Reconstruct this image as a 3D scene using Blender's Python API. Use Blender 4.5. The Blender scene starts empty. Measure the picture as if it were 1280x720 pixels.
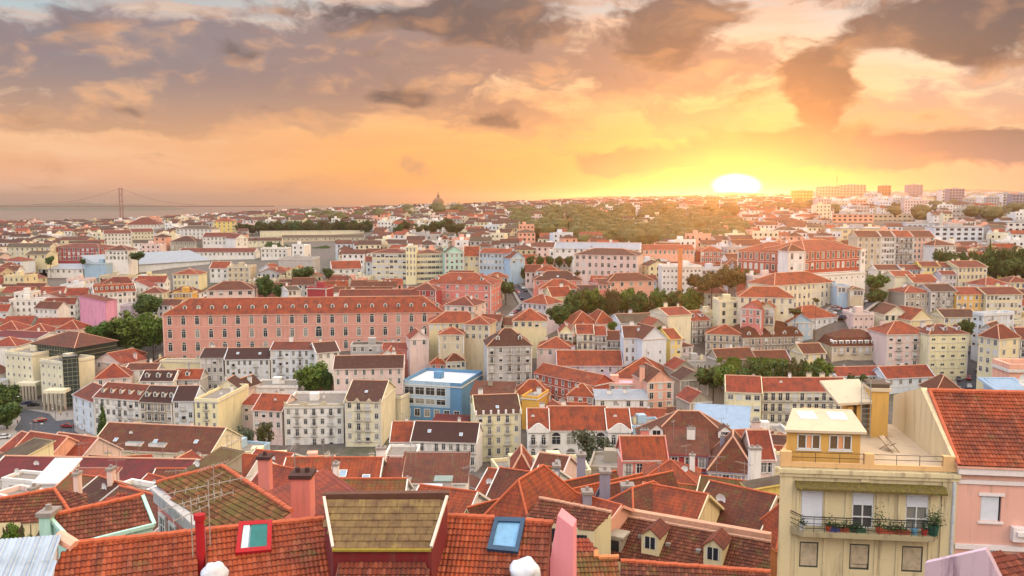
import bpy, bmesh, math, random
from mathutils import Vector, Matrix, noise as mnoise
R = math.radians
HAZE = 1.1e-4
sc = bpy.context.scene
COL = sc.collection
rnd = random.Random(7)

# ---------------------------------------------------------------- camera
F = 1100.0            # focal length in photo pixels (1280 wide)
CAMZ = 110.0          # eye height above the river
TH = math.atan(111.0 / F)
cam = bpy.data.cameras.new('camera'); camo = bpy.data.objects.new('camera', cam); COL.objects.link(camo)
camo.location = (0, 0, CAMZ); camo.rotation_euler = (R(90) - TH, 0, 0)
cam.sensor_width = 36; cam.lens = 36 * F / 1280; cam.clip_start = 0.5; cam.clip_end = 60000
sc.camera = camo
CT, ST = math.cos(TH), math.sin(TH)

def W(px, py, Y):
    """the point at depth Y seen at photo pixel px, py"""
    x, y = (px - 640) / F, (360 - py) / F
    t = Y / (CT + y * ST)
    return Vector((t * x, Y, CAMZ + t * (y * CT - ST)))
def ray(px, py):
    x, y = (px - 640) / F, (360 - py) / F
    return Vector((x, CT + y * ST, y * CT - ST))
def pix(p):
    z = p[2] - CAMZ
    d = p[1] * CT - z * ST
    return 640 + F * p[0] / d, 360 - F * (z * CT + p[1] * ST) / d

def lin(c):
    return tuple(((v / 255) / 12.92 if v / 255 <= .04045 else ((v / 255 + .055) / 1.055) ** 2.4) for v in c) + (1.0,)

# ---------------------------------------------------------------- sky, sun, exposure
SUN_AZ, SUN_EL = math.atan((920 - 640) / F), R(2.2)
world = bpy.data.worlds.new('World'); sc.world = world; world.use_nodes = True
nt = world.node_tree; nt.nodes.clear(); L = nt.links.new
def N(t, **kw):
    n = nt.nodes.new(t)
    for k, v in kw.items(): setattr(n, k, v)
    return n
def setin(s, v):
    if hasattr(v, 'is_output') or isinstance(v, bpy.types.NodeSocket): nt.links.new(v, s)
    else: s.default_value = v
def M_(op, a, b=0.0, c=0.0, clamp=False):
    n = N('ShaderNodeMath', operation=op); n.use_clamp = clamp
    setin(n.inputs[0], a); setin(n.inputs[1], b); setin(n.inputs[2], c); return n.outputs[0]
def V_(op, a, b=(0, 0, 0)):
    n = N('ShaderNodeVectorMath', operation=op); setin(n.inputs[0], a); setin(n.inputs[1], b)
    return n.outputs['Value'] if op == 'DOT_PRODUCT' else n.outputs[0]
def MR(v, a, b, c=0.0, d=1.0, smooth=True):
    n = N('ShaderNodeMapRange'); n.interpolation_type = 'SMOOTHSTEP' if smooth else 'LINEAR'
    setin(n.inputs[0], v); n.inputs[1].default_value = a; n.inputs[2].default_value = b; n.inputs[3].default_value = c; n.inputs[4].default_value = d
    return n.outputs[0]
def MX(f, a, b, mode='MIX'):
    n = N('ShaderNodeMix', data_type='RGBA', blend_type=mode); setin(n.inputs[0], f); setin(n.inputs[6], a); setin(n.inputs[7], b)
    return n.outputs[2]
def NZ(vec, scale, detail=4, rough=.55, dist=0.0, out=0):
    n = N('ShaderNodeTexNoise'); setin(n.inputs['Vector'], vec); n.inputs['Scale'].default_value = scale
    n.inputs['Detail'].default_value = detail; n.inputs['Roughness'].default_value = rough; n.inputs['Distortion'].default_value = dist
    return n.outputs[out]
def RAMP(v, stops):
    n = N('ShaderNodeValToRGB'); setin(n.inputs[0], v); e = n.color_ramp.elements
    while len(e) > 1: e.remove(e[-1])
    e[0].position = stops[0][0]; e[0].color = lin(stops[0][1])
    for p, c in stops[1:]:
        k = e.new(p); k.color = lin(c)
    return n.outputs[0]
tc = N('ShaderNodeTexCoord'); dirv = V_('NORMALIZE', tc.outputs['Generated'])
sx = N('ShaderNodeSeparateXYZ'); L(dirv, sx.inputs[0])
az = M_('MULTIPLY', M_('ARCTAN2', sx.outputs[0], sx.outputs[1]), 57.2958)
el = M_('MULTIPLY', M_('ARCSINE', sx.outputs[2]), 57.2958)
def ae(px, py):
    d = ray(px, py).normalized()
    return math.degrees(math.atan2(d.x, d.y)), math.degrees(math.asin(d.z))
cb = N('ShaderNodeCombineXYZ'); L(az, cb.inputs[0]); L(el, cb.inputs[1]); P0 = cb.outputs[0]
# domain warp
wn = NZ(V_('MULTIPLY', P0, (.16, .3, 1)), 1.0, 3, .55, 0, 1)
P1 = V_('ADD', P0, V_('MULTIPLY', V_('SUBTRACT', wn, (.5, .5, .5)), (4.0, 2.4, 0)))
n1 = NZ(V_('MULTIPLY', P1, (.17, .34, 1)), 1.0, 6, .52)                     # billows
n1s = NZ(V_('MULTIPLY', V_('ADD', P1, (.9, -.7, 0)), (.17, .34, 1)), 1.0, 4, .5)  # the same, a step towards the sun
n2 = NZ(V_('MULTIPLY', P1, (.07, .75, 1)), 1.0, 6, .6)                      # streaks
n3 = NZ(V_('MULTIPLY', P1, (.38, .8, 1)), 1.0, 7, .6)
relief = M_('SUBTRACT', n1, n1s)
elN = M_('DIVIDE', el, 14.0, clamp=True)
left = RAMP(elN, [(0, (240, 192, 166)), (.1, (248, 192, 152)), (.3, (246, 196, 150)), (.45, (240, 214, 182)), (.62, (206, 210, 206)), (.84, (160, 186, 198))])
mid = RAMP(elN, [(0, (252, 176, 88)), (.12, (254, 182, 100)), (.3, (248, 184, 120)), (.5, (244, 196, 152)), (.7, (230, 208, 188)), (.92, (176, 194, 204))])
right = RAMP(elN, [(0, (232, 176, 158)), (.12, (238, 184, 158)), (.3, (250, 214, 170)), (.5, (248, 226, 192)), (.72, (206, 212, 210)), (.95, (158, 184, 200))])
base = MX(MR(az, -26, -6), left, mid)
base = MX(MR(az, 15, 29), base, right)
st = MR(n2, .38, .62)
base = MX(M_('MULTIPLY', st, .45), base, MX(MR(az, 8, 22), lin((232, 160, 116)), lin((236, 176, 138))))
stc = M_('MULTIPLY', M_('MULTIPLY', MR(n2, .56, .7), MR(el, 2.5, 5)), M_('SUBTRACT', 1, MR(el, 9, 13)))
base = MX(M_('MULTIPLY', stc, .55), base, lin((255, 232, 186)))
sa, se = ae(920, 232)
def glow(rx, ry):
    d = V_('MULTIPLY', V_('SUBTRACT', P0, (sa, se, 0)), (1 / rx, 1 / ry, 0))
    return M_('POWER', 2.71828, M_('MULTIPLY', M_('POWER', V_('DOT_PRODUCT', d, d), .5), -1))
gw = M_('MULTIPLY', glow(12, 5.5), .6, clamp=True)
base = MX(gw, base, lin((255, 172, 84)))
def blobs(lst):
    tot = None
    for (px, py, rx, ry, w) in lst:
        a, e = ae(px, py)
        d = V_('MULTIPLY', V_('SUBTRACT', P1, (a, e, 0)), (1 / (rx / 19.2), 1 / (ry / 19.2), 0))
        g = M_('MULTIPLY', M_('POWER', 2.71828, M_('MULTIPLY', V_('DOT_PRODUCT', d, d), -1)), w)
        tot = g if tot is None else M_('ADD', tot, g)
    return tot
mauve = blobs([(60, 75, 170, 38, .9), (240, 90, 190, 42, 1.0), (420, 60, 150, 42, .8), (330, 115, 120, 34, .8), (500, 118, 75, 24, 1.0),
               (560, 60, 130, 40, .7), (140, 138, 55, 12, .8), (60, 152, 120, 10, .7), (260, 152, 120, 14, .5), (760, 70, 130, 40, .8), (900, 80, 90, 34, .7),
               (620, 146, 55, 18, .75), (1010, 165, 160, 22, .7), (1180, 150, 120, 30, .6), (1230, 95, 100, 30, .5), (700, 150, 140, 26, .4), (880, 150, 60, 16, .5)])
dark = blobs([(625, 22, 120, 36, .95), (560, 12, 60, 18, .5), (845, 36, 55, 48, .9), (905, 18, 60, 26, .6), (1020, 100, 48, 34, 1.3), (1018, 145, 30, 24, 1.0), (1200, 26, 105, 34, 1.25),
              (1260, 10, 60, 30, .8), (800, 204, 80, 14, 1.2), (930, 186, 90, 18, 1.0), (1080, 188, 150, 18, 1.0), (1235, 180, 90, 20, .95), (420, 10, 90, 14, .5), (500, 122, 55, 14, .8), (615, 148, 46, 13, .75), (140, 138, 50, 9, .6), (300, 60, 130, 14, .35), (1135, 62, 40, 20, .3), (940, 130, 22, 30, .35)])
am = MR(M_('ADD', M_('ADD', mauve, M_('MULTIPLY', M_('SUBTRACT', n1, .5), 2.2)), M_('MULTIPLY', M_('SUBTRACT', n3, .5), 1.5)), .12, .62)
ad = MR(M_('ADD', M_('ADD', dark, M_('MULTIPLY', M_('SUBTRACT', n1, .5), 2.0)), M_('MULTIPLY', M_('SUBTRACT', n3, .5), 1.2)), .22, .75)
lit = MR(M_('ADD', relief, M_('MULTIPLY', M_('SUBTRACT', n3, .5), .3)), -.02, .2)
cm = MX(MR(az, -22, 2), lin((128, 112, 120)), lin((140, 112, 110)))
cm = MX(MR(az, 14, 26), cm, lin((176, 152, 152)))
cm = MX(M_('SUBTRACT', .75, MR(el, 2, 8, 0, .75)), cm, lin((240, 176, 122)))
cm = MX(M_('MULTIPLY', lit, .7), cm, lin((246, 180, 128)))
cm = MX(M_('MULTIPLY', gw, .55), cm, lin((226, 138, 72)))
col = MX(M_('MULTIPLY', am, .88), base, cm)
cd = MX(MR(az, 4, 18), lin((88, 78, 84)), lin((60, 58, 74)))
cd = MX(M_('MULTIPLY', M_('SUBTRACT', 1, MR(el, 1.5, 6)), .6), cd, MX(MR(az, 15, 24), lin((196, 150, 122)), lin((150, 138, 148))))
cd = MX(M_('MULTIPLY', lit, .4), cd, lin((222, 158, 112)))
cd = MX(M_('MULTIPLY', gw, .45), cd, lin((206, 120, 62)))
col = MX(M_('MULTIPLY', ad, .93), col, cd)
# glow round the sun
col = MX(M_('MULTIPLY', glow(4.2, 1.7), .35, clamp=True), col, lin((255, 168, 44)))
col = MX(M_('MULTIPLY', glow(1.7, .85), .95, clamp=True), col, lin((255, 222, 96)))
dd = V_('MULTIPLY', V_('SUBTRACT', V_('ADD', P0, V_('MULTIPLY', V_('SUBTRACT', wn, (.5, .5, .5)), (1.0, .5, 0))), (sa, se, 0)), (1 / 1.3, 1 / .66, 0))
disc = M_('POWER', MR(V_('DOT_PRODUCT', dd, dd), 2.2, .0), 2.2)
front = MR(sx.outputs[1], .05, .6)
# the rest of the sky: pale, evenly clouded
pale = MX(MR(el, 0, 50), lin((240, 228, 214)), lin((232, 234, 236)))
pale = MX(M_('MULTIPLY', MR(n1, .4, .7), .35), pale, lin((214, 208, 206)))
up = MR(el, 15, 32)
side = MR(el, 2, 34, .22, 1.0)
warm = M_('MULTIPLY', MR(az, 25, 60), M_('SUBTRACT', 1, MR(az, 110, 165))); cool = M_('MULTIPLY', MR(az, -25, -60), M_('SUBTRACT', 1, MR(az, -110, -165)))
low_ = M_('SUBTRACT', 1, MR(el, 35, 70))
pale = MX(M_('MULTIPLY', warm, low_), pale, (1.15, .82, .5, 1)); pale = MX(M_('MULTIPLY', cool, low_), pale, (.42, .52, .72, 1))
pale = V_('MULTIPLY', pale, MX(MR(el, 42, 72), (1, 1, 1, 1), (.62, .62, .64, 1)))
pale = V_('MULTIPLY', pale, MX(side, (0, 0, 0, 1), (1, 1, 1, 1)))
vis = MX(M_('MULTIPLY', front, M_('SUBTRACT', 1, up)), V_('MULTIPLY', pale, (3.15, 3.08, 3.02)), col)
nish = N('ShaderNodeTexSky', sky_type='NISHITA'); nish.sun_disc = False; nish.sun_elevation = SUN_EL; nish.sun_rotation = SUN_AZ; nish.air_density = 1; nish.dust_density = 2
tot = V_('ADD', vis, V_('MULTIPLY', nish.outputs[0], (.012, .012, .012)))
tot = V_('ADD', tot, V_('MULTIPLY', disc, (9.0, 7.5, 4.5)))
bgn = N('ShaderNodeBackground'); L(tot, bgn.inputs[0]); bgn.inputs[1].default_value = .95
wo = N('ShaderNodeOutputWorld'); L(bgn.outputs[0], wo.inputs[0])
world.cycles.sampling_method = 'MANUAL'; world.cycles.sample_map_resolution = 1024

sun = bpy.data.lights.new('sun', 'SUN'); suno = bpy.data.objects.new('sun', sun); COL.objects.link(suno)
sun.energy = 1.2; sun.angle = R(.6); sun.color = (1.0, .36, .09)
sd = Vector((math.sin(SUN_AZ) * math.cos(SUN_EL), math.cos(SUN_AZ) * math.cos(SUN_EL), math.sin(SUN_EL)))
suno.rotation_euler = sd.to_track_quat('Z', 'Y').to_euler()
sc.view_settings.view_transform = 'Standard'; sc.view_settings.look = 'None'; sc.view_settings.gamma = 1
sc.view_settings.exposure = 0.14; sc.view_settings.use_curve_mapping = False
sc.cycles.use_denoising = True
sc.cycles.max_bounces = 4; sc.cycles.diffuse_bounces = 1; sc.cycles.volume_bounces = 0; sc.cycles.transparent_max_bounces = 6
sc.cycles.sample_clamp_indirect = 4

# ---------------------------------------------------------------- materials
MATS = {}
def newmat(name):
    m = bpy.data.materials.new(name); m.use_nodes = True
    t = m.node_tree; b = t.nodes['Principled BSDF']; return m, t, b
def mnode(t, ty, **kw):
    n = t.nodes.new(ty)
    for k, v in kw.items(): setattr(n, k, v)
    return n
def mmix(t, f, a, b, mode='MIX'):
    n = mnode(t, 'ShaderNodeMix', data_type='RGBA', blend_type=mode)
    for s, v in ((n.inputs[0], f), (n.inputs[6], a), (n.inputs[7], b)):
        if isinstance(v, bpy.types.NodeSocket): t.links.new(v, s)
        else: s.default_value = v
    return n.outputs[2]
def mnoise_(t, vec, scale, detail=4, rough=.6, out=0):
    n = mnode(t, 'ShaderNodeTexNoise'); t.links.new(vec, n.inputs['Vector']); n.inputs['Scale'].default_value = scale
    n.inputs['Detail'].default_value = detail; n.inputs['Roughness'].default_value = rough; return n.outputs[out]
def mmap(t, v, a, b, c=0, d=1):
    n = mnode(t, 'ShaderNodeMapRange'); n.interpolation_type = 'SMOOTHSTEP'; t.links.new(v, n.inputs[0])
    for i, x in enumerate((a, b, c, d)): n.inputs[i + 1].default_value = x
    return n.outputs[0]
def mscale(t, vec, s):
    n = mnode(t, 'ShaderNodeVectorMath', operation='MULTIPLY'); t.links.new(vec, n.inputs[0]); n.inputs[1].default_value = s; return n.outputs[0]
def plaster(name, rgb, dirt=.35, rough=.85, dcol=(104, 92, 80)):
    if name in MATS: return MATS[name]
    m, t, b = newmat(name); g = mnode(t, 'ShaderNodeNewGeometry'); pos = g.outputs['Position']
    c = lin(rgb)
    big = mnoise_(t, mscale(t, pos, (.18, .18, .08)), 1, 4)
    run = mnoise_(t, mscale(t, pos, (1.6, 1.6, .16)), 1, 5, .65)
    fine = mnoise_(t, pos, 6, 5, .7)
    x = mmix(t, mmap(t, big, .35, .7, 0, .6), c, tuple(v * .82 for v in c[:3]) + (1,))
    x = mmix(t, mmap(t, run, .5, .78, 0, dirt), x, lin(dcol))
    x = mmix(t, mmap(t, fine, .55, .8, 0, dirt * .45), x, lin(dcol))
    t.links.new(x, b.inputs['Base Color']); b.inputs['Roughness'].default_value = rough
    bp = mnode(t, 'ShaderNodeBump'); bp.inputs['Strength'].default_value = .25; bp.inputs['Distance'].default_value = .02
    t.links.new(fine, bp.inputs['Height']); t.links.new(bp.outputs[0], b.inputs['Normal'])
    MATS[name] = m; return m
def tile(name, rgb, alt, moss=.15, mossrgb=(96, 84, 34), dark=(70, 34, 24), near=False):
    """roof tiles: UV is in metres (u along the eave, v up the slope)"""
    if name in MATS: return MATS[name]
    m, t, b = newmat(name)
    uv = mnode(t, 'ShaderNodeTexCoord').outputs['UV']; g = mnode(t, 'ShaderNodeNewGeometry').outputs['Position']
    fl = mnode(t, 'ShaderNodeVectorMath', operation='FLOOR'); t.links.new(mscale(t, uv, (1 / .21, 1 / .35, 1)), fl.inputs[0])
    wn_ = mnode(t, 'ShaderNodeTexWhiteNoise', noise_dimensions='2D'); t.links.new(fl.outputs[0], wn_.inputs['Vector'])
    x = mmix(t, mmap(t, wn_.outputs[0], 0, 1, 0, .45), lin(rgb), lin(alt))
    big = mnoise_(t, mscale(t, g, (.35, .35, .35)), 1, 5, .65)
    x = mmix(t, mmap(t, big, .4, .7, 0, .65), x, lin(dark))
    run = mnoise_(t, mscale(t, uv, (1.3, .22, 1)), 1, 5, .65)
    x = mmix(t, mmap(t, run, .45, .72, 0, .6), x, lin(dark))
    ms = mnoise_(t, mscale(t, g, (.9, .9, .9)), 1, 6, .7)
    x = mmix(t, mmap(t, ms, .62 - moss * .5, .8 - moss * .4, 0, .85 if moss > .1 else .3), x, lin(mossrgb))
    if near:       # shade in the channels and under each lip, painted into the tile colour
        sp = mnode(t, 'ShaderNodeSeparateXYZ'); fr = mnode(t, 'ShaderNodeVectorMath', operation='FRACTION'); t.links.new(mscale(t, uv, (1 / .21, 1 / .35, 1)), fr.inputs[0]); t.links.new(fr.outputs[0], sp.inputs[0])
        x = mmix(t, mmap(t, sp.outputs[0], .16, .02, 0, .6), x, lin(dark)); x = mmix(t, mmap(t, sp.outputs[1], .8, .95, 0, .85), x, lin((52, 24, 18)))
        w3 = mnode(t, 'ShaderNodeTexWhiteNoise', noise_dimensions='2D'); t.links.new(mscale(t, fl.outputs[0], (1.7, 3.1, 1)), w3.inputs['Vector']); x = mmix(t, mmap(t, w3.outputs[0], .6, 1, 0, .16), x, lin((222, 136, 100)))
    if not near:   # cover joints and rows read as thin darker lines
        br = mnode(t, 'ShaderNodeTexBrick'); br.offset = 0; br.inputs['Scale'].default_value = 1
        br.inputs['Brick Width'].default_value = .48; br.inputs['Row Height'].default_value = .38; br.inputs['Mortar Size'].default_value = .035
        br.inputs['Color1'].default_value = (1, 1, 1, 1); br.inputs['Color2'].default_value = (.86, .86, .86, 1); br.inputs['Mortar'].default_value = (.5, .5, .5, 1)
        t.links.new(uv, br.inputs['Vector'])
        x = mmix(t, .8, x, br.outputs[0], 'MULTIPLY')
        bp = mnode(t, 'ShaderNodeBump'); bp.inputs['Strength'].default_value = .5; bp.inputs['Distance'].default_value = .05
        t.links.new(br.outputs[1], bp.inputs['Height']); bp.invert = True; t.links.new(bp.outputs[0], b.inputs['Normal'])
    t.links.new(x, b.inputs['Base Color']); b.inputs['Roughness'].default_value = .8
    MATS[name] = m; return m
def plain(name, rgb, rough=.6, metal=0.0, noise=.25, scale=3, emit=None, spec=.5):
    if name in MATS: return MATS[name]
    m, t, b = newmat(name); g = mnode(t, 'ShaderNodeNewGeometry').outputs['Position']
    n = mnoise_(t, g, scale, 5, .65); c = lin(rgb)
    t.links.new(mmix(t, mmap(t, n, .35, .75, 0, noise * 2), c, tuple(v * .55 for v in c[:3]) + (1,)), b.inputs['Base Color'])
    b.inputs['Roughness'].default_value = rough; b.inputs['Metallic'].default_value = metal; b.inputs['Specular IOR Level'].default_value = spec
    MATS[name] = m; return m
def sheetmetal(name, rgb, alt, rough=.5):
    """corrugated or seamed sheet, ribs run up the slope"""
    m, t, b = newmat(name); uv = mnode(t, 'ShaderNodeTexCoord').outputs['UV']; g = mnode(t, 'ShaderNodeNewGeometry').outputs['Position']
    n = mnoise_(t, g, .6, 6, .7); n2_ = mnoise_(t, mscale(t, uv, (3, .3, 1)), 1, 4)
    x = mmix(t, mmap(t, n, .4, .75, 0, .8), lin(rgb), lin(alt)); x = mmix(t, mmap(t, n2_, .5, .8, 0, .4), x, lin(alt))
    t.links.new(x, b.inputs['Base Color']); b.inputs['Roughness'].default_value = rough; b.inputs['Metallic'].default_value = .15
    wv = mnode(t, 'ShaderNodeTexWave'); wv.inputs['Scale'].default_value = 1.3; t.links.new(uv, wv.inputs['Vector'])
    bp = mnode(t, 'ShaderNodeBump'); bp.inputs['Distance'].default_value = .04; t.links.new(wv.outputs[1], bp.inputs['Height']); t.links.new(bp.outputs[0], b.inputs['Normal'])
    MATS[name] = m; return m

WALL = dict(
    white=(238, 232, 224), bluewhite=(216, 222, 228), cream=(228, 212, 168), palecream=(232, 222, 190), beige=(206, 190, 160), grey=(186, 182, 178), stone=(172, 160, 142),
    pink=(228, 158, 150), rose=(218, 132, 120), palepink=(228, 200, 190), hotpink=(224, 154, 182), lilac=(206, 192, 204), salmon=(238, 176, 150), crimson=(168, 62, 66), brick=(176, 84, 64),
    yellow=(240, 212, 116), butter=(236, 224, 180), ochre=(226, 172, 78), orange=(224, 142, 88), mint=(182, 224, 206), teal=(96, 186, 190), blue=(98, 144, 180), skyblue=(172, 198, 216), brown=(140, 108, 80),
    hospital=(214, 154, 138), lavgrey=(150, 146, 160), darkred=(120, 26, 28), red=(178, 24, 34))
def wm(k): return plaster('plaster_' + k, WALL[k], .65 if k in ('stone', 'grey', 'beige', 'brown') else .48)
TILE = dict(orange=((163, 70, 27), (132, 51, 20), .14), red=((128, 52, 24), (101, 39, 20), .14), rust=((113, 52, 25), (89, 39, 22), .24), brown=((85, 40, 22), (65, 29, 18), .22), dark=((65, 29, 19), (50, 22, 17), .1),
            moss=((109, 63, 22), (91, 54, 18), .5), crimson=((119, 31, 32), (94, 25, 25), .06), coral=((156, 63, 30), (132, 47, 25), .08), grey=((93, 81, 59), (75, 63, 47), .2), ochre=((141, 74, 24), (117, 60, 20), .4))
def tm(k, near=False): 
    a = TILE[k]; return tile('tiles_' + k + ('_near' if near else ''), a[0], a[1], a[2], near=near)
GLASS, tg, bg_ = newmat('window_glass'); bg_.inputs['Base Color'].default_value = (.022, .026, .034, 1); bg_.inputs['Roughness'].default_value = .12
_oi = mnode(tg, 'ShaderNodeObjectInfo'); tg.links.new(mmix(tg, mmap(tg, _oi.outputs['Random'], .62, .9), (.02, .024, .032, 1), (.3, .28, .24, 1)), bg_.inputs['Base Color'])
SHUT = plain('white_shutter', (214, 212, 208), .5)
FRAME = plain('white_frame', (228, 226, 220), .5, noise=.1)
GREENSH = plain('green_shutter', (44, 92, 74), .5)
STONE = plain('stone_trim', (222, 214, 202), .8)
IRON = plain('dark_iron', (38, 38, 40), .5)
MORTAR = plain('mortar', (212, 160, 130), .9)
CAPR = plain('terracotta_caps', (196, 100, 64), .85)
CAP = plain('chimney_cap', (150, 140, 132), .9)
ASPH = plain('asphalt', (66, 68, 76), .85, noise=.3, scale=.4)
PAINT = plain('road_paint', (220, 220, 218), .7)
PAVE = plain('pale_paving', (150, 142, 134), .9, scale=.5)
DECK = plain('roof_deck', (140, 130, 120), .9, scale=.8)

# ---------------------------------------------------------------- mesh building
class MB:
    def __init__(s): s.v = []; s.f = []; s.m = []; s.uv = []
    def quad(s, pts, mat=0, uv=None):
        i = len(s.v); s.v += [tuple(p) for p in pts]; s.f.append(tuple(range(i, i + len(pts)))); s.m.append(mat)
        if uv is None:
            a = Vector(pts[0]); e1 = (Vector(pts[1]) - a); n = e1.cross(Vector(pts[2]) - a)
            if n.length < 1e-9: n = Vector((0, 0, 1))
            n.normalize(); hu = Vector((0, 0, 1)).cross(n)
            if hu.length < 1e-4: hu = Vector((1, 0, 0))
            hu.normalize(); hv = n.cross(hu)
            uv = [((Vector(p)).dot(hu), (Vector(p)).dot(hv)) for p in pts]
        s.uv += uv
    def box(s, x0, x1, y0, y1, z0, z1, mat=0, top=None, skip=''):
        p = [(x0, y0, z0), (x1, y0, z0), (x1, y1, z0), (x0, y1, z0), (x0, y0, z1), (x1, y0, z1), (x1, y1, z1), (x0, y1, z1)]
        for k, q in (('f', (0, 1, 5, 4)), ('r', (1, 2, 6, 5)), ('k', (2, 3, 7, 6)), ('l', (3, 0, 4, 7)), ('t', (4, 5, 6, 7)), ('b', (3, 2, 1, 0))):
            if k not in skip: s.quad([p[i] for i in q], top if (k == 't' and top is not None) else mat)
    def slab(s, faces, t, mat=0, edge=None):
        """sheet of faces (top side) thickened downwards by t"""
        from collections import Counter
        key = lambda p: (round(p[0], 3), round(p[1], 3), round(p[2], 3))
        ed = Counter()
        for f in faces:
            for a, b in zip(f, f[1:] + f[:1]): ed[(key(a), key(b))] += 1
        for f in faces:
            s.quad(f, mat); s.quad([(p[0], p[1], p[2] - t) for p in reversed(f)], edge if edge is not None else mat)
            for a, b in zip(f, f[1:] + f[:1]):
                if (key(b), key(a)) not in ed:
                    s.quad([b, a, (a[0], a[1], a[2] - t), (b[0], b[1], b[2] - t)], edge if edge is not None else mat)
    def bar(s, a, b, r, mat=0, n=4, up=None):
        a, b = Vector(a), Vector(b); d = (b - a)
        if d.length < 1e-6: return
        d.normalize(); q = Vector((0, 0, 1)) if abs(d.z) < .9 else Vector((1, 0, 0))
        u = d.cross(q).normalized(); w = u.cross(d)
        off = [(u * math.cos(2 * math.pi * (i + .5) / n) + w * math.sin(2 * math.pi * (i + .5) / n)) * r for i in range(n)]
        for i in range(n):
            j = (i + 1) % n; s.quad([a + off[i], a + off[j], b + off[j], b + off[i]], mat)
        s.quad([a + o for o in reversed(off)], mat); s.quad([b + o for o in off], mat)
    def mesh(s, name, mats):
        me = bpy.data.meshes.new(name); me.from_pydata(s.v, [], s.f)
        for m in mats: me.materials.append(m)
        me.polygons.foreach_set('material_index', s.m)
        ul = me.uv_layers.new(name='UVMap'); flat = [c for p in s.uv for c in p]
        ul.data.foreach_set('uv', flat); me.update(); return me
    def build(s, name, mats, parent=None, loc=(0, 0, 0), rz=0):
        return place(name, s.mesh(name, mats if isinstance(mats, (list, tuple)) else [mats]), parent, loc, rz)
def place(name, me, parent=None, loc=(0, 0, 0), rz=0, scale=None):
    o = bpy.data.objects.new(name, me); COL.objects.link(o); o.location = loc; o.rotation_euler = (0, 0, rz)
    if scale: o.scale = scale
    if parent is not None: o.parent = parent
    return o
def thing(name, label, cat, loc=(0, 0, 0), rz=0, group=None, me=None):
    o = bpy.data.objects.new(name, me); COL.objects.link(o); o.location = loc; o.rotation_euler = (0, 0, rz)
    o['label'] = label; o['category'] = cat
    if group: o['group'] = group
    return o
def tag(o, label, cat, group=None):
    o['label'] = label; o['category'] = cat
    if group: o['group'] = group
    return o
def setting(o, kind='structure'): o['kind'] = kind; return o
_cache = {}
def cached(key, fn):
    if key not in _cache: _cache[key] = fn()
    return _cache[key]

# ---------------------------------------------------------------- terrain (heights relative to the eye)
TC = [-300, 100, 350, 500, 640, 760, 900, 1050, 1250, 1600]
TT = [(-200, [-13] * 10), (0, [-14] * 10), (30, [-24] * 10), (60, [-36] * 9 + [-34]), (100, [-50, -50, -50, -48, -48, -48, -48, -48, -46, -44]),
      (150, [-64, -64, -63, -62, -60, -60, -60, -60, -58, -56]), (200, [-74, -74, -73, -72, -70, -70, -70, -70, -68, -66]),
      (260, [-80, -81, -81, -80, -80, -79, -78, -76, -74, -72]), (310, [-80, -81, -81, -80, -76, -76, -75, -72, -71, -70]),
      (335, [-80, -79, -75, -73, -71, -70, -69, -64, -67, -67]), (360, [-80, -78, -68, -67, -64, -63, -58, -50, -61, -62]), (385, [-73, -72, -66, -61, -58, -57, -54, -43, -54, -56]), (420, [-66, -66, -62, -57, -53, -52, -49, -41, -48, -50]),
      (480, [-55, -54, -53, -47, -45, -41, -40, -38, -41, -43]), (600, [-49, -48, -45, -42, -40, -38, -37, -36, -37, -37]),
      (800, [-44, -44, -40, -38, -34, -31, -29, -30, -31, -31]), (1100, [-42, -41, -31, -25, -21, -18, -18, -20, -22, -22]),
      (1500, [-57, -53, -33, -25, -19, -15, -13, -13, -17, -17]), (2200, [-118, -118, -70, -42, -25, -13, -8, -5, -9, -10]),
      (3000, [-118, -118, -118, -70, -30, -8, 0, 5, 2, 0]), (4500, [-118, -118, -118, -118, -50, -2, 10, 16, 14, 12]), (7000, [-118, -118, -118, -118, -80, -20, 10, 20, 20, 16])]
def Trel(X, Y):
    px = 640 + F * X / max(Y, 60)
    i = 0
    while i < len(TC) - 2 and px > TC[i + 1]: i += 1
    fx = min(1, max(0, (px - TC[i]) / (TC[i + 1] - TC[i])))
    j = 0
    while j < len(TT) - 2 and Y > TT[j + 1][0]: j += 1
    fy = min(1, max(0, (Y - TT[j][0]) / (TT[j + 1][0] - TT[j][0])))
    a, b = TT[j][1], TT[j + 1][1]
    return (a[i] * (1 - fx) + a[i + 1] * fx) * (1 - fy) + (b[i] * (1 - fx) + b[i + 1] * fx) * fy
def T(X, Y): return CAMZ + Trel(X, Y)

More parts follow.
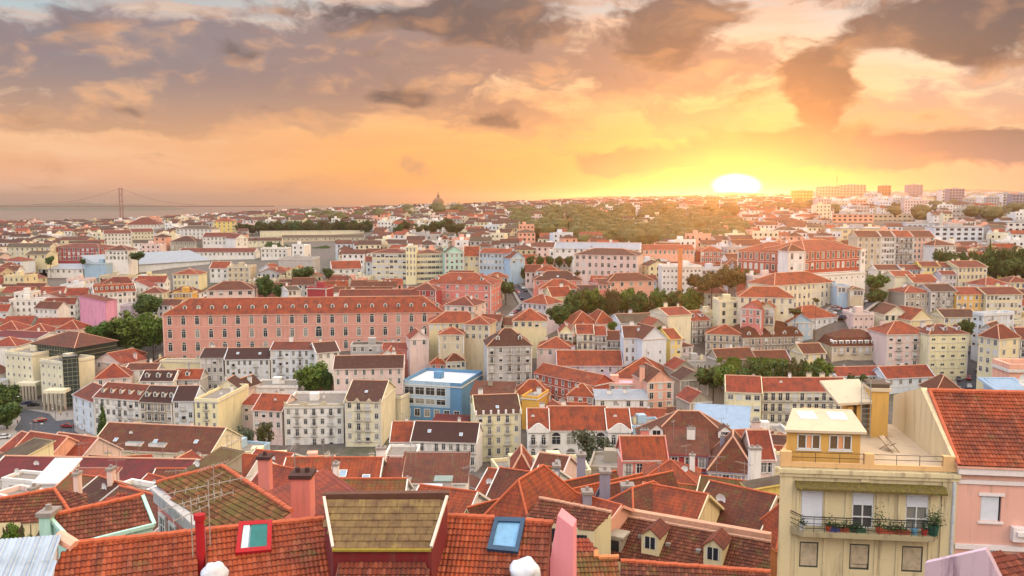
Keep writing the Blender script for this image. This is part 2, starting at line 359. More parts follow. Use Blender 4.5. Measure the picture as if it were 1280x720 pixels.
def terrain():
    rows = [-200, -100, -40, 0, 10, 20, 30, 45, 60, 80, 100, 125, 150, 175, 200, 230, 260, 285, 310, 335, 360, 390, 420, 450, 480, 540, 600, 700, 800, 950, 1100, 1300, 1500, 1800, 2200, 2600, 3000, 3700, 4500, 5700, 7000]
    na = 64; vs, fs = [], []
    for r, Y in enumerate(rows):
        for c in range(na + 1):
            a = -1.5 + 3.0 * c / na; X = a * (abs(Y) + 60) if Y < 60 else a * (Y + 60)
            vs.append((X, Y, T(X, Y) + (mnoise.noise(Vector((X / 300, Y / 300, 0))) * min(6, max(0, (Y - 900) / 200)) if Y > 900 else 0)))
    for r in range(len(rows) - 1):
        for c in range(na):
            i = r * (na + 1) + c; fs.append((i, i + 1, i + na + 2, i + na + 1))
    me = bpy.data.meshes.new('ground'); me.from_pydata(vs, [], fs); me.polygons.foreach_set('use_smooth', [True] * len(fs))
    m, t, b = newmat('ground_mix'); g = mnode(t, 'ShaderNodeNewGeometry').outputs['Position']
    n = mnoise_(t, g, .03, 6, .6); n2_ = mnoise_(t, g, .3, 5, .7)
    x = mmix(t, mmap(t, n, .5, .66), lin((92, 84, 78)), lin((76, 78, 56))); x = mmix(t, mmap(t, n2_, .4, .7, 0, .6), x, lin((124, 112, 100)))
    t.links.new(x, b.inputs['Base Color']); b.inputs['Roughness'].default_value = .95
    me.materials.append(m); setting(place('ground', me))
terrain()
def water():
    mb = MB(); mb.quad([(-16000, -600, 5), (14000, -600, 5), (14000, 16000, 5), (-16000, 16000, 5)])
    m, t, b = newmat('river_water'); b.inputs['Base Color'].default_value = (.12, .14, .16, 1); b.inputs['Roughness'].default_value = .16
    g = mnode(t, 'ShaderNodeNewGeometry').outputs['Position']; bp = mnode(t, 'ShaderNodeBump'); bp.inputs['Strength'].default_value = .3; bp.inputs['Distance'].default_value = .4
    t.links.new(mnoise_(t, mscale(t, g, (.02, .05, .02)), 1, 5), bp.inputs['Height']); t.links.new(bp.outputs[0], b.inputs['Normal'])
    # the estuary lies below the land; only the open part to the south-west shows
    setting(mb.build('river', m))
water()
def far_hills():
    m = plain('far_hill_scrub', (92, 98, 78), .95, scale=.01)
    # far bank beyond the river, and the ridges behind the city
    def ridge(name, Y, depth, pts):
        vs, fs = [], []; n = 90; x0, x1 = pts[0][0], pts[-1][0]
        def top(px):
            for (a, ya), (b, yb) in zip(pts, pts[1:]):
                if a <= px <= b: return ya + (yb - ya) * (px - a) / (b - a)
        rows = [(0, 0), (.2, .45), (.4, .8), (.6, 1), (1, .6), (1.4, 0)]
        for fy, fh in rows:
            for i in range(n + 1):
                px = x0 + (x1 - x0) * i / n; py = top(px) ; yy = Y + depth * fy
                p = W(px, py, Y + depth * .6); zt = p.z + mnoise.fractal(Vector((px / 25, Y / 1000, 0)), 1, 2, 4) * 1.2 * Y / 1100
                X = (px - 640) / F * Y * (1 + depth * fy / Y * .9)
                vs.append((X, yy, 0 + (zt + 3) * fh - 3 + mnoise.noise(Vector((px / 9, fy * 4, 3))) * .6 * Y / 1100 * fh))
        for r in range(len(rows) - 1):
            for i in range(n):
                k = r * (n + 1) + i; fs.append((k, k + 1, k + n + 2, k + n + 1))
        me = bpy.data.meshes.new(name); me.from_pydata(vs, [], fs); me.materials.append(m); setting(place(name, me))
    ridge('hills_far_bank', 8200, 1600, [(-500, 256), (-100, 256), (20, 255.5), (70, 255), (90, 252.5), (120, 255), (150, 255), (180, 256), (205, 258), (225, 261), (250, 264.5), (300, 265)])
    ridge('hills', 5200, 1500, [(560, 262), (640, 253), (700, 248), (760, 244), (800, 246), (860, 244), (920, 240), (980, 243), (1040, 239), (1100, 240), (1180, 236), (1230, 237), (1290, 240), (1500, 236), (1700, 240)])
far_hills()
# ---------------------------------------------------------------- kit of building parts (shared meshes, local: x along the wall, -y outwards)
def window_mesh(style, w, h):
    def f():
        mb = MB(); hw = w / 2
        if style != 'n':   # stone surround, proud of the wall
            t = .16
            for b in ((-hw - t, hw + t, h, h + t), (-hw - t - .06, hw + t + .06, -t, 0), (-hw - t, -hw, 0, h), (hw, hw + t, 0, h)): mb.box(b[0], b[1], -.09, .05, b[2], b[3], 2)
        if style in 'sp':
            mb.box(-hw, hw, -.03, .04, 0 if style == 's' else h * .45, h, 3)
            if style == 'p': mb.quad([(-hw, -.012, 0), (hw, -.012, 0), (hw, -.012, h * .45), (-hw, -.012, h * .45)], 1)
        elif style == 'g':
            mb.quad([(-hw, -.012, 0), (hw, -.012, 0), (hw, -.012, h), (-hw, -.012, h)], 1)
            mb.box(-hw * 1.0, -hw * .45, -.08, -.02, 0, h, 4); mb.box(hw * .45, hw, -.08, -.02, 0, h, 4)
        else:
            mb.quad([(-hw, -.012, 0), (hw, -.012, 0), (hw, -.012, h), (-hw, -.012, h)], 1)
            fr = .07
            for b in ((-hw, -hw + fr, 0, h), (hw - fr, hw, 0, h), (-.035, .035, fr, h - fr), (-hw + fr, hw - fr, 0, fr), (-hw + fr, hw - fr, h - fr, h)): mb.box(b[0], b[1], -.05, -.015, b[2], b[3], 0)
            if h > 1.3: mb.box(-hw + fr, hw - fr, -.045, -.015, h * .66, h * .66 + .05, 0)
            if style == 'a':
                n = 10; c = [(math.cos(math.pi * i / n) * hw, math.sin(math.pi * i / n) * hw) for i in range(n + 1)]; o = [(x * 1.2, z * 1.2) for x, z in c]
                mb.quad([(x, -.02, h + z) for x, z in c], 1)
                for i in range(n): mb.quad([(o[i][0], -.1, h + o[i][1]), (c[i][0], -.1, h + c[i][1]), (c[i + 1][0], -.1, h + c[i + 1][1]), (o[i + 1][0], -.1, h + o[i + 1][1])], 2)
        return mb.mesh('window', [FRAME, GLASS, STONE, SHUT, GREENSH])
    return cached(('win', style, round(w, 2), round(h, 2)), f)
def balcony_mesh(w):
    def f():
        mb = MB(); d = .85; mb.box(-w / 2, w / 2, -d, .05, -.16, 0, 0)
        for s in (-1, 1): mb.box(s * w * .38 - .08, s * w * .38 + .08, -d * .7, .04, -.42, -.16, 0)
        for z in (.08, .95): 
            mb.bar((-w / 2, -d + .04, z), (w / 2, -d + .04, z), .03, 1)
            for s in (-1, 1): mb.bar((s * (w / 2 - .03), -d + .04, z), (s * (w / 2 - .03), 0, z), .03, 1)
        n = max(4, int(w / .22))
        for i in range(n + 1): x = -w / 2 + .03 + (w - .06) * i / n; mb.bar((x, -d + .04, 0), (x, -d + .04, .95), .018, 1, 3)
        return mb.mesh('balcony', [STONE, IRON])
    return cached(('balc', round(w, 1)), f)
def dormer_mesh(wall, tk, w=1.5, h=1.5, kind='g'):
    def f():
        mb = MB(); dp = 2.6
        mb.box(-w / 2, w / 2, 0, dp, -.8, h, 0, skip='bk')
        mb.quad([(-w * .3, -.03, .15), (w * .3, -.03, .15), (w * .3, -.03, h - .15), (-w * .3, -.03, h - .15)], 2)
        for x in (-w * .3 - .04, -.03, w * .3 - .02): mb.box(x, x + .06, -.07, -.035, .15, h - .15, 3)
        if kind == 'g':
            mb.quad([(-w / 2, 0, h), (w / 2, 0, h), (0, 0, h + w * .4)], 0)
            o = .15; mb.slab([[(-w / 2 - o, -o, h - .1), (0, -o, h + w * .42), (0, dp, h + w * .42), (-w / 2 - o, dp, h - .1)][::-1]], .08, 1)
            mb.slab([[(0, -o, h + w * .42), (w / 2 + o, -o, h - .1), (w / 2 + o, dp, h - .1), (0, dp, h + w * .42)][::-1]], .08, 1)
        else: mb.slab([[(-w / 2 - .12, -.15, h), (w / 2 + .12, -.15, h), (w / 2 + .12, dp, h + .35), (-w / 2 - .12, dp, h + .35)]], .1, 0)
        return mb.mesh('dormer', [wm(wall), tm(tk), GLASS, FRAME])
    return cached(('dorm', wall, tk, w, h, kind), f)
def chimney_mesh(wall, w=.9, h=2.0, d=.7):
    def f():
        mb = MB(); mb.box(-w / 2, w / 2, -d / 2, d / 2, -1.6, h, 0); mb.box(-w / 2 - .1, w / 2 + .1, -d / 2 - .1, d / 2 + .1, h, h + .14, 1)
        n = max(1, int(w / .45))
        for i in range(n): x = -w / 2 + w * (i + .5) / n; mb.bar((x, 0, h + .14), (x, 0, h + .55), .13, 1, 6)
        return mb.mesh('chimney', [wm(wall), CAP])
    return cached(('chim', wall, w, h, d), f)
def antenna_mesh():
    def f():
        mb = MB(); mb.bar((0, 0, -.6), (0, 0, 2.6), .035, 0); mb.bar((-.9, 0, 2.4), (.9, .25, 2.45), .025, 0)
        for i in range(7): x = -.8 + i * .27; mb.bar((x, -.32 + i * .03, 2.4), (x, .42 - i * .02, 2.44), .014, 0, 3)
        mb.bar((-.3, 0, 1.7), (.45, .1, 1.72), .02, 0)
        return mb.mesh('antenna', [CAP])
    return cached('ant', f)
def dish_mesh():
    def f():
        mb = MB(); n = 12; mb.bar((0, .3, -.7), (0, .1, .2), .04, 0)
        for r0, r1, y0, y1 in ((0.02, .28, .14, .1), (.28, .5, .1, 0)):
            for i in range(n):
                a, b = 2 * math.pi * i / n, 2 * math.pi * (i + 1) / n
                mb.quad([(r0 * math.cos(a), y0, .3 + r0 * math.sin(a)), (r1 * math.cos(a), y1, .3 + r1 * math.sin(a)), (r1 * math.cos(b), y1, .3 + r1 * math.sin(b)), (r0 * math.cos(b), y0, .3 + r0 * math.sin(b))], 0)
        mb.bar((0, .1, .1), (0, -.4, .3), .02, 0)
        return mb.mesh('satellite_dish', [FRAME])
    return cached('dish', f)
def skylight_mesh(pitch):
    def f():
        mb = MB(); c, s = math.cos(pitch), math.sin(pitch); P = lambda x, v, n_: (x, v * c - n_ * s, v * s + n_ * c)
        w, h = .5, 1.2
        for (a, b, e, g) in ((-w, w, 0, .1), (-w, w, h - .1, h), (-w, -w + .1, .1, h - .1), (w - .1, w, .1, h - .1)):
            mb.quad([P(a, e, .14), P(b, e, .14), P(b, g, .14), P(a, g, .14)], 0)
            mb.quad([P(a, e, 0), P(b, e, 0), P(b, e, .14), P(a, e, .14)], 0)
        mb.quad([P(-w, .0, .11), P(w, .0, .11), P(w, h, .11), P(-w, h, .11)], 1)
        return mb.mesh('skylight', [FRAME, plain('skylight_glass', (150, 176, 196), .15)])
    return cached(('skyl', round(pitch, 2)), f)

def roof_planes(kind, w, d, h, rh, o):
    """top faces of a roof; also ridge lines"""
    x0, x1, y0, y1 = -o, w + o, -o, d + o; z = h; F_ = []; ridge = []
    if kind == 'g':
        e = h - rh * o / (d / 2); m = d / 2
        F_ = [[(x0, y0, e), (x1, y0, e), (x1, m, h + rh), (x0, m, h + rh)], [(x0, m, h + rh), (x1, m, h + rh), (x1, y1, e), (x0, y1, e)]]; ridge = [((x0, m, h + rh), (x1, m, h + rh))]
    elif kind == 'v':
        e = h - rh * o / (w / 2); m = w / 2
        F_ = [[(x0, y0, e), (m, y0, h + rh), (m, y1, h + rh), (x0, y1, e)], [(m, y0, h + rh), (x1, y0, e), (x1, y1, e), (m, y1, h + rh)]]; ridge = [((m, y0, h + rh), (m, y1, h + rh))]
    elif kind == 'h':
        W_, D_ = w + 2 * o, d + 2 * o
        if W_ > D_: a, b = (x0 + D_ / 2, d / 2, h + rh), (x1 - D_ / 2, d / 2, h + rh)
        else: a, b = (w / 2, y0 + W_ / 2, h + rh), (w / 2, y1 - W_ / 2, h + rh)
        c = [(x0, y0, z), (x1, y0, z), (x1, y1, z), (x0, y1, z)]
        if W_ > D_: F_ = [[c[0], c[1], b, a], [c[1], c[2], b], [c[2], c[3], a, b], [c[3], c[0], a]]; ridge = [(a, b), (c[0], a), (c[1], b), (c[3], a), (c[2], b)]
        else: F_ = [[c[0], c[1], a], [c[1], c[2], b, a], [c[2], c[3], b], [c[3], c[0], a, b]]; ridge = [(a, b), (c[0], a), (c[1], a), (c[3], b), (c[2], b)]
    elif kind == 's': F_ = [[(x0, y0, h), (x1, y0, h), (x1, y1, h + rh), (x0, y1, h + rh)]]
    elif kind == 'S': F_ = [[(x0, y0, h + rh), (x1, y0, h + rh), (x1, y1, h), (x0, y1, h)]]
    elif kind == 'm':
        i = rh * .35; k = rh * .7; a = [(x0, y0, z), (x1, y0, z), (x1, y1, z), (x0, y1, z)]; b = [(i, i, h + k), (w - i, i, h + k), (w - i, d - i, h + k), (i, d - i, h + k)]
        m = d / 2; r = [(i + m * .8, m, h + rh * 1.25), (w - i - m * .8, m, h + rh * 1.25)]
        F_ = [[a[0], a[1], b[1], b[0]], [a[1], a[2], b[2], b[1]], [a[2], a[3], b[3], b[2]], [a[3], a[0], b[0], b[3]], [b[0], b[1], r[1], r[0]], [b[1], b[2], r[1]], [b[2], b[3], r[0], r[1]], [b[3], b[0], r[0]]]
    return F_, ridge

OCC = []      # footprints (cx, cy, radius)
KEEP = []     # picture areas of placed buildings (x0, x1, ytop, ybase, Y)
MARK = []     # landmarks for the labels of lesser houses
def B(name, label, cat, x0, x1, ye, Y0, Y1=None, d=12, roof='g', rh=3, wall='white', tk='red', fl=3, cols=4, sides=(0, 0), dorm=0, dk='g', dw=1.5, balc='', sh=3.3, ww=1.2, wh=1.85,
      yb=None, group=None, chim=1, style='c', top=1.0, o=.35, band=True, lm=None, ant=0, skyl=0, cornice=True, dist_from_top=2.4, backfl=0, detail=True, cmat=None):
    Y1 = Y0 if Y1 is None else Y1
    A = W(x0, ye, Y0); z = A.z; zr = z - CAMZ
    Bx = (x1 - 640) / F * (Y1 * CT - zr * ST)
    dx, dy = Bx - A.x, Y1 - Y0; w = math.hypot(dx, dy); rz = math.atan2(dy, dx)
    c, s = math.cos(rz), math.sin(rz)
    loc2 = lambda x, y: (A.x + c * x - s * y, A.y + s * x + c * y)
    corners = [loc2(*q) for q in ((0, 0), (w, 0), (w, d), (0, d))]
    zb = min(T(*q) for q in corners) - .5; h = z - zb
    if h < 2.5: zb = z - 2.5; h = 2.5
    root = thing(name, label, cat, (A.x, A.y, zb), rz, group); root['kind'] = 'thing'
    W_ = wm(wall)
    mb = MB(); mb.box(0, w, 0, d, 0, h, 0, skip='b' if roof == 'f' else 'bt')
    if roof == 'g':
        for x, r in ((0, 1), (w, 0)): q = [(x, 0, h), (x, d, h), (x, d / 2, h + rh)]; mb.quad(q[::-1] if r else q, 0)
    if roof == 'v':
        for y, r in ((0, 0), (d, 1)): q = [(0, y, h), (w, y, h), (w / 2, y, h + rh)]; mb.quad(q[::-1] if r else q, 0)
    if roof in 'sS':
        a, b = (h, h + rh) if roof == 's' else (h + rh, h)
        mb.quad([(0, 0, h), (0, 0, a), (0, d, b), (0, d, h)], 0); mb.quad([(w, 0, h), (w, d, h), (w, d, b), (w, 0, a)], 0)
        if roof == 's': mb.quad([(0, d, h), (0, d, b), (w, d, b), (w, d, h)], 0)
        else: mb.quad([(0, 0, h), (w, 0, h), (w, 0, a), (0, 0, a)], 0)
    mb.build('wall', [W_], root)
    tmat = tk if not isinstance(tk, str) else tm(tk)
    if roof == 'f':
        mb = MB(); e = .35; mb.box(e, w - e, e, d - e, h, h + .05, 0, skip='b')
        for b in ((-.05, w + .05, -.05, e), (-.05, w + .05, d - e, d + .05), (-.05, e, e, d - e), (w - e, w + .05, e, d - e)): mb.box(b[0], b[1], b[2], b[3], h - .02 + .02, h + rh, 1)
        if d > 7 and w > 8: mb.box(w * .35, w * .35 + 3, d * .45, d * .45 + 3, h + .05, h + 2.4, 1); 
        mb.build('roof', [DECK if isinstance(tk, str) and tk == 'red' else tmat, W_], root)
    else:
        fs, rg = roof_planes(roof, w, d, h, rh, o); mb = MB(); mb.slab(fs, .2, 0, 1)
        for a, b in rg: mb.bar((a[0], a[1], a[2] + .02), (b[0], b[1], b[2] + .02), .17 if Y0 > 130 else .1, 2, 5)
        if roof == 'g':   # white verges
            for x in (-o + .1, w + o - .1):
                e = h - rh * o / (d / 2)
                mb.bar((x, -o, e), (x, d / 2, h + rh), .16 if Y0 > 130 else .09, 1); mb.bar((x, d / 2, h + rh), (x, d + o, e), .16 if Y0 > 130 else .09, 1)
        mb.build('roof', [tmat, W_, MORTAR if Y0 > 130 else CAPR], root)
    if cornice and h > 4:
        mb = MB(); mb.box(-.22, w + .22, -.24, 0, h - .45, h - .08, 0); mb.box(-.22, 0, 0, d, h - .45, h - .08, 0); mb.box(w, w + .22, 0, d, h - .45, h - .08, 0)
        if band:
            for k in range(1, fl): 
                zz = h - dist_from_top - (k - 1) * sh - 1.0
                if zz > 1: mb.box(0, w, -.1, 0, zz, zz + .2, 0)
            for x in (0, w - .45): mb.box(x, x + .45, -.12, -.002, max(0, h - fl * sh - 1), h - .45, 0)
        mb.build('cornice', [cmat or STONE], root)
    rr = random.Random(int(x0 * 7 + ye * 13))
    def put(me, nm, x, y, zz, a): return place(nm, me, root, (x, y, zz), a)
    styles = {'c': 'ccccccps', 's': 'sssscp', 'g': 'ggc', 'n': 'n', 'a': 'a', 'p': 'pcs'}[style]
    for k in range(fl):
        zz = h - dist_from_top - k * sh
        if zz < .8: break
        for i in range(cols):
            x = w * (i + .5) / cols; bc = balc and balc[i % len(balc)] == '1'
            hh = wh + .5 if bc else wh
            put(window_mesh(rr.choice(styles), ww, hh), 'window', x, -.002, zz - (.5 if bc else 0), 0)
            if bc: put(balcony_mesh(min(w / cols * .85, ww + 1.0)), 'balcony', x, -.002, zz - .52, 0)
        for i in range(sides[0]): put(window_mesh(rr.choice(styles), ww, wh), 'window', -.002, d * (i + .5) / sides[0], zz, -math.pi / 2)
        for i in range(sides[1]): put(window_mesh(rr.choice(styles), ww, wh), 'window', w + .002, d * (i + .5) / sides[1], zz, math.pi / 2)
    if dorm:
        me = dormer_mesh(wall if wall in ('white', 'cream', 'palepink') else 'white', tk if isinstance(tk, str) else 'red', dw, 1.5, dk)
        for i in range(dorm):
            yy = (d * .16 if roof in 'gh' else rh * .12); place('dormer', me, root, (w * (i + .5) / dorm, yy if roof != 'm' else .25, h + (rh * yy / (d / 2) if roof != 'm' else rh * .12)))
    for i in range(chim):
        x = w * rr.uniform(.1, .9); yy = d * rr.uniform(.5, .75)
        zt = {'g': h + rh * (1 - abs(yy - d / 2) / (d / 2)), 'h': h + rh * .5, 'f': h + .2, 'v': h + rh * .4, 'm': h + rh, 's': h + rh * yy / d, 'S': h + rh * (1 - yy / d)}[roof]
        put(chimney_mesh(wall if rr.random() < .5 else 'white', rr.choice((.8, 1.5)), rr.choice((1.3, 1.9))), 'chimney', x, yy, zt, 0)
    if Y0 < 345 and h > 5 and w > 5 and roof != 'f' and rr.random() < .75: ant += 1
    if Y0 < 300 and rr.random() < .35: put(dish_mesh(), 'satellite_dish', w * rr.uniform(.2, .8), d * .3, h + (rh * .6 if roof in 'gh' else .9), 0)
    for i in range(ant): put(antenna_mesh(), 'antenna', w * rr.uniform(.1, .9), d * .5, h + (rh if roof != 'f' else .3), rr.uniform(0, 3))
    for i in range(skyl):
        if roof in 'gh': p = math.atan2(rh, d / 2); yy = d * rr.uniform(.12, .22); put(skylight_mesh(p), 'skylight', w * (i + .5) / skyl, yy, h + rh * yy / (d / 2) + .02, 0)
    cx, cy = loc2(w / 2, d / 2)
    OCC.append((A.x, A.y, c, s, w, d)); 
    ztop = pix((A.x, A.y, z + rh))[1]
    xs = [pix((q[0], q[1], z))[0] for q in corners]
    KEEP.append((min(xs), max(xs), ztop, yb if yb else ye + 12, min(Y0, Y1), max(Y0, Y1) + d * .6))
    if lm: MARK.append((lm, cx, cy))
    return root, w, h, put
# ---------------------------------------------------------------- the buildings one can tell apart, far to near
AB, TH_ = 'apartment building', 'town house'
HG = None
# the long hospital with its wing and the palace-like block behind
root, w_, h_, put = B('hospital', 'very long pink hospital with white trimmed windows and many small roof dormers', 'hospital', 203, 555, 394, 367, 378, 18, 'h', 6, 'hospital', 'orange', 4, 21, (3, 0), dorm=21, sh=5.6, ww=1.7, wh=2.9, style='a', yb=446, chim=4, lm='the long pink hospital', cmat=plain('pale_pink_trim', (232, 190, 176), .8), dist_from_top=4.2)
place('gothic_window', window_mesh('a', 2.6, 3.2), root, (w_ * .547, -.12, h_ - 10.0))
B('hospital_wing', 'pale pink wing with red hip roof at the east end of the long hospital', 'hospital wing', 556, 592, 381, 378, 374, 16, 'h', 3.2, 'palepink', 'red', 3, 4, (0, 2), yb=392, wh=2.0)
B('ministry_building', 'tall rose block with big red roof and round dormers behind the hospital wing', 'office building', 530, 614, 354, 418, 410, 20, 'h', 4.6, 'rose', 'orange', 4, 7, (0, 4), dorm=3, yb=388, lm='the tall rose block', sh=4)
B('annex_building', 'low brick-red annex left of the tall rose block', 'annex', 515, 545, 362, 404, 402, 10, 'h', 2.5, 'crimson', 'red', 2, 3, yb=372)
B('long_shed', 'long low house with plain red roof just behind the hospital ridge', 'outbuilding', 424, 524, 370, 398, 400, 9, 'g', 2.5, 'rose', 'red', 1, 0, yb=376, chim=2)
B('garden_house', 'small white flat-roofed house with painted side wall behind the hospital', 'house', 383, 408, 360, 402, 400, 8, 'f', .5, 'crimson', 'red', 1, 0, yb=374)
# far left
B('apartment_building', 'crimson four-storey block with cream window frames on the far left slope', AB, 66, 124, 309, 650, 640, 20, 'h', 2.4, 'crimson', 'red', 4, 10, (0, 3), yb=328, ww=1.7, wh=2.0, lm='the crimson block', sh=3.2)
B('market_hall', 'long hall with silver grey sheet roof and pale side walls on the left', 'hall', 128, 262, 333, 560, 620, 26, 's', 6, 'bluewhite', None or sheetmetal('silver_roof', (150, 156, 164), (120, 128, 138)), 0, 0, yb=344, band=False, chim=0, lm='the silver-roofed hall', o=1)
B('hall_entrance', 'pale blue slanted entrance block at the left end of the silver hall', 'entrance block', 105, 133, 329, 560, 555, 14, 'f', .5, 'skyblue', 'red', 0, 0, yb=345, band=False, chim=0)
B('office_building', 'low white office with grey sloped sheet roof left of the silver hall', 'office building', 48, 104, 336, 560, 560, 18, 's', 2, 'white', MATS['silver_roof'], 1, 8, yb=350, chim=0)
B('convent', 'long white convent with dark red roof high on the left skyline', 'convent', 157, 201, 281, 1120, 1130, 34, 'h', 9, 'white', 'red', 2, 10, yb=288, sh=5, chim=0, detail=False, lm='the convent on the left skyline')
B('apartment_building', 'pale yellow block with brown roof at the left edge of the dark tree line', AB, 266, 294, 277, 900, 905, 16, 'h', 3, 'yellow', 'orange', 4, 5, yb=290, lm='the pale yellow block')
B('apartment_building', 'white four-storey block with low red roof left of the convent houses', AB, 130, 164, 292, 760, 770, 16, 'g', 2.6, 'white', 'red', 3, 8, (0, 3), yb=305)
B('apartment_building', 'cream block with long dark red roof below the convent', AB, 164, 192, 290, 790, 800, 16, 'g', 2.6, 'palecream', 'red', 3, 7, yb=300)
B('apartment_building', 'white block with pale roof and four window rows right of the convent', AB, 220, 265, 286, 820, 815, 16, 'h', 2.6, 'white', 'grey', 3, 9, yb=297)
B('apartment_building', 'stone grey villa with brown hip roof above the silver hall', AB, 213, 245, 302, 700, 700, 16, 'h', 4, 'stone', 'brown', 2, 6, yb=311)
B('apartment_building', 'white gabled house at the right end of the row above the silver hall', AB, 294, 310, 298, 690, 700, 12, 'v', 3.4, 'white', 'red', 2, 2, yb=309)
B('apartment_building', 'white house with red roof beside the white gabled house', AB, 253, 292, 296, 700, 700, 14, 'g', 3, 'white', 'red', 2, 8, yb=309)
B('warehouse', 'very long white warehouse with dark red roof right behind the silver hall', 'warehouse', 223, 318, 315, 650, 650, 14, 'g', 2.5, 'white', 'red', 1, 18, yb=324, chim=0)
B('town_house', 'white house with brown hip roof below the crimson block', TH_, 131, 160, 313, 560, 560, 14, 'h', 3, 'white', 'rust', 2, 6, yb=324)
B('town_house', 'cream stone house left of the crimson block', TH_, 6, 62, 309, 640, 640, 12, 'g', 2.6, 'palecream', 'grey', 2, 9, yb=318, chim=3)
B('town_house', 'pale house with blind wall right of the yellow rooftop hut', TH_, 31, 58, 318, 560, 560, 14, 'g', 2, 'cream', 'grey', 1, 3, yb=332)
B('apartment_building', 'yellow three-storey house with orange roof below the silver hall', AB, 216, 248, 343, 500, 500, 14, 'h', 2.6, 'butter', 'orange', 3, 6, yb=360, lm='the yellow house below the silver hall')
B('apartment_building', 'ruined ochre stone block with flat top right of the yellow house', AB, 284, 312, 334, 520, 520, 14, 'f', .6, 'beige', 'red', 3, 4, yb=353, style='n')
B('town_house', 'white house with pinkish red roof between yellow house and ruined block', TH_, 262, 285, 335, 530, 530, 12, 'g', 3.4, 'white', 'orange', 2, 3, yb=350)
B('apartment_building', 'white block with row of small dormers in orange roof near the pink twin towers', AB, 118, 170, 366, 440, 450, 14, 'g', 3.2, 'white', 'orange', 2, 9, (0, 3), dorm=8, dw=1.2, yb=386, lm='the white block with eight dormers')
B('apartment_building', 'bright pink windowless block with curved side on the left', AB, 104, 131, 376, 420, 412, 5, 'f', .3, 'hotpink', 'red', 0, 0, yb=398, band=False, cornice=False, chim=0, lm='the bright pink block')
B('apartment_building', 'bright pink lower block with narrow window slit joined to its pink neighbour', AB, 132, 146, 377, 412, 420, 14, 's', 2.5, 'hotpink', 'red', 1, 1, yb=398, band=False, cornice=False, chim=0, style='n')
B('town_house', 'magenta pink box house just right of the bright pink block', TH_, 150, 164, 382, 430, 430, 10, 'f', .4, 'lilac', 'red', 0, 0, yb=390, chim=0, band=False)
B('manor_house', 'rose house with wide brown hip roof behind left end of the hospital', 'manor house', 258, 318, 363, 420, 424, 14, 'h', 3.6, 'palepink', 'rust', 1, 5, yb=374, lm='the rose house behind the hospital', ww=1.8)
B('tenement', 'cream balconied tenement with dark openings left of the rose house', 'tenement', 216, 240, 366, 450, 450, 8, 'f', .3, 'ochre', 'brown', 2, 6, yb=374, style='n')
B('school', 'long pale yellow four-storey school with tall white stair tower', 'school', 465, 508, 316, 490, 486, 14, 'h', 2.0, 'butter', 'red', 5, 8, yb=350, ww=1.9, wh=1.7, style='p', lm='the pale yellow school', sh=3.1)
B('school_tower', 'tall pale yellow stair tower in the middle of the school', 'stair tower', 507, 520, 309, 483, 483, 10, 'f', .4, 'butter', 'red', 5, 3, yb=350, style='n', band=False, ww=.8, chim=0)
B('school_wing', 'right wing of the pale yellow school with dark strip windows', 'school wing', 520, 554, 317, 486, 490, 14, 'h', 1.8, 'butter', 'rust', 5, 7, yb=350, ww=2.1, wh=1.5, style='n', sh=3.1)
B('apartment_building', 'mint green gabled apartment house beside the school', AB, 556, 580, 316, 480, 482, 12, 'v', 3.5, 'mint', 'grey', 4, 4, yb=340, lm='the mint green house')
B('apartment_building', 'cream house with steep orange roof right of the mint house', AB, 580, 599, 320, 486, 486, 12, 'g', 5, 'cream', 'orange', 2, 3, yb=336)
B('apartment_building', 'light blue and white terrace with three window rows', AB, 599, 637, 316, 484, 478, 12, 'g', 2.2, 'skyblue', 'orange', 3, 8, yb=343, lm='the light blue terrace')
B('town_house', 'blue-white house with blind gable at the bend of the road', TH_, 638, 656, 323, 472, 476, 8, 'v', 3.5, 'skyblue', 'red', 1, 2, yb=342)
B('chapel', 'white chapel with small bell tower above the mint house', 'chapel', 552, 560, 299, 640, 640, 6, 'h', 3, 'white', 'red', 1, 1, yb=308, chim=0, style='a')
B('town_house', 'white house with orange red roof and gable left of the school', TH_, 415, 452, 336, 520, 525, 14, 'g', 4, 'white', 'orange', 2, 5, (0, 2), yb=343)
B('apartment_building', 'white block with flat roof right of the crooked cream house', AB, 326, 358, 311, 640, 640, 14, 'f', .6, 'white', 'red', 2, 6, yb=322)
B('warehouse', 'grey concrete depot with flat roof left of the red roofed row', 'warehouse', 348, 391, 324, 540, 540, 20, 'f', .5, 'grey', 'red', 0, 0, yb=334, band=False)
B('town_house', 'white-walled garden pavilion behind the big round tree', 'pavilion', 360, 376, 363, 420, 424, 10, 'g', 1.5, 'white', 'grey', 1, 3, yb=372)
B('garden_wall', 'long pale retaining wall below the dark tree line', 'retaining wall', 325, 455, 289, 880, 900, 2, 'f', .2, 'palecream', 'red', 0, 0, yb=295, band=False, chim=0)
B('barracks', 'long beige barracks with many windows under the retaining wall', 'barracks', 352, 455, 297, 810, 820, 12, 'g', 2, 'beige', 'grey', 1, 18, yb=301, chim=0)
B('barracks', 'second lower beige barracks left of the long one', 'barracks', 300, 352, 301, 760, 765, 12, 'g', 2, 'palecream', 'brown', 1, 10, yb=304, chim=2)
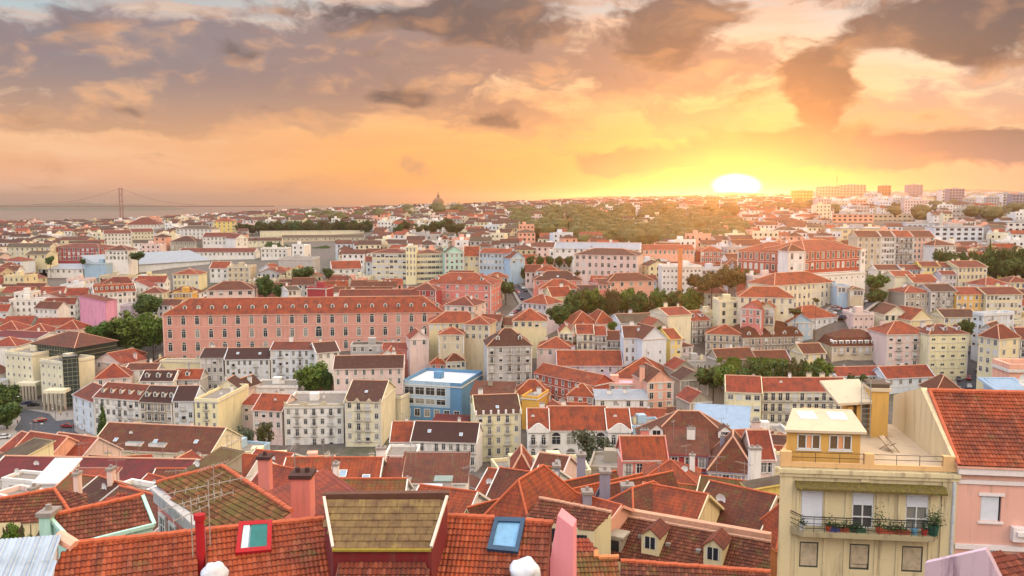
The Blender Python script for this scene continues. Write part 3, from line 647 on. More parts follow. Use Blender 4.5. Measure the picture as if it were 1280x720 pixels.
# centre
B('hotel', 'pink three-storey hotel with white window frames beneath the sunlit trees', 'hotel', 718, 797, 318, 462, 452, 18, 'h', 3, 'palepink', 'brown', 3, 10, (3, 0), yb=346, ww=1.5, wh=2.2, sh=4.0, lm='the pink three-storey hotel')
B('villa', 'brick villa with brown hip roof right below the pink hotel', 'villa', 760, 818, 352, 418, 424, 12, 'h', 3.4, 'salmon', 'rust', 1, 5, yb=368, lm='the brick villa', ww=1.5, wh=2.4)
B('villa', 'narrow rose side wing left of the brick villa', 'villa wing', 748, 764, 355, 416, 418, 12, 'g', 2, 'rose', 'rust', 1, 3, yb=368)
B('long_building', 'long white building with blue-grey sheet roof behind the hotel', 'hall', 693, 800, 310, 500, 490, 12, 'g', 3.2, 'white', MATS['silver_roof'], 1, 14, yb=318, chim=2, lm='the grey-roofed hall')
B('school', 'long salmon building with arched windows and orange roof behind the chimney tower', 'school', 800, 868, 312, 500, 500, 14, 'g', 2.4, 'salmon', 'orange', 1, 12, yb=325, style='a', wh=1.5, lm='the arched salmon school')
B('apartment_building', 'brick red block with white corners right of the salmon school', AB, 876, 906, 314, 500, 500, 14, 'h', 2.6, 'brick', 'orange', 2, 6, yb=330)
B('apartment_building', 'white terraced flats with small square windows around the chimney tower', AB, 828, 848, 334, 420, 420, 12, 'f', .8, 'white', 'red', 5, 4, yb=357, style='n', ww=.9, wh=1.1, band=False, lm='the white terraced flats', sh=2.9)
B('apartment_building', 'white block with square windows right of the chimney tower', AB, 852, 877, 334, 418, 420, 14, 'f', .8, 'white', 'red', 4, 5, (0, 3), yb=355, style='n', ww=1.0, wh=1.1, band=False, sh=3)
B('workshop', 'low white workshop with flat roof right of the white flats', 'workshop', 877, 912, 337, 430, 432, 14, 'f', .4, 'bluewhite', 'red', 1, 6, yb=347, band=False)
B('palace', 'long white palace with red panelled upper storeys and orange roof', 'palace', 1006, 1076, 314, 392, 412, 24, 'h', 4.2, 'brick', 'orange', 2, 11, (0, 0), yb=352, sh=4.6, ww=1.5, wh=2.6, cmat=plain('pale_trim', (232, 216, 204), .7), lm='the red and white palace', dist_from_top=3.6, chim=0)
B('palace_corner', 'white corner pavilion of the palace with paired pilasters', 'palace pavilion', 985, 1006, 314, 388, 390, 8, 'h', 3.0, 'white', 'rust', 2, 2, yb=355, sh=4.6, wh=2.6, dist_from_top=3.6, chim=0)
B('palace_wing', 'sun-struck left wing of the palace with red panels', 'palace wing', 922, 985, 313, 420, 400, 20, 'h', 4, 'brick', 'orange', 2, 9, yb=348, sh=4.6, ww=1.4, wh=2.6, cmat=MATS['pale_trim'], dist_from_top=3.6, chim=0)
B('podium', 'white podium wall with small windows below the palace', 'podium', 1006, 1082, 345, 384, 404, 6, 'f', .4, 'white', 'red', 1, 11, yb=363, style='n', ww=.9, wh=.9, band=False, chim=0)
B('palace_end', 'white right-hand end bay of the palace', 'palace bay', 1076, 1082, 314, 411, 413, 20, 'f', .8, 'white', 'red', 2, 1, yb=350, band=False, chim=0)
B('town_house', 'white and red garden house left below the palace corner', TH_, 941, 986, 346, 384, 384, 12, 'f', .5, 'palepink', 'red', 1, 5, yb=360)
B('mansion', 'cream mansion with bright orange hip roof and rows of tall windows', 'mansion', 968, 1042, 357, 368, 384, 16, 'h', 4.4, 'palecream', 'orange', 3, 13, (0, 0), yb=385, ww=1.0, wh=2.2, sh=3.8, lm='the cream mansion')
B('mansion', 'lower cream mansion wing with orange roof and arched windows facing the trees', 'mansion wing', 923, 993, 371, 356, 352, 12, 'h', 3.8, 'palecream', 'orange', 2, 7, (0, 0), yb=390, ww=1.0, wh=2.0, sh=4.2)
# white row and coloured row, right
for i, (a, b, wl, t, l, ch) in enumerate(((1072, 1102, 'beige', 'rust', 'tall beige block at the left end of the white apartment row', 'g'), (1102, 1119, 'white', 'rust', 'narrow bright white block second in the white apartment row', 'g'),
        (1119, 1142, 'grey', 'orange', 'grey balconied block third in the white apartment row', 'g'), (1142, 1168, 'salmon', 'rust', 'warm cream block at the right end of the white apartment row', 'g'))):
    B('apartment_building', l, AB, a, b, 296, 478, 478, 13, ch, 3, wl, t, 5, 4 + (i % 2), yb=331, balc='1' if i == 2 else '', lm='the white apartment row' if i == 1 else None, sh=3.1, group='blocks of the tall apartment row')
B('school', 'white two-storey school with rust roof right of the apartment row', 'school', 1168, 1195, 307, 470, 474, 14, 'h', 3, 'white', 'rust', 2, 7, yb=322)
for a, b, ye, wl, t, l in ((1096, 1126, 337, 'white', 'rust', 'low white house with rust roof left of the blue house'), (1126, 1152, 337, 'blue', 'red', 'bright blue house in the colourful row'), (1152, 1175, 333, 'yellow', 'red', 'lemon yellow house in the colourful row'),
        (1175, 1195, 334, 'teal', 'red', 'turquoise house in the colourful row')):
    B('town_house', l, TH_, a, b, ye, 420, 420, 10, 'g', 2.0, wl, t, 2, 4, yb=344, lm=l.split(' in ')[0].replace('bright', 'the bright').replace('lemon', 'the lemon').replace('turq', 'the turq') if ' in ' in l else None, group='colourful houses in a row')
B('town_house', 'white house with violet windows below the turquoise house', TH_, 1177, 1196, 343, 412, 412, 8, 'g', 1.4, 'lilac', 'red', 2, 4, yb=350)
B('manor_house', 'cream manor with stone trim right of the turquoise house', 'manor house', 1198, 1234, 334, 416, 420, 14, 'g', 2.4, 'cream', 'red', 3, 7, yb=350, chim=3, lm='the cream manor')
B('town_house', 'cream house with red mono roof below the blue house', TH_, 1118, 1143, 345, 395, 395, 12, 'g', 1.8, 'palecream', 'orange', 1, 0, (0, 0), yb=357)
B('town_house', 'white house with orange roof under the lemon yellow house', TH_, 1142, 1174, 353, 390, 392, 12, 'g', 3, 'palecream', 'orange', 1, 6, yb=360)
B('town_house', 'pale blue garage building beside the car park below the palace', TH_, 1047, 1062, 358, 375, 375, 8, 'f', .4, 'skyblue', 'red', 1, 3, yb=373)
B('town_house', 'low grey pavilion right of the pale blue garage', TH_, 1063, 1080, 362, 372, 372, 8, 'h', 1.0, 'beige', 'grey', 1, 4, yb=373, chim=0)
for a, b, ye, wl, t, rk, l, co, fl_ in ((1131, 1164, 366, 'stone', 'coral', 'h', 'stone grey block with red hip roof and roof terrace', 5, 4), (1164, 1196, 364, 'grey', 'brown', 'g', 'grey block with laundry-strewn balconies beside the orange-yellow house', 5, 5),
        (1196, 1232, 368, 'ochre', 'coral', 'g', 'orange-yellow house with white chimneys and red roof', 5, 4), (1233, 1278, 368, 'cream', 'red', 'g', 'cream terrace with red roof right of the orange-yellow house', 9, 4)):
    B('apartment_building', l, AB, a, b, ye, 372, 374, 12, rk, 2.4, wl, t, fl_, co, yb=388, balc='01' if wl == 'grey' else '', chim=3, lm='the orange-yellow house' if wl == 'ochre' else None)
B('villa', 'white villa with red hip roof and blue eaves by the tree belt', 'villa', 1232, 1263, 357, 400, 404, 12, 'h', 3, 'white', 'coral', 1, 6, yb=363)
B('villa', 'cream bungalow with red roof at the right edge above the terrace', 'villa', 1262, 1290, 353, 410, 410, 12, 'h', 2.4, 'cream', 'red', 1, 4, yb=360)
B('apartment_building', 'white modern block with blue glazed stair right of the red tangle of roofs', AB, 1229, 1268, 394, 340, 345, 5, 'f', .8, 'bluewhite', 'red', 4, 5, (2, 0), yb=420, style='p', band=False, lm='the white modern block')
B('apartment_building', 'grey-white slim block with brown roof on the far side of the car-lined street', AB, 1240, 1252, 412, 322, 330, 4, 'g', 2, 'grey', 'rust', 4, 3, yb=440)
B('apartment_building', 'cream block with chimneyed red roof right of the car-lined street', AB, 1249, 1275, 424, 300, 304, 8, 'h', 4.4, 'cream', 'red', 4, 2, (3, 0), yb=462, lm='the cream block by the car-lined street')
B('apartment_building', 'grey balconied block beside the cream block at the right edge', AB, 1276, 1306, 424, 304, 304, 10, 'g', 3.4, 'grey', 'red', 4, 4, yb=462, balc='1')
B('town_house', 'narrow lilac house with small windows beside the tall pink block', TH_, 1067, 1093, 393, 352, 352, 12, 'f', .5, 'palepink', 'red', 4, 4, (0, 3), yb=416, style='n', ww=.9, wh=1.0, band=False, chim=3)
B('town_house', 'white gabled house with green shutters behind the tall pink block', TH_, 1105, 1136, 393, 352, 352, 12, 'v', 3.4, 'palecream', 'rust', 3, 4, yb=410, style='g')
B('town_house', 'house with wide red mono roof behind the yellow striped block', TH_, 1138, 1166, 400, 345, 348, 12, 'v', 4.2, 'cream', 'orange', 1, 1, yb=408)
B('town_house', 'house with brown ridged roofs right of the yellow striped block', TH_, 1180, 1222, 396, 356, 356, 12, 'g', 2.4, 'cream', 'brown', 1, 6, yb=402, chim=3)
B('apartment_building', 'tall pink block with orange hip roof and mixed white blinds', AB, 1109, 1160, 418, 330, 332, 14, 'h', 4, 'palepink', 'orange', 5, 5, (0, 0), yb=466, ww=1.3, wh=1.6, sh=3.2, style='p', balc='01010', lm='the tall pink block')
B('apartment_building', 'yellow block with horizontal white balcony bands and dark red dormered roof', AB, 1161, 1211, 418, 326, 328, 14, 'h', 2.8, 'butter', 'red', 6, 4, yb=478, dorm=3, ww=1.5, wh=.9, sh=3.2, style='n', lm='the yellow striped block')
B('apartment_building', 'stone block with mansard roof and a row of big white dormers', AB, 1040, 1104, 433, 338, 340, 12, 'm', 4.6, 'beige', 'rust', 3, 8, yb=458, dorm=8, dw=1.6, dk='f', balc='01', lm='the stone block with big white dormers')
B('town_house', 'white house with bright orange roof and light blue gable', TH_, 1001, 1047, 399, 354, 362, 14, 'h', 4.4, 'bluewhite', 'orange', 4, 7, (0, 0), yb=424, ww=.9, wh=1.4, lm='the white house with light blue gable')
B('town_house', 'light blue narrow house left of the white orange-roofed house', TH_, 985, 1016, 403, 350, 352, 12, 'v', 3.4, 'skyblue', 'orange', 4, 4, yb=428, ww=.8)
B('town_house', 'low rust-roofed house between stone blocks near the round shrubs', TH_, 1004, 1032, 442, 332, 334, 10, 'g', 3, 'cream', 'rust', 1, 3, yb=452)
B('apartment_building', 'grey-beige block with iron balcony line and orange roof', AB, 882, 929, 417, 350, 346, 14, 'h', 3.0, 'beige', 'orange', 3, 6, yb=440, balc='1', ww=1.0, wh=1.8, lm='the grey-beige balconied block')
B('apartment_building', 'grey-beige block with rust mansard roof and round white dormers', AB, 929, 1003, 422, 344, 348, 14, 'm', 4.6, 'stone', 'rust', 3, 9, yb=444, dorm=5, dk='g', balc='1', ww=1.0, wh=1.8)
B('town_house', 'tall cream house with small green-shuttered front left of the mansion', TH_, 898, 926, 377, 360, 360, 10, 'f', .8, 'butter', 'orange', 3, 2, (0, 3), yb=402, style='g', chim=0)
B('town_house', 'rose house with sloped orange tiles under the mansion wing', TH_, 926, 952, 385, 350, 345, 10, 'v', 3.0, 'rose', 'orange', 2, 3, yb=400)
B('town_house', 'small stone house with orange tiles right of the rose house', TH_, 950, 968, 385, 348, 346, 10, 'v', 2.6, 'beige', 'orange', 2, 3, yb=400, balc='1')
for a, b, ye, Y, l, wl in ((944, 970, 407, 352, 'orange-roofed house peeking over the round-dormer block', 'palecream'), (966, 990, 404, 356, 'pale house with tilted red tiles behind the round-dormer block', 'white')):
    B('town_house', l, TH_, a, b, ye, Y, Y, 10, 'v', 2.8, wl, 'orange', 2, 3, yb=414)
B('apartment_building', 'tall white blank-sided block with stacked iron balconies', AB, 865, 888, 401, 358, 362, 16, 'g', 3.0, 'grey', 'coral', 5, 4, (0, 0), yb=432, balc='1', dorm=2, lm='the tall white blank-sided block')
B('apartment_building', 'tall white windowless wall block left of the iron balconies', AB, 835, 864, 394, 352, 356, 14, 'g', 2.2, 'palecream', 'coral', 0, 0, yb=432, chim=2, band=False)
B('town_house', 'slim yellow house with red roof squeezed right of the white gable', TH_, 838, 852, 424, 336, 338, 12, 'g', 3.2, 'yellow', 'orange', 3, 2, yb=450, style='p', ww=1.2, lm='the slim yellow house')
B('town_house', 'lilac low house behind the slim yellow house', TH_, 852, 866, 434, 342, 345, 8, 'h', 1.4, 'lilac', 'brown', 2, 2, yb=446)
B('town_house', 'white house with plain pointed gable and two tiny windows', TH_, 803, 833, 424, 326, 330, 12, 'v', 4.4, 'bluewhite', 'rust', 2, 2, yb=447, style='n', ww=.8, wh=1.2, dist_from_top=6, band=False, lm='the white pointed gable')
B('town_house', 'white twin-chimney house with narrow windows left of the white gable', TH_, 780, 803, 422, 330, 330, 12, 'g', 3.6, 'bluewhite', 'rust', 3, 3, yb=445, ww=.9, chim=3)
B('town_house', 'grey gabled house with pink red slope behind the white gable', TH_, 808, 838, 412, 348, 350, 12, 'v', 4, 'stone', 'orange', 2, 4, yb=424)
B('workshop', 'long grey asbestos-roofed workshop beside the round green trees', 'workshop', 776, 836, 404, 372, 378, 14, 'g', 3, 'bluewhite', 'grey', 1, 3, (0, 0), yb=418, chim=1)
for a, b, ye, wl, t, l, k in ((699, 716, 416, 'butter', 'coral', 'yellowish gabled house left in the little terrace above the red complex', 'v'), (721, 742, 417, 'palecream', 'coral', 'cream house with iron balconies in the little terrace', 'g'),
        (742, 758, 419, 'grey', 'coral', 'grey house with white attic box in the little terrace', 'g'), (758, 777, 425, 'grey', 'rust', 'grey stone house with dark roof at the right of the little terrace', 'g')):
    B('town_house', l, TH_, a, b, ye, 345, 345, 10, k, 3, wl, t, 3, 3, yb=440, balc='1', group='houses of the little terrace')
for a, b, ye, l in ((716, 748, 406, 'low building with two orange hip roofs, left one'), (744, 770, 405, 'orange hip-roofed building beside the grey workshop')):
    B('workshop', l, 'workshop', a, b, ye, 378, 380, 16, 'h', 5, 'salmon', 'orange', 1, 3, yb=416, chim=0)
B('town_house', 'lilac house with orange hip roof left of the round clipped tree', TH_, 653, 684, 378, 388, 380, 12, 'h', 3.6, 'lilac', 'orange', 2, 5, (3, 0), yb=394, lm='the lilac house')
B('town_house', 'wide low building with orange hip roof above the grey balcony tower', TH_, 641, 684, 401, 356, 356, 14, 'h', 4.4, 'cream', 'orange', 1, 5, yb=416, ww=1.4)
B('workshop', 'long rust-roofed building with skylights along the curving road', 'workshop', 667, 728, 350, 436, 436, 14, 'h', 4, 'rose', 'brown', 1, 6, yb=356, skyl=3, chim=0)
B('workshop', 'rose house with wide orange roof below the skylit rust roof', 'workshop', 674, 724, 361, 414, 414, 14, 'h', 4, 'palepink', 'orange', 1, 4, yb=372)
B('town_house', 'cream gabled end house in front of the wide orange roof', TH_, 690, 716, 371, 396, 400, 10, 'g', 4, 'cream', 'coral', 1, 0, yb=380)
B('workshop', 'dark brown flat shed left of the brick villa', 'shed', 722, 746, 363, 412, 412, 10, 'g', 2, 'brown', 'dark', 1, 0, yb=370, chim=0)
# orange roofs between hospital and the grey tower
B('school', 'cream stone school with wide orange hip roof right of the hospital', 'school', 536, 606, 404, 352, 354, 14, 'h', 3.8, 'cream', 'orange', 1, 9, yb=418, ww=1.2, wh=2, lm='the cream stone school')
B('town_house', 'ochre stone pavilion with small orange hip roof below the stone school', TH_, 548, 580, 418, 338, 338, 9, 'h', 2.2, 'beige', 'orange', 2, 2, yb=432, style='n')
B('town_house', 'brown house with orange hip roof left of the grey balcony tower', TH_, 580, 612, 405, 344, 342, 12, 'h', 2.6, 'beige', 'orange', 2, 4, yb=428, style='n')
B('apartment_building', 'tall grey tower house with stacked balconies and dark hip roof', AB, 609, 665, 433, 318, 320, 14, 'h', 5.6, 'grey', 'brown', 5, 5, yb=481, balc='10111', dorm=2, lm='the grey balcony tower', ww=1.1)
B('town_house', 'small house with two orange hips just left of the grey balcony tower', TH_, 537, 558, 455, 336, 336, 6, 'h', 2.4, 'rose', 'orange', 1, 2, yb=455)
B('town_house', 'low house with rust roof above the blue office', TH_, 558, 582, 452, 334, 336, 8, 'h', 3, 'cream', 'rust', 1, 4, yb=462)
B('town_house', 'pink low-roofed house at the foot of the hospital right end', TH_, 478, 510, 436, 345, 345, 9, 'g', 1.8, 'rose', 'coral', 1, 0, yb=444)
B('tenement', 'white terrace-topped shed strip in front of the hospital', 'outbuilding', 438, 498, 432, 352, 353, 8, 'f', .4, 'grey', 'grey', 1, 6, yb=438, band=False)
B('town_house', 'red pitched house crammed between hospital and the stone pavilion', TH_, 512, 536, 424, 340, 342, 9, 'v', 3, 'palepink', 'coral', 1, 2, yb=440)
B('town_house', 'dark red house beside the hospital foot with white gable', TH_, 396, 424, 441, 330, 334, 12, 'g', 3, 'white', 'brown', 1, 3, (0, 2), yb=452)
B('town_house', 'pale house with bright orange tiles over the long pink house', TH_, 470, 500, 448, 330, 330, 10, 'v', 3.2, 'white', 'orange', 1, 2, yb=452)
B('apartment_building', 'long pale pink house with dark brown roof and balcony windows', AB, 417, 504, 461, 306, 308, 12, 'g', 3.6, 'palepink', 'brown', 2, 8, (0, 0), yb=486, wh=2.0, lm='the long pale pink house', ww=1.0)
# row below hospital, left
B('garden_wall', 'long cream retaining wall at the left foot of the hospital', 'retaining wall', 200, 250, 451, 344, 342, 5, 'f', .3, 'cream', 'red', 0, 0, yb=463, band=False, chim=0)
B('apartment_building', 'grey rendered block with dark roof left in the row under the hospital', AB, 250, 279, 447, 334, 334, 12, 'g', 2.8, 'grey', 'dark', 4, 4, yb=480, lm='the grey rendered block')
B('apartment_building', 'white block with dark attic band and small balconies under the hospital', AB, 281, 337, 449, 333, 334, 12, 'g', 3.4, 'bluewhite', 'dark', 4, 8, yb=483, balc='0100', skyl=2, ww=1.0)
B('apartment_building', 'white block with straight red roof left of the big plane tree', AB, 338, 395, 437, 334, 334, 12, 'g', 2.2, 'bluewhite', 'red', 5, 7, yb=480, balc='01001', ww=1.0, lm='the white block by the plane tree')
B('town_house', 'pink house with steep coral roof left of the hospital', TH_, 118, 152, 451, 352, 345, 12, 'v', 3.8, 'palepink', 'coral', 2, 3, yb=470, lm='the pink house left of the hospital')
B('town_house', 'pink house with wide coral hip roof lower on the slope', TH_, 118, 163, 474, 326, 330, 12, 'h', 4.6, 'palepink', 'coral', 1, 3, yb=483)
B('town_house', 'small red-roofed house under the old trees left of the hospital', TH_, 148, 172, 446, 366, 366, 9, 'h', 2.8, 'rose', 'coral', 1, 2, yb=450)
B('town_house', 'low white sheds with red roof strip beside the cream retaining wall', TH_, 157, 196, 462, 340, 340, 8, 'g', 1.8, 'white', 'rust', 1, 3, yb=468)
B('town_house', 'house with dark roof and three white dormers above the white row', TH_, 175, 216, 476, 318, 318, 10, 'g', 3, 'white', 'dark', 1, 4, yb=484, dorm=3)
B('town_house', 'orange-roofed house with grey dormer beside the grey rendered block', TH_, 215, 250, 474, 322, 322, 9, 'g', 3.0, 'grey', 'orange', 1, 3, yb=484, dorm=1)
B('town_house', 'twin brown gables behind the cream corner block', TH_, 270, 298, 485, 302, 302, 8, 'v', 3, 'palecream', 'brown', 1, 2, yb=492)
B('town_house', 'brown pitched house next to the twin brown gables', TH_, 286, 307, 484, 312, 310, 10, 'v', 3, 'palepink', 'brown', 1, 2, yb=500)
# left: cream and glass offices by the square
root, w_, h_, put = B('office_building', 'cream office block with square windows over an arcade by the square', 'office building', 6, 40, 441, 352, 346, 16, 'f', .8, 'palecream', 'red', 4, 5, yb=500, style='n', ww=.9, wh=1.2, band=False, lm='the cream arcade offices', sh=3.4, chim=0)
root, w_, h_, put = B('office_building', 'cream office wing with three columns of square windows beside dark glass', 'office building', 50, 78, 451, 338, 332, 14, 'f', .8, 'palecream', 'red', 4, 4, yb=503, style='n', ww=.9, wh=1.2, band=False, sh=3.4, chim=0)
GL = plain('office_glass', (52, 62, 58), .12, noise=.4, scale=.6)
def glassblock(label, x0, x1, ye, Y0, Y1, d, tk, rh, roof, yb):
    MATS['plaster_glasswall'] = GL; WALL['glasswall'] = (40, 50, 48)
    root, w_, h_, put = B('office_building', label, 'office building', x0, x1, ye, Y0, Y1, d, roof, rh, 'glasswall', tk, 0, 0, yb=yb, band=False, cornice=False, chim=0)
    mb = MB(); z = h_
    while z > max(1, h_ - 26): mb.box(-.05, w_ + .05, -.06, -.002, z - .16, z, 0); z -= 1.7
    for i in range(int(w_ / 1.6) + 1): x = min(w_, i * 1.6); mb.box(x - .05, x + .05, -.05, -.001, max(0, h_ - 27), h_ - .2, 0)
    z = h_
    while z > max(1, h_ - 26): mb.box(w_ + .002, w_ + .06, 0, d, z - .16, z, 0); z -= 1.7
    mb.build('mullion_grid', [plain('glass_mullion', (150, 146, 116), .5)], root)
glassblock('dark glass office with broad terracotta pyramid roof by the square', 39, 93, 429, 358, 346, 20, 'rust', 4.4, 'h', 498)
glassblock('dark glass bay at the right corner of the cream offices', 78, 98, 449, 331, 334, 12, 'red', .8, 'f', 505)
def arcade(x0, x1, ye, Y, label, n):
    A = W(x0, ye, Y); B_ = W(x1, ye, Y); w = B_.x - A.x; zb = T(A.x, Y) - .3; h = A.z - zb
    r = thing('arcade', label, 'arcade', (A.x, Y, zb)); mb = MB(); mb.box(0, w, 0, 5, h - 1.2, h, 0); mb.build('lintel', [wm('palecream')], r)
    for i in range(n): mb = MB(); x = w * i / (n - 1); mb.box(x - .35, x + .35, 0, .8, 0, h - 1.2, 0); mb.build('column', [wm('stone')], r)
arcade(20, 44, 479, 342, 'row of stone columns under the cream offices by the square', 7)
arcade(54, 80, 488, 326, 'second colonnade nearer the plaza below the cream wing', 6)
B('town_house', 'white building with wide red roof above the cream offices', TH_, -12, 47, 420, 392, 385, 14, 'g', 1.8, 'white', 'crimson', 2, 9, yb=432, lm='the white building at the left edge')
for a, b, ye, l in ((-10, 22, 413, 'pink pyramid roof pavilion at the far left'), (26, 58, 416, 'middle pink pyramid roof pavilion above the offices'), (70, 98, 412, 'right pink pyramid roof pavilion beside the glass office')):
    B('pavilion', l, 'pavilion', a, b, ye, 398, 398, 12, 'h', 3.6, 'palepink', 'coral', 1, 4, yb=418, chim=0, group='pavilions with pink pyramid roofs')
B('pavilion', 'coral pyramid roof with white walls cut by the left edge of the view', 'pavilion', -16, 20, 433, 366, 366, 12, 'h', 3.2, 'white', 'coral', 1, 2, yb=440, chim=0)
B('apartment_building', 'narrow blue-white side block beyond the glass office by the dark street', AB, 98, 112, 420, 380, 384, 12, 'f', .4, 'bluewhite', 'red', 0, 0, yb=448, band=False, chim=0)
# white six-storey row
B('apartment_building', 'long bluish white corner block with red roof beside the square', AB, 91, 117, 493, 304, 292, 14, 'g', 3.2, 'bluewhite', 'red', 4, 3, yb=541, ww=1.0, wh=1.7, lm='the bluish white corner block')
B('apartment_building', 'long white block with curved front gable and red roof behind the cypress', AB, 117, 174, 496, 292, 287, 14, 'g', 3.6, 'white', 'red', 5, 8, yb=541, balc='01001', dorm=5, dw=1.0, style='c')
B('apartment_building', 'stone coloured block with pinkish dormers in the white row', AB, 174, 215, 502, 286, 284, 14, 'g', 4, 'stone', 'dark', 4, 5, yb=541, balc='01110', dorm=4, dw=1.4, style='c', lm='the stone block with pink dormers')
B('apartment_building', 'narrow pale block with central iron balconies in the white row', AB, 216, 242, 501, 284, 284, 12, 'g', 3.8, 'bluewhite', 'dark', 4, 3, yb=541, balc='010')
B('apartment_building', 'tall cream corner block with blank side wall at the end of the white row', AB, 243, 272, 501, 283, 282, 24, 'f', .8, 'butter', 'red', 4, 3, (0, 0), yb=547, balc='010', ww=.9, lm='the cream corner block', style='n', band=False)
B('town_house', 'pink house with flat coral roofs right of the cream corner block', TH_, 302, 349, 505, 300, 296, 14, 'g', 2.2, 'palepink', 'coral', 2, 4, (0, 3), yb=535, lm='the flat-roofed pink house')
B('town_house', 'white-fronted house with bright orange slope above the flat-roofed pink house', TH_, 316, 352, 512, 286, 284, 14, 'g', 4, 'palepink', 'orange', 2, 4, yb=530)
B('town_house', 'long white rooftop with faint pink lettering behind the pink house', TH_, 316, 372, 484, 316, 316, 12, 'f', .5, 'white', 'red', 0, 0, yb=495, band=False)
# wavy parapet apartments
root, w_, h_, put = B('apartment_building', 'white six-storey block with wavy parapet and flat grey roof', AB, 355, 429, 509, 284, 285, 20, 'f', .9, 'white', 'red', 5, 7, (0, 0), yb=580, balc='0101010', ww=1.1, wh=1.8, lm='the wavy parapet block', sh=3.4)
def wavy(root, w_, h_, n, mat):
    mb = MB(); k = 48
    prof = [(w_ * i / k, h_ + .85 + 1.0 * max(0, math.cos(2 * math.pi * n * i / k)) ** 2) for i in range(k + 1)]
    for (xa, za), (xb, zb) in zip(prof, prof[1:]):
        mb.quad([(xa, -.12, h_ + .2), (xb, -.12, h_ + .2), (xb, -.12, zb), (xa, -.12, za)]); mb.quad([(xb, .2, h_ + .2), (xa, .2, h_ + .2), (xa, .2, za), (xb, .2, zb)]); mb.quad([(xa, -.12, za), (xb, -.12, zb), (xb, .2, zb), (xa, .2, za)])
    mb.build('parapet', [mat], root)
wavy(root, w_, h_, 3, wm('beige'))
root, w_, h_, put = B('apartment_building', 'cream six-storey block with brown roof and stacked double balconies', AB, 431, 476, 501, 281, 280, 22, 'g', 4.6, 'palecream', 'brown', 5, 4, (0, 0), yb=585, balc='0110', lm='the cream block with brown roof', sh=3.4, skyl=1)
wavy(root, w_, h_ - .9, 3, wm('beige'))
B('apartment_building', 'blank cream rear block behind the brown roofed one', AB, 483, 501, 496, 304, 302, 10, 'f', .6, 'palecream', 'red', 0, 0, yb=560, band=False, chim=2)
# blue office
root, w_, h_, put = B('office_building', 'light blue modern office with white roof deck and grid windows', 'office building', 503, 577, 479, 309, 303, 24, 'f', 1.2, 'blue', plain('white_deck', (222, 222, 226), .8), 1, 6, (0, 0), yb=526, ww=2.0, wh=2.6, sh=4.2, style='c', band=False, lm='the blue office', dist_from_top=11.5, chim=0)
mb = MB(); mb.box(-.1, w_ - 4.2, -.12, -.003, h_ - 8.0, h_ + 1.2, 0)
mb.build('pale_panel', [wm('skyblue')], root)
for k in range(2):
    for i in range(4): place('window', window_mesh('c', 3.4, 1.9 if k else 2.7), root, (2.6 + i * 4.0, -.125, h_ - 3.7 - k * 3.3))
B('shed', 'plum coloured low roof below the blue office', 'shed', 538, 580, 531, 290, 288, 9, 's', 1.6, 'stone', 'crimson', 0, 0, yb=536, chim=0, band=False)
B('town_house', 'terrace house with white rooftop skylights right of the blue office', TH_, 588, 640, 494, 292, 290, 10, 's', 3, 'stone', 'rust', 1, 5, yb=505, skyl=3, balc='1')
# white dark roof with arches
B('apartment_building', 'white two-storey house with dark brown roof and arcaded ground floor', AB, 514, 595, 551, 248, 246, 13, 'g', 4.2, 'white', 'dark', 3, 9, yb=590, balc='110100101', ww=1.0, wh=1.9, sh=3.8, lm='the white arcaded house', skyl=2)
B('apartment_building', 'steep orange roof slope left of the white arcaded house', 'house', 488, 514, 552, 252, 252, 13, 'g', 4.4, 'white', 'orange', 1, 2, yb=562)
root, w_, h_, put = B('apartment_building', 'cream five-storey block with crenellated parapet and brown roof', AB, 595, 651, 518, 262, 264, 16, 'g', 4.2, 'butter', 'brown', 5, 5, (0, 0), yb=580, balc='01010', ww=1.0, wh=1.8, lm='the crenellated cream block', sh=3.4, skyl=1)
for i in range(7): mb = MB(); x = w_ * i / 6; mb.box(x - .3, x + .3, -.2, .3, h_ - .1, h_ + 1.1, 0); mb.build('merlon', [wm('white')], root)
B('apartment_building', 'ochre yellow blank block right behind the crenellated cream block', AB, 652, 672, 497, 292, 290, 12, 'f', .8, 'ochre', 'red', 0, 0, yb=545, band=False)
B('town_house', 'house with orange hip roof left above the white mansion', TH_, 643, 688, 493, 300, 300, 10, 'h', 4.2, 'orange', 'orange', 1, 3, yb=500, chim=2)
# white curved gable mansion
root, w_, h_, put = B('mansion', 'white mansion with curved gables, arched windows and bright orange roofs', 'mansion', 686, 760, 537, 240, 240, 14, 'g', 5, 'white', 'orange', 2, 4, yb=578, style='a', ww=2.4, wh=2.2, sh=4.6, lm='the white curved-gable mansion', cornice=False, dist_from_top=4.2)
for (a, b, l, Y) in ((660, 686, 'left bay of the white mansion with rounded gable', 239), (760, 789, 'right bay of the white mansion with rounded gable', 239)):
    root, w_, h_, put = B('mansion_bay', l, 'mansion bay', a, b, 538, Y, Y, 14, 'g', 4.6, 'white', 'orange', 2, 2, yb=578, style='a', ww=1.2, wh=1.7, balc='1', sh=4, cornice=False, dist_from_top=3.6)
    mb = MB(); k = 16
    pr = [(w_ * i / k, h_ + .2 + 1.9 * math.sin(math.pi * i / k) ** 1.5) for i in range(k + 1)]
    for (xa, za), (xb, zb) in zip(pr, pr[1:]):
        mb.quad([(xa, -.45, h_ - .6), (xb, -.45, h_ - .6), (xb, -.45, zb), (xa, -.45, za)]); mb.quad([(xa, -.45, za), (xb, -.45, zb), (xb, 0, zb), (xa, 0, za)]); mb.quad([(xb, 0, h_ - .6), (xa, 0, h_ - .6), (xa, 0, za), (xb, 0, zb)])
    mb.build('curved_gable', [wm('white')], root)
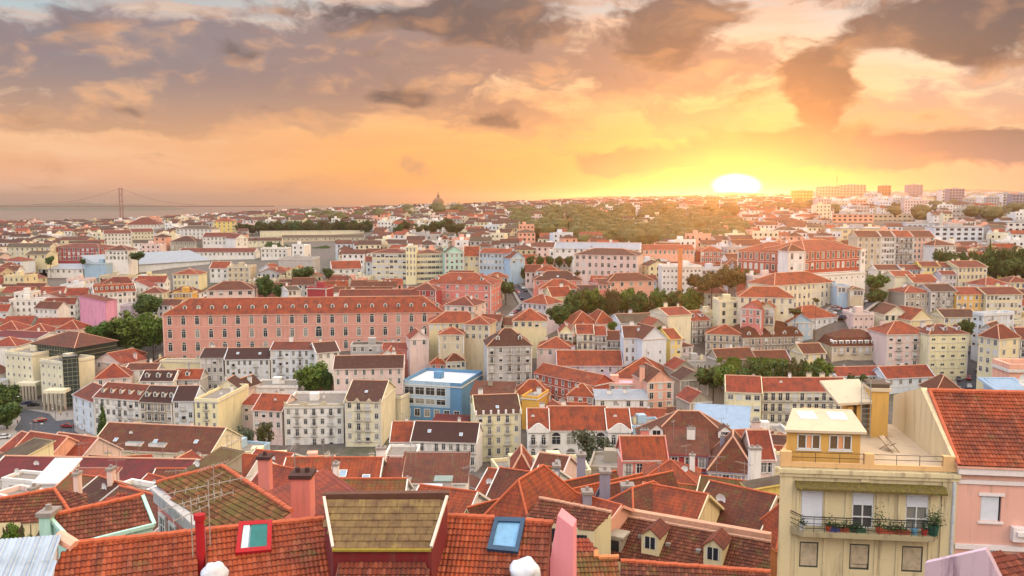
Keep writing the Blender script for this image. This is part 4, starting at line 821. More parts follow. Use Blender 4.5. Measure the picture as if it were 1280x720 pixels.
# red complex
B('school', 'long brick-red wing with rust roof left in the red school complex', 'school wing', 668, 742, 466, 318, 296, 10, 'g', 3.0, 'brick', 'orange', 3, 9, (0, 0), yb=506, lm='the red school complex', chim=0, ww=1.0)
B('school', 'rear wing of the red school complex with long orange roof', 'school wing', 697, 778, 457, 328, 328, 14, 'g', 4.6, 'lilac', 'orange', 1, 8, yb=468, chim=1, ww=1.0)
B('school', 'big orange hip roofed hall of the red school complex', 'school hall', 762, 838, 474, 318, 312, 24, 'h', 7, 'lilac', 'orange', 2, 8, yb=486, chim=0)
B('school', 'low pink flat-roofed classroom block in the red school courtyard', 'classroom block', 742, 800, 480, 302, 300, 8, 'f', .5, 'salmon', plain('lilac_deck', (212, 178, 190), .8), 1, 6, yb=492, chim=0)
B('school', 'pink gabled tower block with chimney at the right of the red school complex', 'school block', 809, 842, 478, 288, 290, 14, 'v', 3.8, 'salmon', 'rust', 4, 3, yb=515, ww=1.4, wh=2.2, chim=0)
B('school', 'small crimson pavilion with pyramid roof in front of the red school complex', 'pavilion', 709, 742, 494, 288, 286, 8, 'h', 3.4, 'brick', 'orange', 2, 3, yb=508, chim=0)
B('villa', 'rose pavilion with orange pyramid roof above the red school complex', 'villa', 671, 716, 435, 338, 336, 14, 'h', 3.6, 'palepink', 'orange', 1, 4, yb=452, style='a', wh=1.4, lm='the rose pavilion')
B('shed', 'white sheet-roofed sheds cluttering the red school yard', 'shed', 745, 810, 499, 282, 282, 8, 's', 1.6, 'white', MATS['silver_roof'], 1, 4, yb=510, chim=2, ant=2)
for a, b, ye, Y, t, l in ((842, 870, 462, 315, 'coral', 'jumbled little house with coral slope right of the school tower block'), (850, 884, 475, 300, 'brown', 'ramshackle brown-roofed house with wooden bracing'), (884, 912, 478, 296, 'rust', 'ramshackle rust roofed house with blue tarpaulin'),
        (862, 890, 503, 262, 'coral', 'little coral roof above the pale blue sheet roof'), (690, 716, 520, 262, 'orange', 'orange gable left behind the white mansion')):
    B('town_house', l, TH_, a, b, ye, Y, Y + 2, 9, 'v', 3, 'stone', t, 1, 2, yb=ye + 8)
B('town_house', 'ivy-clad terrace house with rust roof left half', TH_, 898, 944, 450, 308, 312, 9, 'g', 3.2, 'stone', 'rust', 2, 3, yb=466, lm='the ivy-clad terrace')
B('town_house', 'ivy-clad terrace house with rust roof right half', TH_, 946, 988, 452, 312, 314, 9, 'g', 3.2, 'lilac', 'rust', 2, 4, yb=462)
B('apartment_building', 'cream apartment block with coral roof above the pale blue sheet roof', AB, 908, 952, 489, 258, 256, 13, 'g', 3.6, 'butter', 'coral', 4, 4, yb=535, ww=1.6, wh=1.5, style='c', band=False, lm='the cream block with coral roof')
B('apartment_building', 'cream balconied block behind the ochre rooftop house', AB, 953, 1062, 489, 262, 262, 12, 'g', 3.0, 'palecream', 'coral', 3, 12, yb=520, chim=4, balc='1')
B('market_hall', 'long low white wall with pale blue curved sheet roof', 'market hall', 864, 934, 543, 222, 218, 16, 's', 4.6, 'bluewhite', sheetmetal('blue_sheet', (140, 164, 188), (118, 144, 170)), 0, 0, yb=548, band=False, cornice=False, chim=0, lm='the pale blue sheet roof')
B('town_house', 'low blue-white building with long coral roof left half beyond the trees', TH_, 1046, 1108, 470, 318, 320, 10, 'g', 2.4, 'bluewhite', 'coral', 3, 6, yb=490)
B('town_house', 'low blue-white building with long coral roof right half beyond the trees', TH_, 1108, 1168, 473, 314, 318, 10, 'g', 3.4, 'bluewhite', 'coral', 2, 5, yb=488)
B('town_house', 'rust pyramid roofed house beneath the yellow striped block', TH_, 1170, 1206, 491, 290, 290, 12, 'h', 5, 'cream', 'rust', 1, 2, yb=500)
# ---------------------------------------------------------------- near roofs: every slope is a real tilted plane with moulded tiles
def slope_plane(anchor, pitch, azd):
    p0 = W(*anchor); a = R(azd); dn = Vector((math.sin(a), -math.cos(a), 0))
    n = (dn * math.sin(R(pitch)) + Vector((0, 0, math.cos(R(pitch))))).normalized()
    vup = (-dn * math.cos(R(pitch)) + Vector((0, 0, math.sin(R(pitch))))).normalized(); u = vup.cross(n)
    return p0, n, u, vup
def hit(pl, px, py):
    d = ray(px, py); o = Vector((0, 0, CAMZ)); t = (pl[0] - o).dot(pl[1]) / d.dot(pl[1]); return o + d * t
def inpoly(x, y, P):
    r = False; j = len(P) - 1
    for i in range(len(P)):
        if (P[i][1] > y) != (P[j][1] > y) and x < (P[j][0] - P[i][0]) * (y - P[i][1]) / (P[j][1] - P[i][1]) + P[i][0]: r = not r
        j = i
    return r
def tiles_on(mb, pl, poly, mat=0, du=.21, dv=.35, amp=.06, step=.045, sheet=False):
    p0, n, u, v = pl; P = [((q - p0).dot(u), (q - p0).dot(v)) for q in poly]
    u0, u1 = min(a for a, b in P), max(a for a, b in P); v0, v1 = min(b for a, b in P), max(b for a, b in P)
    area = 0
    mb.quad([q - n * .02 for q in poly], mat, [(0, 0)] * len(poly))
    prof = ((0, 0), (.25, .55), (.5, 1), (.78, .5))
    k0, k1 = math.floor(u0 / du), math.ceil(u1 / du); r0, r1 = math.floor(v0 / dv), math.ceil(v1 / dv)
    rs = random.Random(5)
    for r in range(r0, r1):
        va, vb = r * dv, (r + 1) * dv
        for k in range(k0, k1):
            uc = (k + .5) * du
            if not inpoly(uc, va + dv * .5, P): continue
            j = rs.uniform(-.008, .008); us = [(k + f) * du for f, h in prof] + [(k + 1) * du]; hs = [h * amp for f, h in prof] + [0]
            for i in range(4):
                a0, a1, h0, h1 = us[i], us[i + 1], hs[i] + j, hs[i + 1] + j
                q = lambda uu, vv, hh: p0 + u * uu + v * vv + n * hh
                uv = [(a0, va + .02), (a1, va + .02), (a1, vb - .02), (a0, vb - .02)]
                mb.quad([q(a0, va, h0 + step), q(a1, va, h1 + step), q(a1, vb, h1), q(a0, vb, h0)], mat, uv)
                if not sheet: mb.quad([q(a0, va, h0 - .01), q(a1, va, h1 - .01), q(a1, va, h1 + step), q(a0, va, h0 + step)], mat, uv)
def caps(mb, a, b, r=.15, mat=1, seg=.42, lift=.06):
    """a row of lapped half-round ridge tiles"""
    a, b = Vector(a) + Vector((0, 0, lift)), Vector(b) + Vector((0, 0, lift)); n = max(1, int((b - a).length / seg)); rs = random.Random(3)
    for i in range(n):
        p, q = a.lerp(b, i / n), a.lerp(b, (i + 1.12) / n); j = rs.uniform(-.015, .015)
        mb.bar(p + Vector((0, 0, j)), q + Vector((0, 0, .03 + j)), r, mat, 7)
def roof_house(name, label, cat, slopes, wall='white', tk='red', ridge=(), drop=None, lm=None, capmat=None, wallinset=True, sheet=None):
    """slopes: (polygon in photo pixels, anchor, pitch, azimuth[, tile]); ridge: (slope index, pixel a, pixel b)"""
    allp = []; planes = []
    for s in slopes:
        pl = slope_plane(s[1], s[2], s[3]); planes.append(pl); allp.append([hit(pl, *q) for q in s[0]])
    c = sum((p for q in allp for p in q), Vector()) / sum(len(q) for q in allp)
    zb = T(c.x, c.y) - 1
    if drop: zb = c.z - drop
    root = thing(name, label, cat, (c.x, c.y, zb)); off = -Vector((c.x, c.y, zb)); root['kind'] = 'thing'
    mb = MB()
    for poly, pl in zip(allp, planes):
        low = [p - Vector((0, 0, .16)) for p in poly]; mb.quad(low, 0)
        for a, b in zip(low, low[1:] + low[:1]): mb.quad([(a.x, a.y, zb), (b.x, b.y, zb), b, a], 0)
    mb.v = [tuple(Vector(p) + off) for p in mb.v]; mb.build('wall', [wm(wall)], root)
    for i, (s, poly, pl) in enumerate(zip(slopes, allp, planes)):
        mb = MB(); t_ = s[4] if len(s) > 4 else tk
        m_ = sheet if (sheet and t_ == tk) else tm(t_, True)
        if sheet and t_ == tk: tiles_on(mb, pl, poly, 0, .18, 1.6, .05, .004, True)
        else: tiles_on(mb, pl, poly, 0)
        mb.slab([[p - pl[1] * .03 for p in poly]], .12, 1)
        for (k, a, b) in ridge:
            if k == i: caps(mb, hit(pl, *a), hit(pl, *b), .14, 2)
        mb.v = [tuple(Vector(p) + off) for p in mb.v]
        mb.build('roof_slope', [m_, wm(wall), capmat or MORTAR], root)
    if lm: MARK.append((lm, c.x, c.y))
    return root, planes, off
def on(root, off, nm, p, me, rz=0, scale=None):
    return place(nm, me, root, Vector(p) + off, rz, scale)
DKRED = wm('darkred'); RED = wm('red')

# bottom left
rh_, pls, of_ = roof_house('metal_roof_house', 'grey-blue corrugated metal roof in the bottom left corner', 'house', [([(-60, 694), (72, 669), (60, 760), (-60, 760)], (72, 669, 38), 22, 12, 'grey')], 'bluewhite', 'grey', drop=9,
    sheet=sheetmetal('corrugated_sheet', (176, 190, 204), (142, 152, 164)))
root, pls, off = roof_house('roof_house', 'red tiled roof with teal-shuttered skylight left of the brown dormer roof', 'house',
    [([(90, 681), (245, 666), (245, 770), (52, 770), (72, 700)], (90, 681, 38), 27, 20), ([(257, 664), (404, 649), (411, 690), (415, 770), (257, 770)], (90, 681, 38), 27, 20)], 'darkred', 'orange', ridge=[(0, (90, 681), (245, 666)), (1, (257, 664), (402, 650))], drop=9, lm='the red skylight roof', capmat=CAPR)
pl = pls[0]
# plaster shoulder, skylight, red party pipe
mb = MB(); a, b = hit(pl, 74, 672), hit(pl, 92, 684)
caps(mb, a, b, .3, 0, .7)
mb.v = [tuple(Vector(p) + off) for p in mb.v]; mb.build('mortar_shoulder', [wm('salmon')], root)
def roof_window(root, pl, off, quadpx, frame, glass, shutter=None, hgt=.22, name='skylight'):
    P = [hit(pl, *q) for q in quadpx]; n = pl[1]; c = sum(P, Vector()) / 4; mb = MB()
    outer = P; inner = [c + (p - c) * .74 for p in P]; up = n * hgt
    for i in range(4):
        j = (i + 1) % 4
        mb.quad([outer[i], outer[j], outer[j] + up, outer[i] + up], 0); mb.quad([outer[i] + up, outer[j] + up, inner[j] + up, inner[i] + up], 0); mb.quad([inner[i] + up, inner[j] + up, inner[j] + up * .5, inner[i] + up * .5], 0)
    mb.v = [tuple(Vector(p) + off) for p in mb.v]; o = mb.build(name, [frame], root)
    mb = MB(); mb.quad([p + up * .55 for p in inner], 0)
    mb.v = [tuple(Vector(p) + off) for p in mb.v]; mb.build('pane', [glass], o)
    if shutter:
        q0, q1, q2, q3 = inner
        for (a, b, m_) in ((.02, .28, shutter[1]), (.34, .98, shutter[0])):
            mb = MB(); mb.slab([[q0.lerp(q1, a) + up * .9, q0.lerp(q1, b) + up * .9, q3.lerp(q2, b) + up * .9, q3.lerp(q2, a) + up * .9][::1]], .04, 0)
            mb.v = [tuple(Vector(p) + off) for p in mb.v]; mb.build('shutter', [m_], o)
roof_window(root, pl, off, [(294, 695), (339, 691), (340, 653), (299, 656)], RED, plain('bluish_glass', (170, 200, 214), .15), (plain('teal_shutter', (22, 112, 108), .5), plain('pale_shutter', (196, 214, 218), .5)))
mb = MB(); p = hit(pl, 251, 690); p2 = hit(pl, 251, 780)
top = W(251, 648, p.y); mb.bar((top.x, top.y - .15, top.z - 6), (top.x, top.y - .15, top.z), .2, 0, 8); mb.bar((top.x, top.y - .15, top.z), (top.x, top.y - .15, top.z + .25), .26, 0, 8)
tag(mb.build('vent_pipe', [RED]), 'upright red pipe standing on the red tiled roof', 'pipe')
def antenna(label, px, py, Y, h=2.2, s=1.0, az_=0):
    s *= .62
    a = W(px, py, Y); mb = MB(); mb.bar((0, 0, -1), (0, 0, h), .03, 0); c_, s_ = math.cos(az_), math.sin(az_)
    for zz, L_, n in ((h - .1, 1.6 * s, 9), (h * .6, .9 * s, 5)):
        mb.bar((-L_ * c_, -L_ * s_, zz - .25), (L_ * c_, L_ * s_, zz + .25), .022, 0)
        for i in range(n): t_ = -1 + 2 * i / (n - 1); x, y, w_ = t_ * L_ * c_, t_ * L_ * s_, .35 + .2 * (1 - i / n); mb.bar((x + s_ * w_, y - c_ * w_, zz + .25 * t_), (x - s_ * w_, y + c_ * w_, zz + .25 * t_), .012, 0, 3)
    tag(mb.build('antenna', [plain('antenna_metal', (190, 176, 164), .4, .4)], None, a), label, 'antenna')
antenna('television antenna with slanting boom left of the red vent pipe', 240, 668, 37, 1.6, 1.3, .4)
antenna('tall antenna with long rising boom right of the red vent pipe', 262, 655, 38.5, 1.9, 1.9, .3)
antenna('antenna with bracket on the mossy brown roof', 268, 622, 50, 2.0, .8, .1)
# centre: brown dormer roof between the two red roofs
DB = W(416, 686, 37.5)
root, pls4, off4 = roof_house('dormer_house', 'brown slate-like dormer roof on dark red walls in the bottom centre', 'house',
    [([(405, 626), (559, 625), (539, 686), (416, 686)], (416, 686, 37.5), 25, 0, 'ochre'), ([(425, 706), (532, 706), (548, 770), (408, 770)], (425, 706, 36.6), 27, 0, 'rust')] if False else
    [([(405, 626), (559, 625), (539, 686), (416, 686)], (416, 686, 37.5), 25, 0, 'ochre'), ([(423, 703), (532, 703), (548, 770), (408, 770)], (425, 703, 37.4), 27, 0, 'red')], 'darkred', 'red', drop=9, lm='the brown dormer roof')
sl = bpy.data.materials.new('old_slate'); 
for o in root.children:
    if o.name.startswith('roof_slope') and 'tiles_ochre_near' in [m.name for m in o.data.materials]:
        mb = MB(); pl4 = pls4[0]; P = [hit(pl4, *q) for q in ((405, 626), (559, 625), (539, 686), (416, 686))]
        # flat slates instead of pantiles
        mb = MB(); p0, n, u, v = pl4; PP = [((q - p0).dot(u), (q - p0).dot(v)) for q in P]; rs = random.Random(2)
        u0, u1, v0, v1 = min(a for a, b in PP), max(a for a, b in PP), min(b for a, b in PP), max(b for a, b in PP)
        mb.slab([P], .12, 0)
        vv = v0; r = 0
        while vv < v1:
            uu = u0 - (r % 2) * .25
            while uu < u1:
                if inpoly(uu + .22, vv + .2, PP) and inpoly(uu + .4, vv + .2, PP):
                    j = rs.uniform(0, .012); q = lambda a, b, h: p0 + u * a + v * b + n * h
                    mb.quad([q(uu, vv, .05 + j), q(uu + .485, vv, .05 + j), q(uu + .485, vv + .5, .012 + j), q(uu, vv + .5, .012 + j)], 0, [(uu, vv), (uu + .48, vv), (uu + .48, vv + .37), (uu, vv + .37)])
                    mb.quad([q(uu, vv, 0), q(uu + .485, vv, 0), q(uu + .485, vv, .05 + j), q(uu, vv, .05 + j)], 0)
                uu += .5
            vv += .42; r += 1
        mb.v = [tuple(Vector(p) + off4) for p in mb.v]
        ms, t, b = newmat('old_slate_tiles'); g = mnode(t, 'ShaderNodeNewGeometry').outputs['Position']
        nn = mnoise_(t, g, 1.2, 6, .7); n3 = mnoise_(t, mscale(t, g, (3, .6, .6)), 1, 5, .7)
        x = mmix(t, mmap(t, nn, .35, .7), lin((122, 96, 56)), lin((92, 66, 40))); x = mmix(t, mmap(t, n3, .5, .75, 0, .8), x, lin((142, 122, 62)))
        t.links.new(x, b.inputs['Base Color']); b.inputs['Roughness'].default_value = .85
        o.data = mb.mesh('roof_slope', [ms])
pl4 = pls4[0]; mb = MB()
for a, b in (((405, 624), (416, 686)), ((559, 623), (539, 686))):
    mb = MB(); p, q = hit(pl4, *a), hit(pl4, *b); mb.bar(p + Vector((0, 0, .1)), q + Vector((0, 0, .08)), .09, 0, 4)
    mb.v = [tuple(Vector(p) + off4) for p in mb.v]; mb.build('flashing', [plain('pale_flashing', (226, 204, 186), .6)], root)
mb = MB(); p, q = hit(pl4, 403, 624), hit(pl4, 561, 622); mb.bar(p + Vector((0, .3, .0)), q + Vector((0, .3, .0)), .28, 0, 4); mb.v = [tuple(Vector(x) + off4) for x in mb.v]; mb.build('ridge_board', [plain('old_boards', (98, 62, 46), .9)], root)
mb = MB(); p, q = hit(pl4, 416, 686), hit(pl4, 539, 686); mb.bar(p + Vector((0, -.08, -.03)), q + Vector((0, -.08, -.03)), .09, 0, 6); mb.v = [tuple(Vector(x) + off4) for x in mb.v]; mb.build('gutter', [plain('mossy_gutter', (150, 128, 44), .9)], root)
# right red roof with the blue skylight and the pink wall
root, pls5, off5 = roof_house('roof_house', 'red tiled roof with blue-framed skylight right of the brown dormer roof', 'house',
    [([(560, 646), (617, 649), (690, 655), (680, 780), (530, 780), (543, 690)], (617, 649, 41), 30, -6)], 'darkred', 'orange', ridge=[(0, (560, 646), (617, 649)), (0, (655, 652), (690, 655))], drop=9, lm='the blue skylight roof', capmat=CAPR)
roof_window(root, pls5[0], off5, [(609, 690), (648, 694), (657, 651), (619, 650)], plain('navy_frame', (44, 74, 102), .5), plain('sky_glass', (120, 170, 206), .1), hgt=.25)
P = [W(697, 644, 39.5), W(716, 659, 39.5), W(716, 780, 39.5), W(674, 780, 39.5)]
mb = MB(); th_ = 1.0; bk = [p + Vector((.25, th_, 0)) for p in P]
mb.quad(P[::-1], 0); mb.quad(bk, 0)
for a, b, c_, d_ in zip(P, P[1:] + P[:1], bk[1:] + bk[:1], bk): mb.quad([a, b, c_, d_], 0)
o = tag(mb.build('fire_wall', [plaster('pink_wall', (236, 150, 160), .2)]), 'tall smooth pink fire wall between red roofs at bottom centre right', 'fire wall'); o['kind'] = 'thing'
def cowl(label, px, py, Y, s=1.0):
    c = W(px, py, Y); bm = bmesh.new(); bmesh.ops.create_icosphere(bm, subdivisions=3, radius=.55 * s)
    for v in bm.verts:
        v.co.z *= .8; v.co *= 1 + .25 * mnoise.noise(v.co * 3.1 + Vector((px, 0, 0)))
        if v.co.z < -.2: v.co.z = -.9 * s
    me = bpy.data.meshes.new('chimney_cowl'); bm.to_mesh(me); bm.free(); me.materials.append(plain('whitewash', (214, 216, 222), .8)); me.polygons.foreach_set('use_smooth', [True] * len(me.polygons))
    tag(place('chimney_cowl', me, None, c), label, 'chimney cowl')
cowl('lumpy white chimney cowl at the bottom edge below the teal skylight', 268, 716, 36)
cowl('lumpy white chimney cowl at the bottom edge left of the pink wall', 656, 713, 37.5, 1.2)
# mossy roof with the pink side wall on the left
root, pls6, off6 = roof_house('roof_house', 'pink house with mossy brown tile roof and white trimmed side windows', 'house',
    [([(196, 604), (277, 583), (300, 594), (364, 640), (345, 655), (252, 657)], (250, 655, 48), 20, -46)], 'rose', 'moss', ridge=[(0, (196, 604), (277, 583)), (0, (277, 583), (364, 640))], lm='the mossy brown roof', capmat=CAPR)
e0, e1 = hit(pls6[0], 196, 605), hit(pls6[0], 252, 657); dv_ = (e1 - e0); wl_ = math.hypot(dv_.x, dv_.y); a_ = math.atan2(dv_.y, dv_.x)
mb = MB(); mb.box(0, wl_, -.25, .1, -1.1, -.15, 0); mb.box(.0, wl_, -.45, -.25, -.35, -.15, 0)
cor = mb.build('cornice', [wm('grey')], root, Vector((e0.x, e0.y, e0.z)) + off6, a_)
for i in range(4): place('window', window_mesh('c' if i != 2 else 'g', 1.0, 1.8), root, Vector((e0.x, e0.y, e0.z)) + off6 + Vector((math.cos(a_), math.sin(a_), 0)) * wl_ * (i + .6) / 4.2 + Vector((math.sin(a_) * .06, -math.cos(a_) * .06, -3.6)), a_)
# pink parapet wall and chimneys right of it
B('town_house', 'low pink rooftop house with coral tiles beside the square pink chimney', TH_, 322, 362, 622, 62, 56, 5, 's', 1.2, 'rose', 'coral', 0, 0, yb=640, chim=0, band=False, cornice=False, lm='the square pink chimney')
def stack(label, x0, x1, yt, yb, Y, wall, d=1.0, capm=None, name='chimney_stack', depth=3):
    A = W(x0, yt, Y); b = W(x1, yt, Y); bot = W(x0, yb, Y).z - depth; w = b.x - A.x; h = A.z - bot
    r = thing(name, label, 'chimney', (A.x, Y, bot)); mb = MB(); mb.box(0, w, 0, d, 0, h - .25, 0); mb.build('shaft', [wm(wall)], r)
    mb = MB(); mb.box(-.12, w + .12, -.12, d + .12, h - .25, h, 0)
    n = max(1, int(w / .6))
    for i in range(n): mb.bar((w * (i + .5) / n, d / 2, h), (w * (i + .5) / n, d / 2, h + .3), .16, 0, 8)
    mb.build('cap', [capm or CAP], r)
stack('square pink chimney with dark brown cap beside the mossy roof', 363, 387, 594, 638, 56, 'rose', 1.4, plain('dark_cap', (72, 44, 38), .9))
stack('slim pink chimney behind the mossy roof', 322, 336, 571, 600, 72, 'rose', 1.0, plain('dark_cap', (72, 44, 38), .9))
for i, (x0, x1, yt, yb, Y, wl_, l) in enumerate(((133, 139, 586, 618, 92, 'palepink', 'tall slender white chimney in front of the crimson roof'), (91, 96, 592, 614, 88, 'palepink', 'short white chimney left of the tall slender one'),
        (96, 103, 592, 606, 120, 'cream', 'flat topped cream chimney behind the little rust roofs'), (692, 700, 582, 612, 88, 'lavgrey', 'grey-lilac chimney left in the parapet cluster'), (722, 732, 568, 588, 95, 'lavgrey', 'grey-lilac chimney with tile cap at the back of the parapet cluster'),
        (686, 697, 594, 618, 80, 'lavgrey', 'wide grey-lilac chimney in front of the parapet cluster'), (751, 763, 589, 620, 80, 'lavgrey', 'tall lilac chimney at the right of the parapet cluster'), (778, 792, 607, 624, 78, 'lavgrey', 'lilac chimney with dark cap beside the yellow-mossy roof'),
        (729, 740, 615, 630, 74, 'lavgrey', 'small lilac chimney with blue cap above the gabled skylight roof'), (470, 481, 560, 585, 118, 'white', 'thin white chimney on the orange roof with skylights'), (416, 422, 580, 604, 104, 'white', 'white chimney with mossy cap standing on the skylight roof'),
        (800, 806, 458, 492, 292, 'salmon', 'tall pink chimney with grey bands beside the red school'), (48, 62, 641, 668, 47, 'mint', 'mint green chimney block left of the mint edged roof'), (36, 42, 610, 622, 78, 'palepink', 'little white chimney over the left hip roof'),
        (938, 952, 560, 590, 118, 'white', 'white chimney beside the orange walled house'), (1102, 1112, 478, 492, 80, 'cream', 'cream chimney behind the rooftop house'), (505, 512, 600, 622, 96, 'white', 'tapered white chimney left of the solar panels'), (393, 400, 611, 628, 70, 'white', 'slanted white flue behind the brown dormer roof'))):
    stack(l, x0, x1, yt, yb, Y, wl_)
# mint-edged roof and left hips
root, pls7, off7 = roof_house('roof_house', 'red tiled roof with mint green gable edges at lower left', 'house', [([(62, 647), (178, 621), (191, 656), (93, 681)], (93, 681, 46), 25, 24)], 'mint', 'rust', ridge=[(0, (62, 646), (178, 620))], lm='the mint edged roof', capmat=CAPR)
mb = MB(); pl = pls7[0]
for a, b in (((178, 620), (193, 657)), ((193, 657), (93, 682)), ((93, 682), (61, 647))): p, q = hit(pl, *a), hit(pl, *b); mb.bar(p + Vector((0, 0, .05)), q + Vector((0, 0, .05)), .14, 0, 4)
mb.v = [tuple(Vector(x) + off7) for x in mb.v]; mb.build('verge', [wm('mint')], root)
roof_house('roof_house', 'red hip roof with cream eaves cut by the left edge', 'house', [([(-30, 630), (68, 612), (87, 640), (52, 652), (-30, 654)], (68, 612, 66), 24, 12), ([(68, 612), (108, 617), (112, 641), (87, 640)], (68, 612, 66), 22, 60)], 'cream', 'rust', ridge=[(0, (-30, 630), (68, 612)), (0, (68, 612), (87, 640))], lm='the left hip roof', capmat=CAPR)
roof_house('roof_house', 'small rust slope behind the mint edged roof with grey coping', 'house', [([(97, 640), (150, 616), (176, 621), (108, 637)], (150, 616, 56), 20, 20)], 'grey', 'coral')
# the dormered brown-red roof and its neighbours at lower right
root, pls8, off8 = roof_house('roof_house', 'wide brown-red roof with two gabled dormers at lower right', 'house', [([(760, 642), (963, 678), (963, 717), (780, 704), (738, 690)], (765, 641, 75), 27, -28)], 'cream', 'rust', ridge=[(0, (760, 642), (963, 678))], lm='the two-dormer roof', capmat=MORTAR)
pl = pls8[0]
mb = MB(); p, q = hit(pl, 758, 641), hit(pl, 964, 677); mb.bar(p + Vector((.1, .45, .2)), q + Vector((.1, .45, .2)), .45, 0, 4); mb.v = [tuple(Vector(x) + off8) for x in mb.v]; mb.build('ridge_coping', [MORTAR], root)
for (px, py) in ((812, 692), (890, 706)): place('dormer', dormer_mesh('cream', 'red', 1.5, 1.3), root, hit(pl, px, py) + off8 + Vector((0, -.2, .35)), R(-28))
mb = MB()
c = hit(pl, 768, 690)
mb.box(-.6, .6, 0, 1.5, -.5, 1.2, 0); mb.quad([(-.4, -.02, 0), (.4, -.02, 0), (.4, -.02, 1), (-.4, -.02, 1)], 1); mb.box(-.8, .8, -.1, 1.6, 1.2, 1.4, 0)
o = mb.build('broken_vent', [wm('stone'), GLASS], root, c + off8, R(-28))
for px, py in ((768, 666), (801, 672), (835, 682), (873, 690)): on(root, off8, 'roof_vent', hit(pl, px, py), cached('rvent', lambda: (lambda m: (m.box(-.2, .2, -.15, .2, -.1, .22, 0), m.mesh('roof_vent', [CAP]))[1])(MB())), R(-28))
roof_house('roof_house', 'long tiled slope along the bottom edge below the two-dormer roof', 'house', [([(776, 702), (962, 716), (962, 790), (770, 790)], (776, 702, 52), 24, -6)], 'cream', 'rust', ridge=[(0, (776, 702), (962, 716))], drop=9, capmat=CAPR)
roof_house('roof_house', 'mossy orange stepped roof just right of the pink fire wall', 'house', [([(718, 690), (745, 690), (747, 698), (772, 698), (778, 790), (718, 790)], (745, 690, 46), 26, 4, 'ochre'), ([(718, 673), (736, 673), (747, 690), (718, 690)], (718, 673, 49), 24, 0, 'coral')], 'salmon', 'ochre', ridge=[(0, (745, 690), (745, 698)), (0, (748, 698), (772, 698))], drop=9, capmat=wm('orange'))
root, pls9, off9 = roof_house('roof_house', 'red-brown gabled roof with cream end wall right behind the pink wall', 'house', [([(674, 623), (764, 641), (742, 664), (658, 645)], (742, 664, 66), 26, -18)], 'cream', 'rust', ridge=[(0, (674, 623), (764, 641))], lm='the cream gabled roof', capmat=MORTAR)
mb = MB(); a, b = hit(pls9[0], 662, 647), hit(pls9[0], 741, 665); d_ = (b - a).normalized()
for i in range(4):
    p = a.lerp(b, (i + .6) / 4.4); mb.box(p.x - .5, p.x + .5, p.y - .12, p.y, p.z - 1.5, p.z - .45, 0)
mb.v = [tuple(Vector(x) + off9) for x in mb.v]; mb.build('window_band', [GLASS], root)
mb = MB(); P = [W(742, 664, 65.7), W(764, 641, 69), W(762, 700, 66)]
# mid cluster of near houses via the common builder
NB = dict(chim=0, band=False, cornice=False)
B('roof_house', 'long crimson roof running across the left with many antennas', 'house', -20, 226, 597, 142, 140, 12, 'g', 1.9, 'white', 'crimson', 1, 22, yb=600, ant=7, lm='the long crimson roof', ww=1.0, chim=0, band=False, cornice=False)
B('roof_terrace', 'white slanting roof terrace with railings in front of the crimson roof', 'roof terrace', 44, 74, 603, 122, 122, 6, 's', 1.7, 'white', plain('white_sheet', (214, 216, 220), .6), 0, 0, yb=606, lm='the white roof terrace', **NB)
root, w_, h_, put = B('apartment_building', 'white front with dark red roof and boxy skylights behind the crimson roof', AB, 112, 262, 560, 205, 200, 16, 'g', 4.2, 'palecream', 'rust', 1, 13, yb=577, ww=1.1, wh=1.8, skyl=3, chim=3, lm='the white front with boxy skylights', band=False, dist_from_top=3.2)
for x in (8.5, 14.5): mb = MB(); mb.box(x, x + 4.2, 1.2, 6, h_, h_ + 1.4, 0, top=1); mb.build('roof_box', [wm('white'), plain('grey_panel', (120, 134, 136), .3)], root)
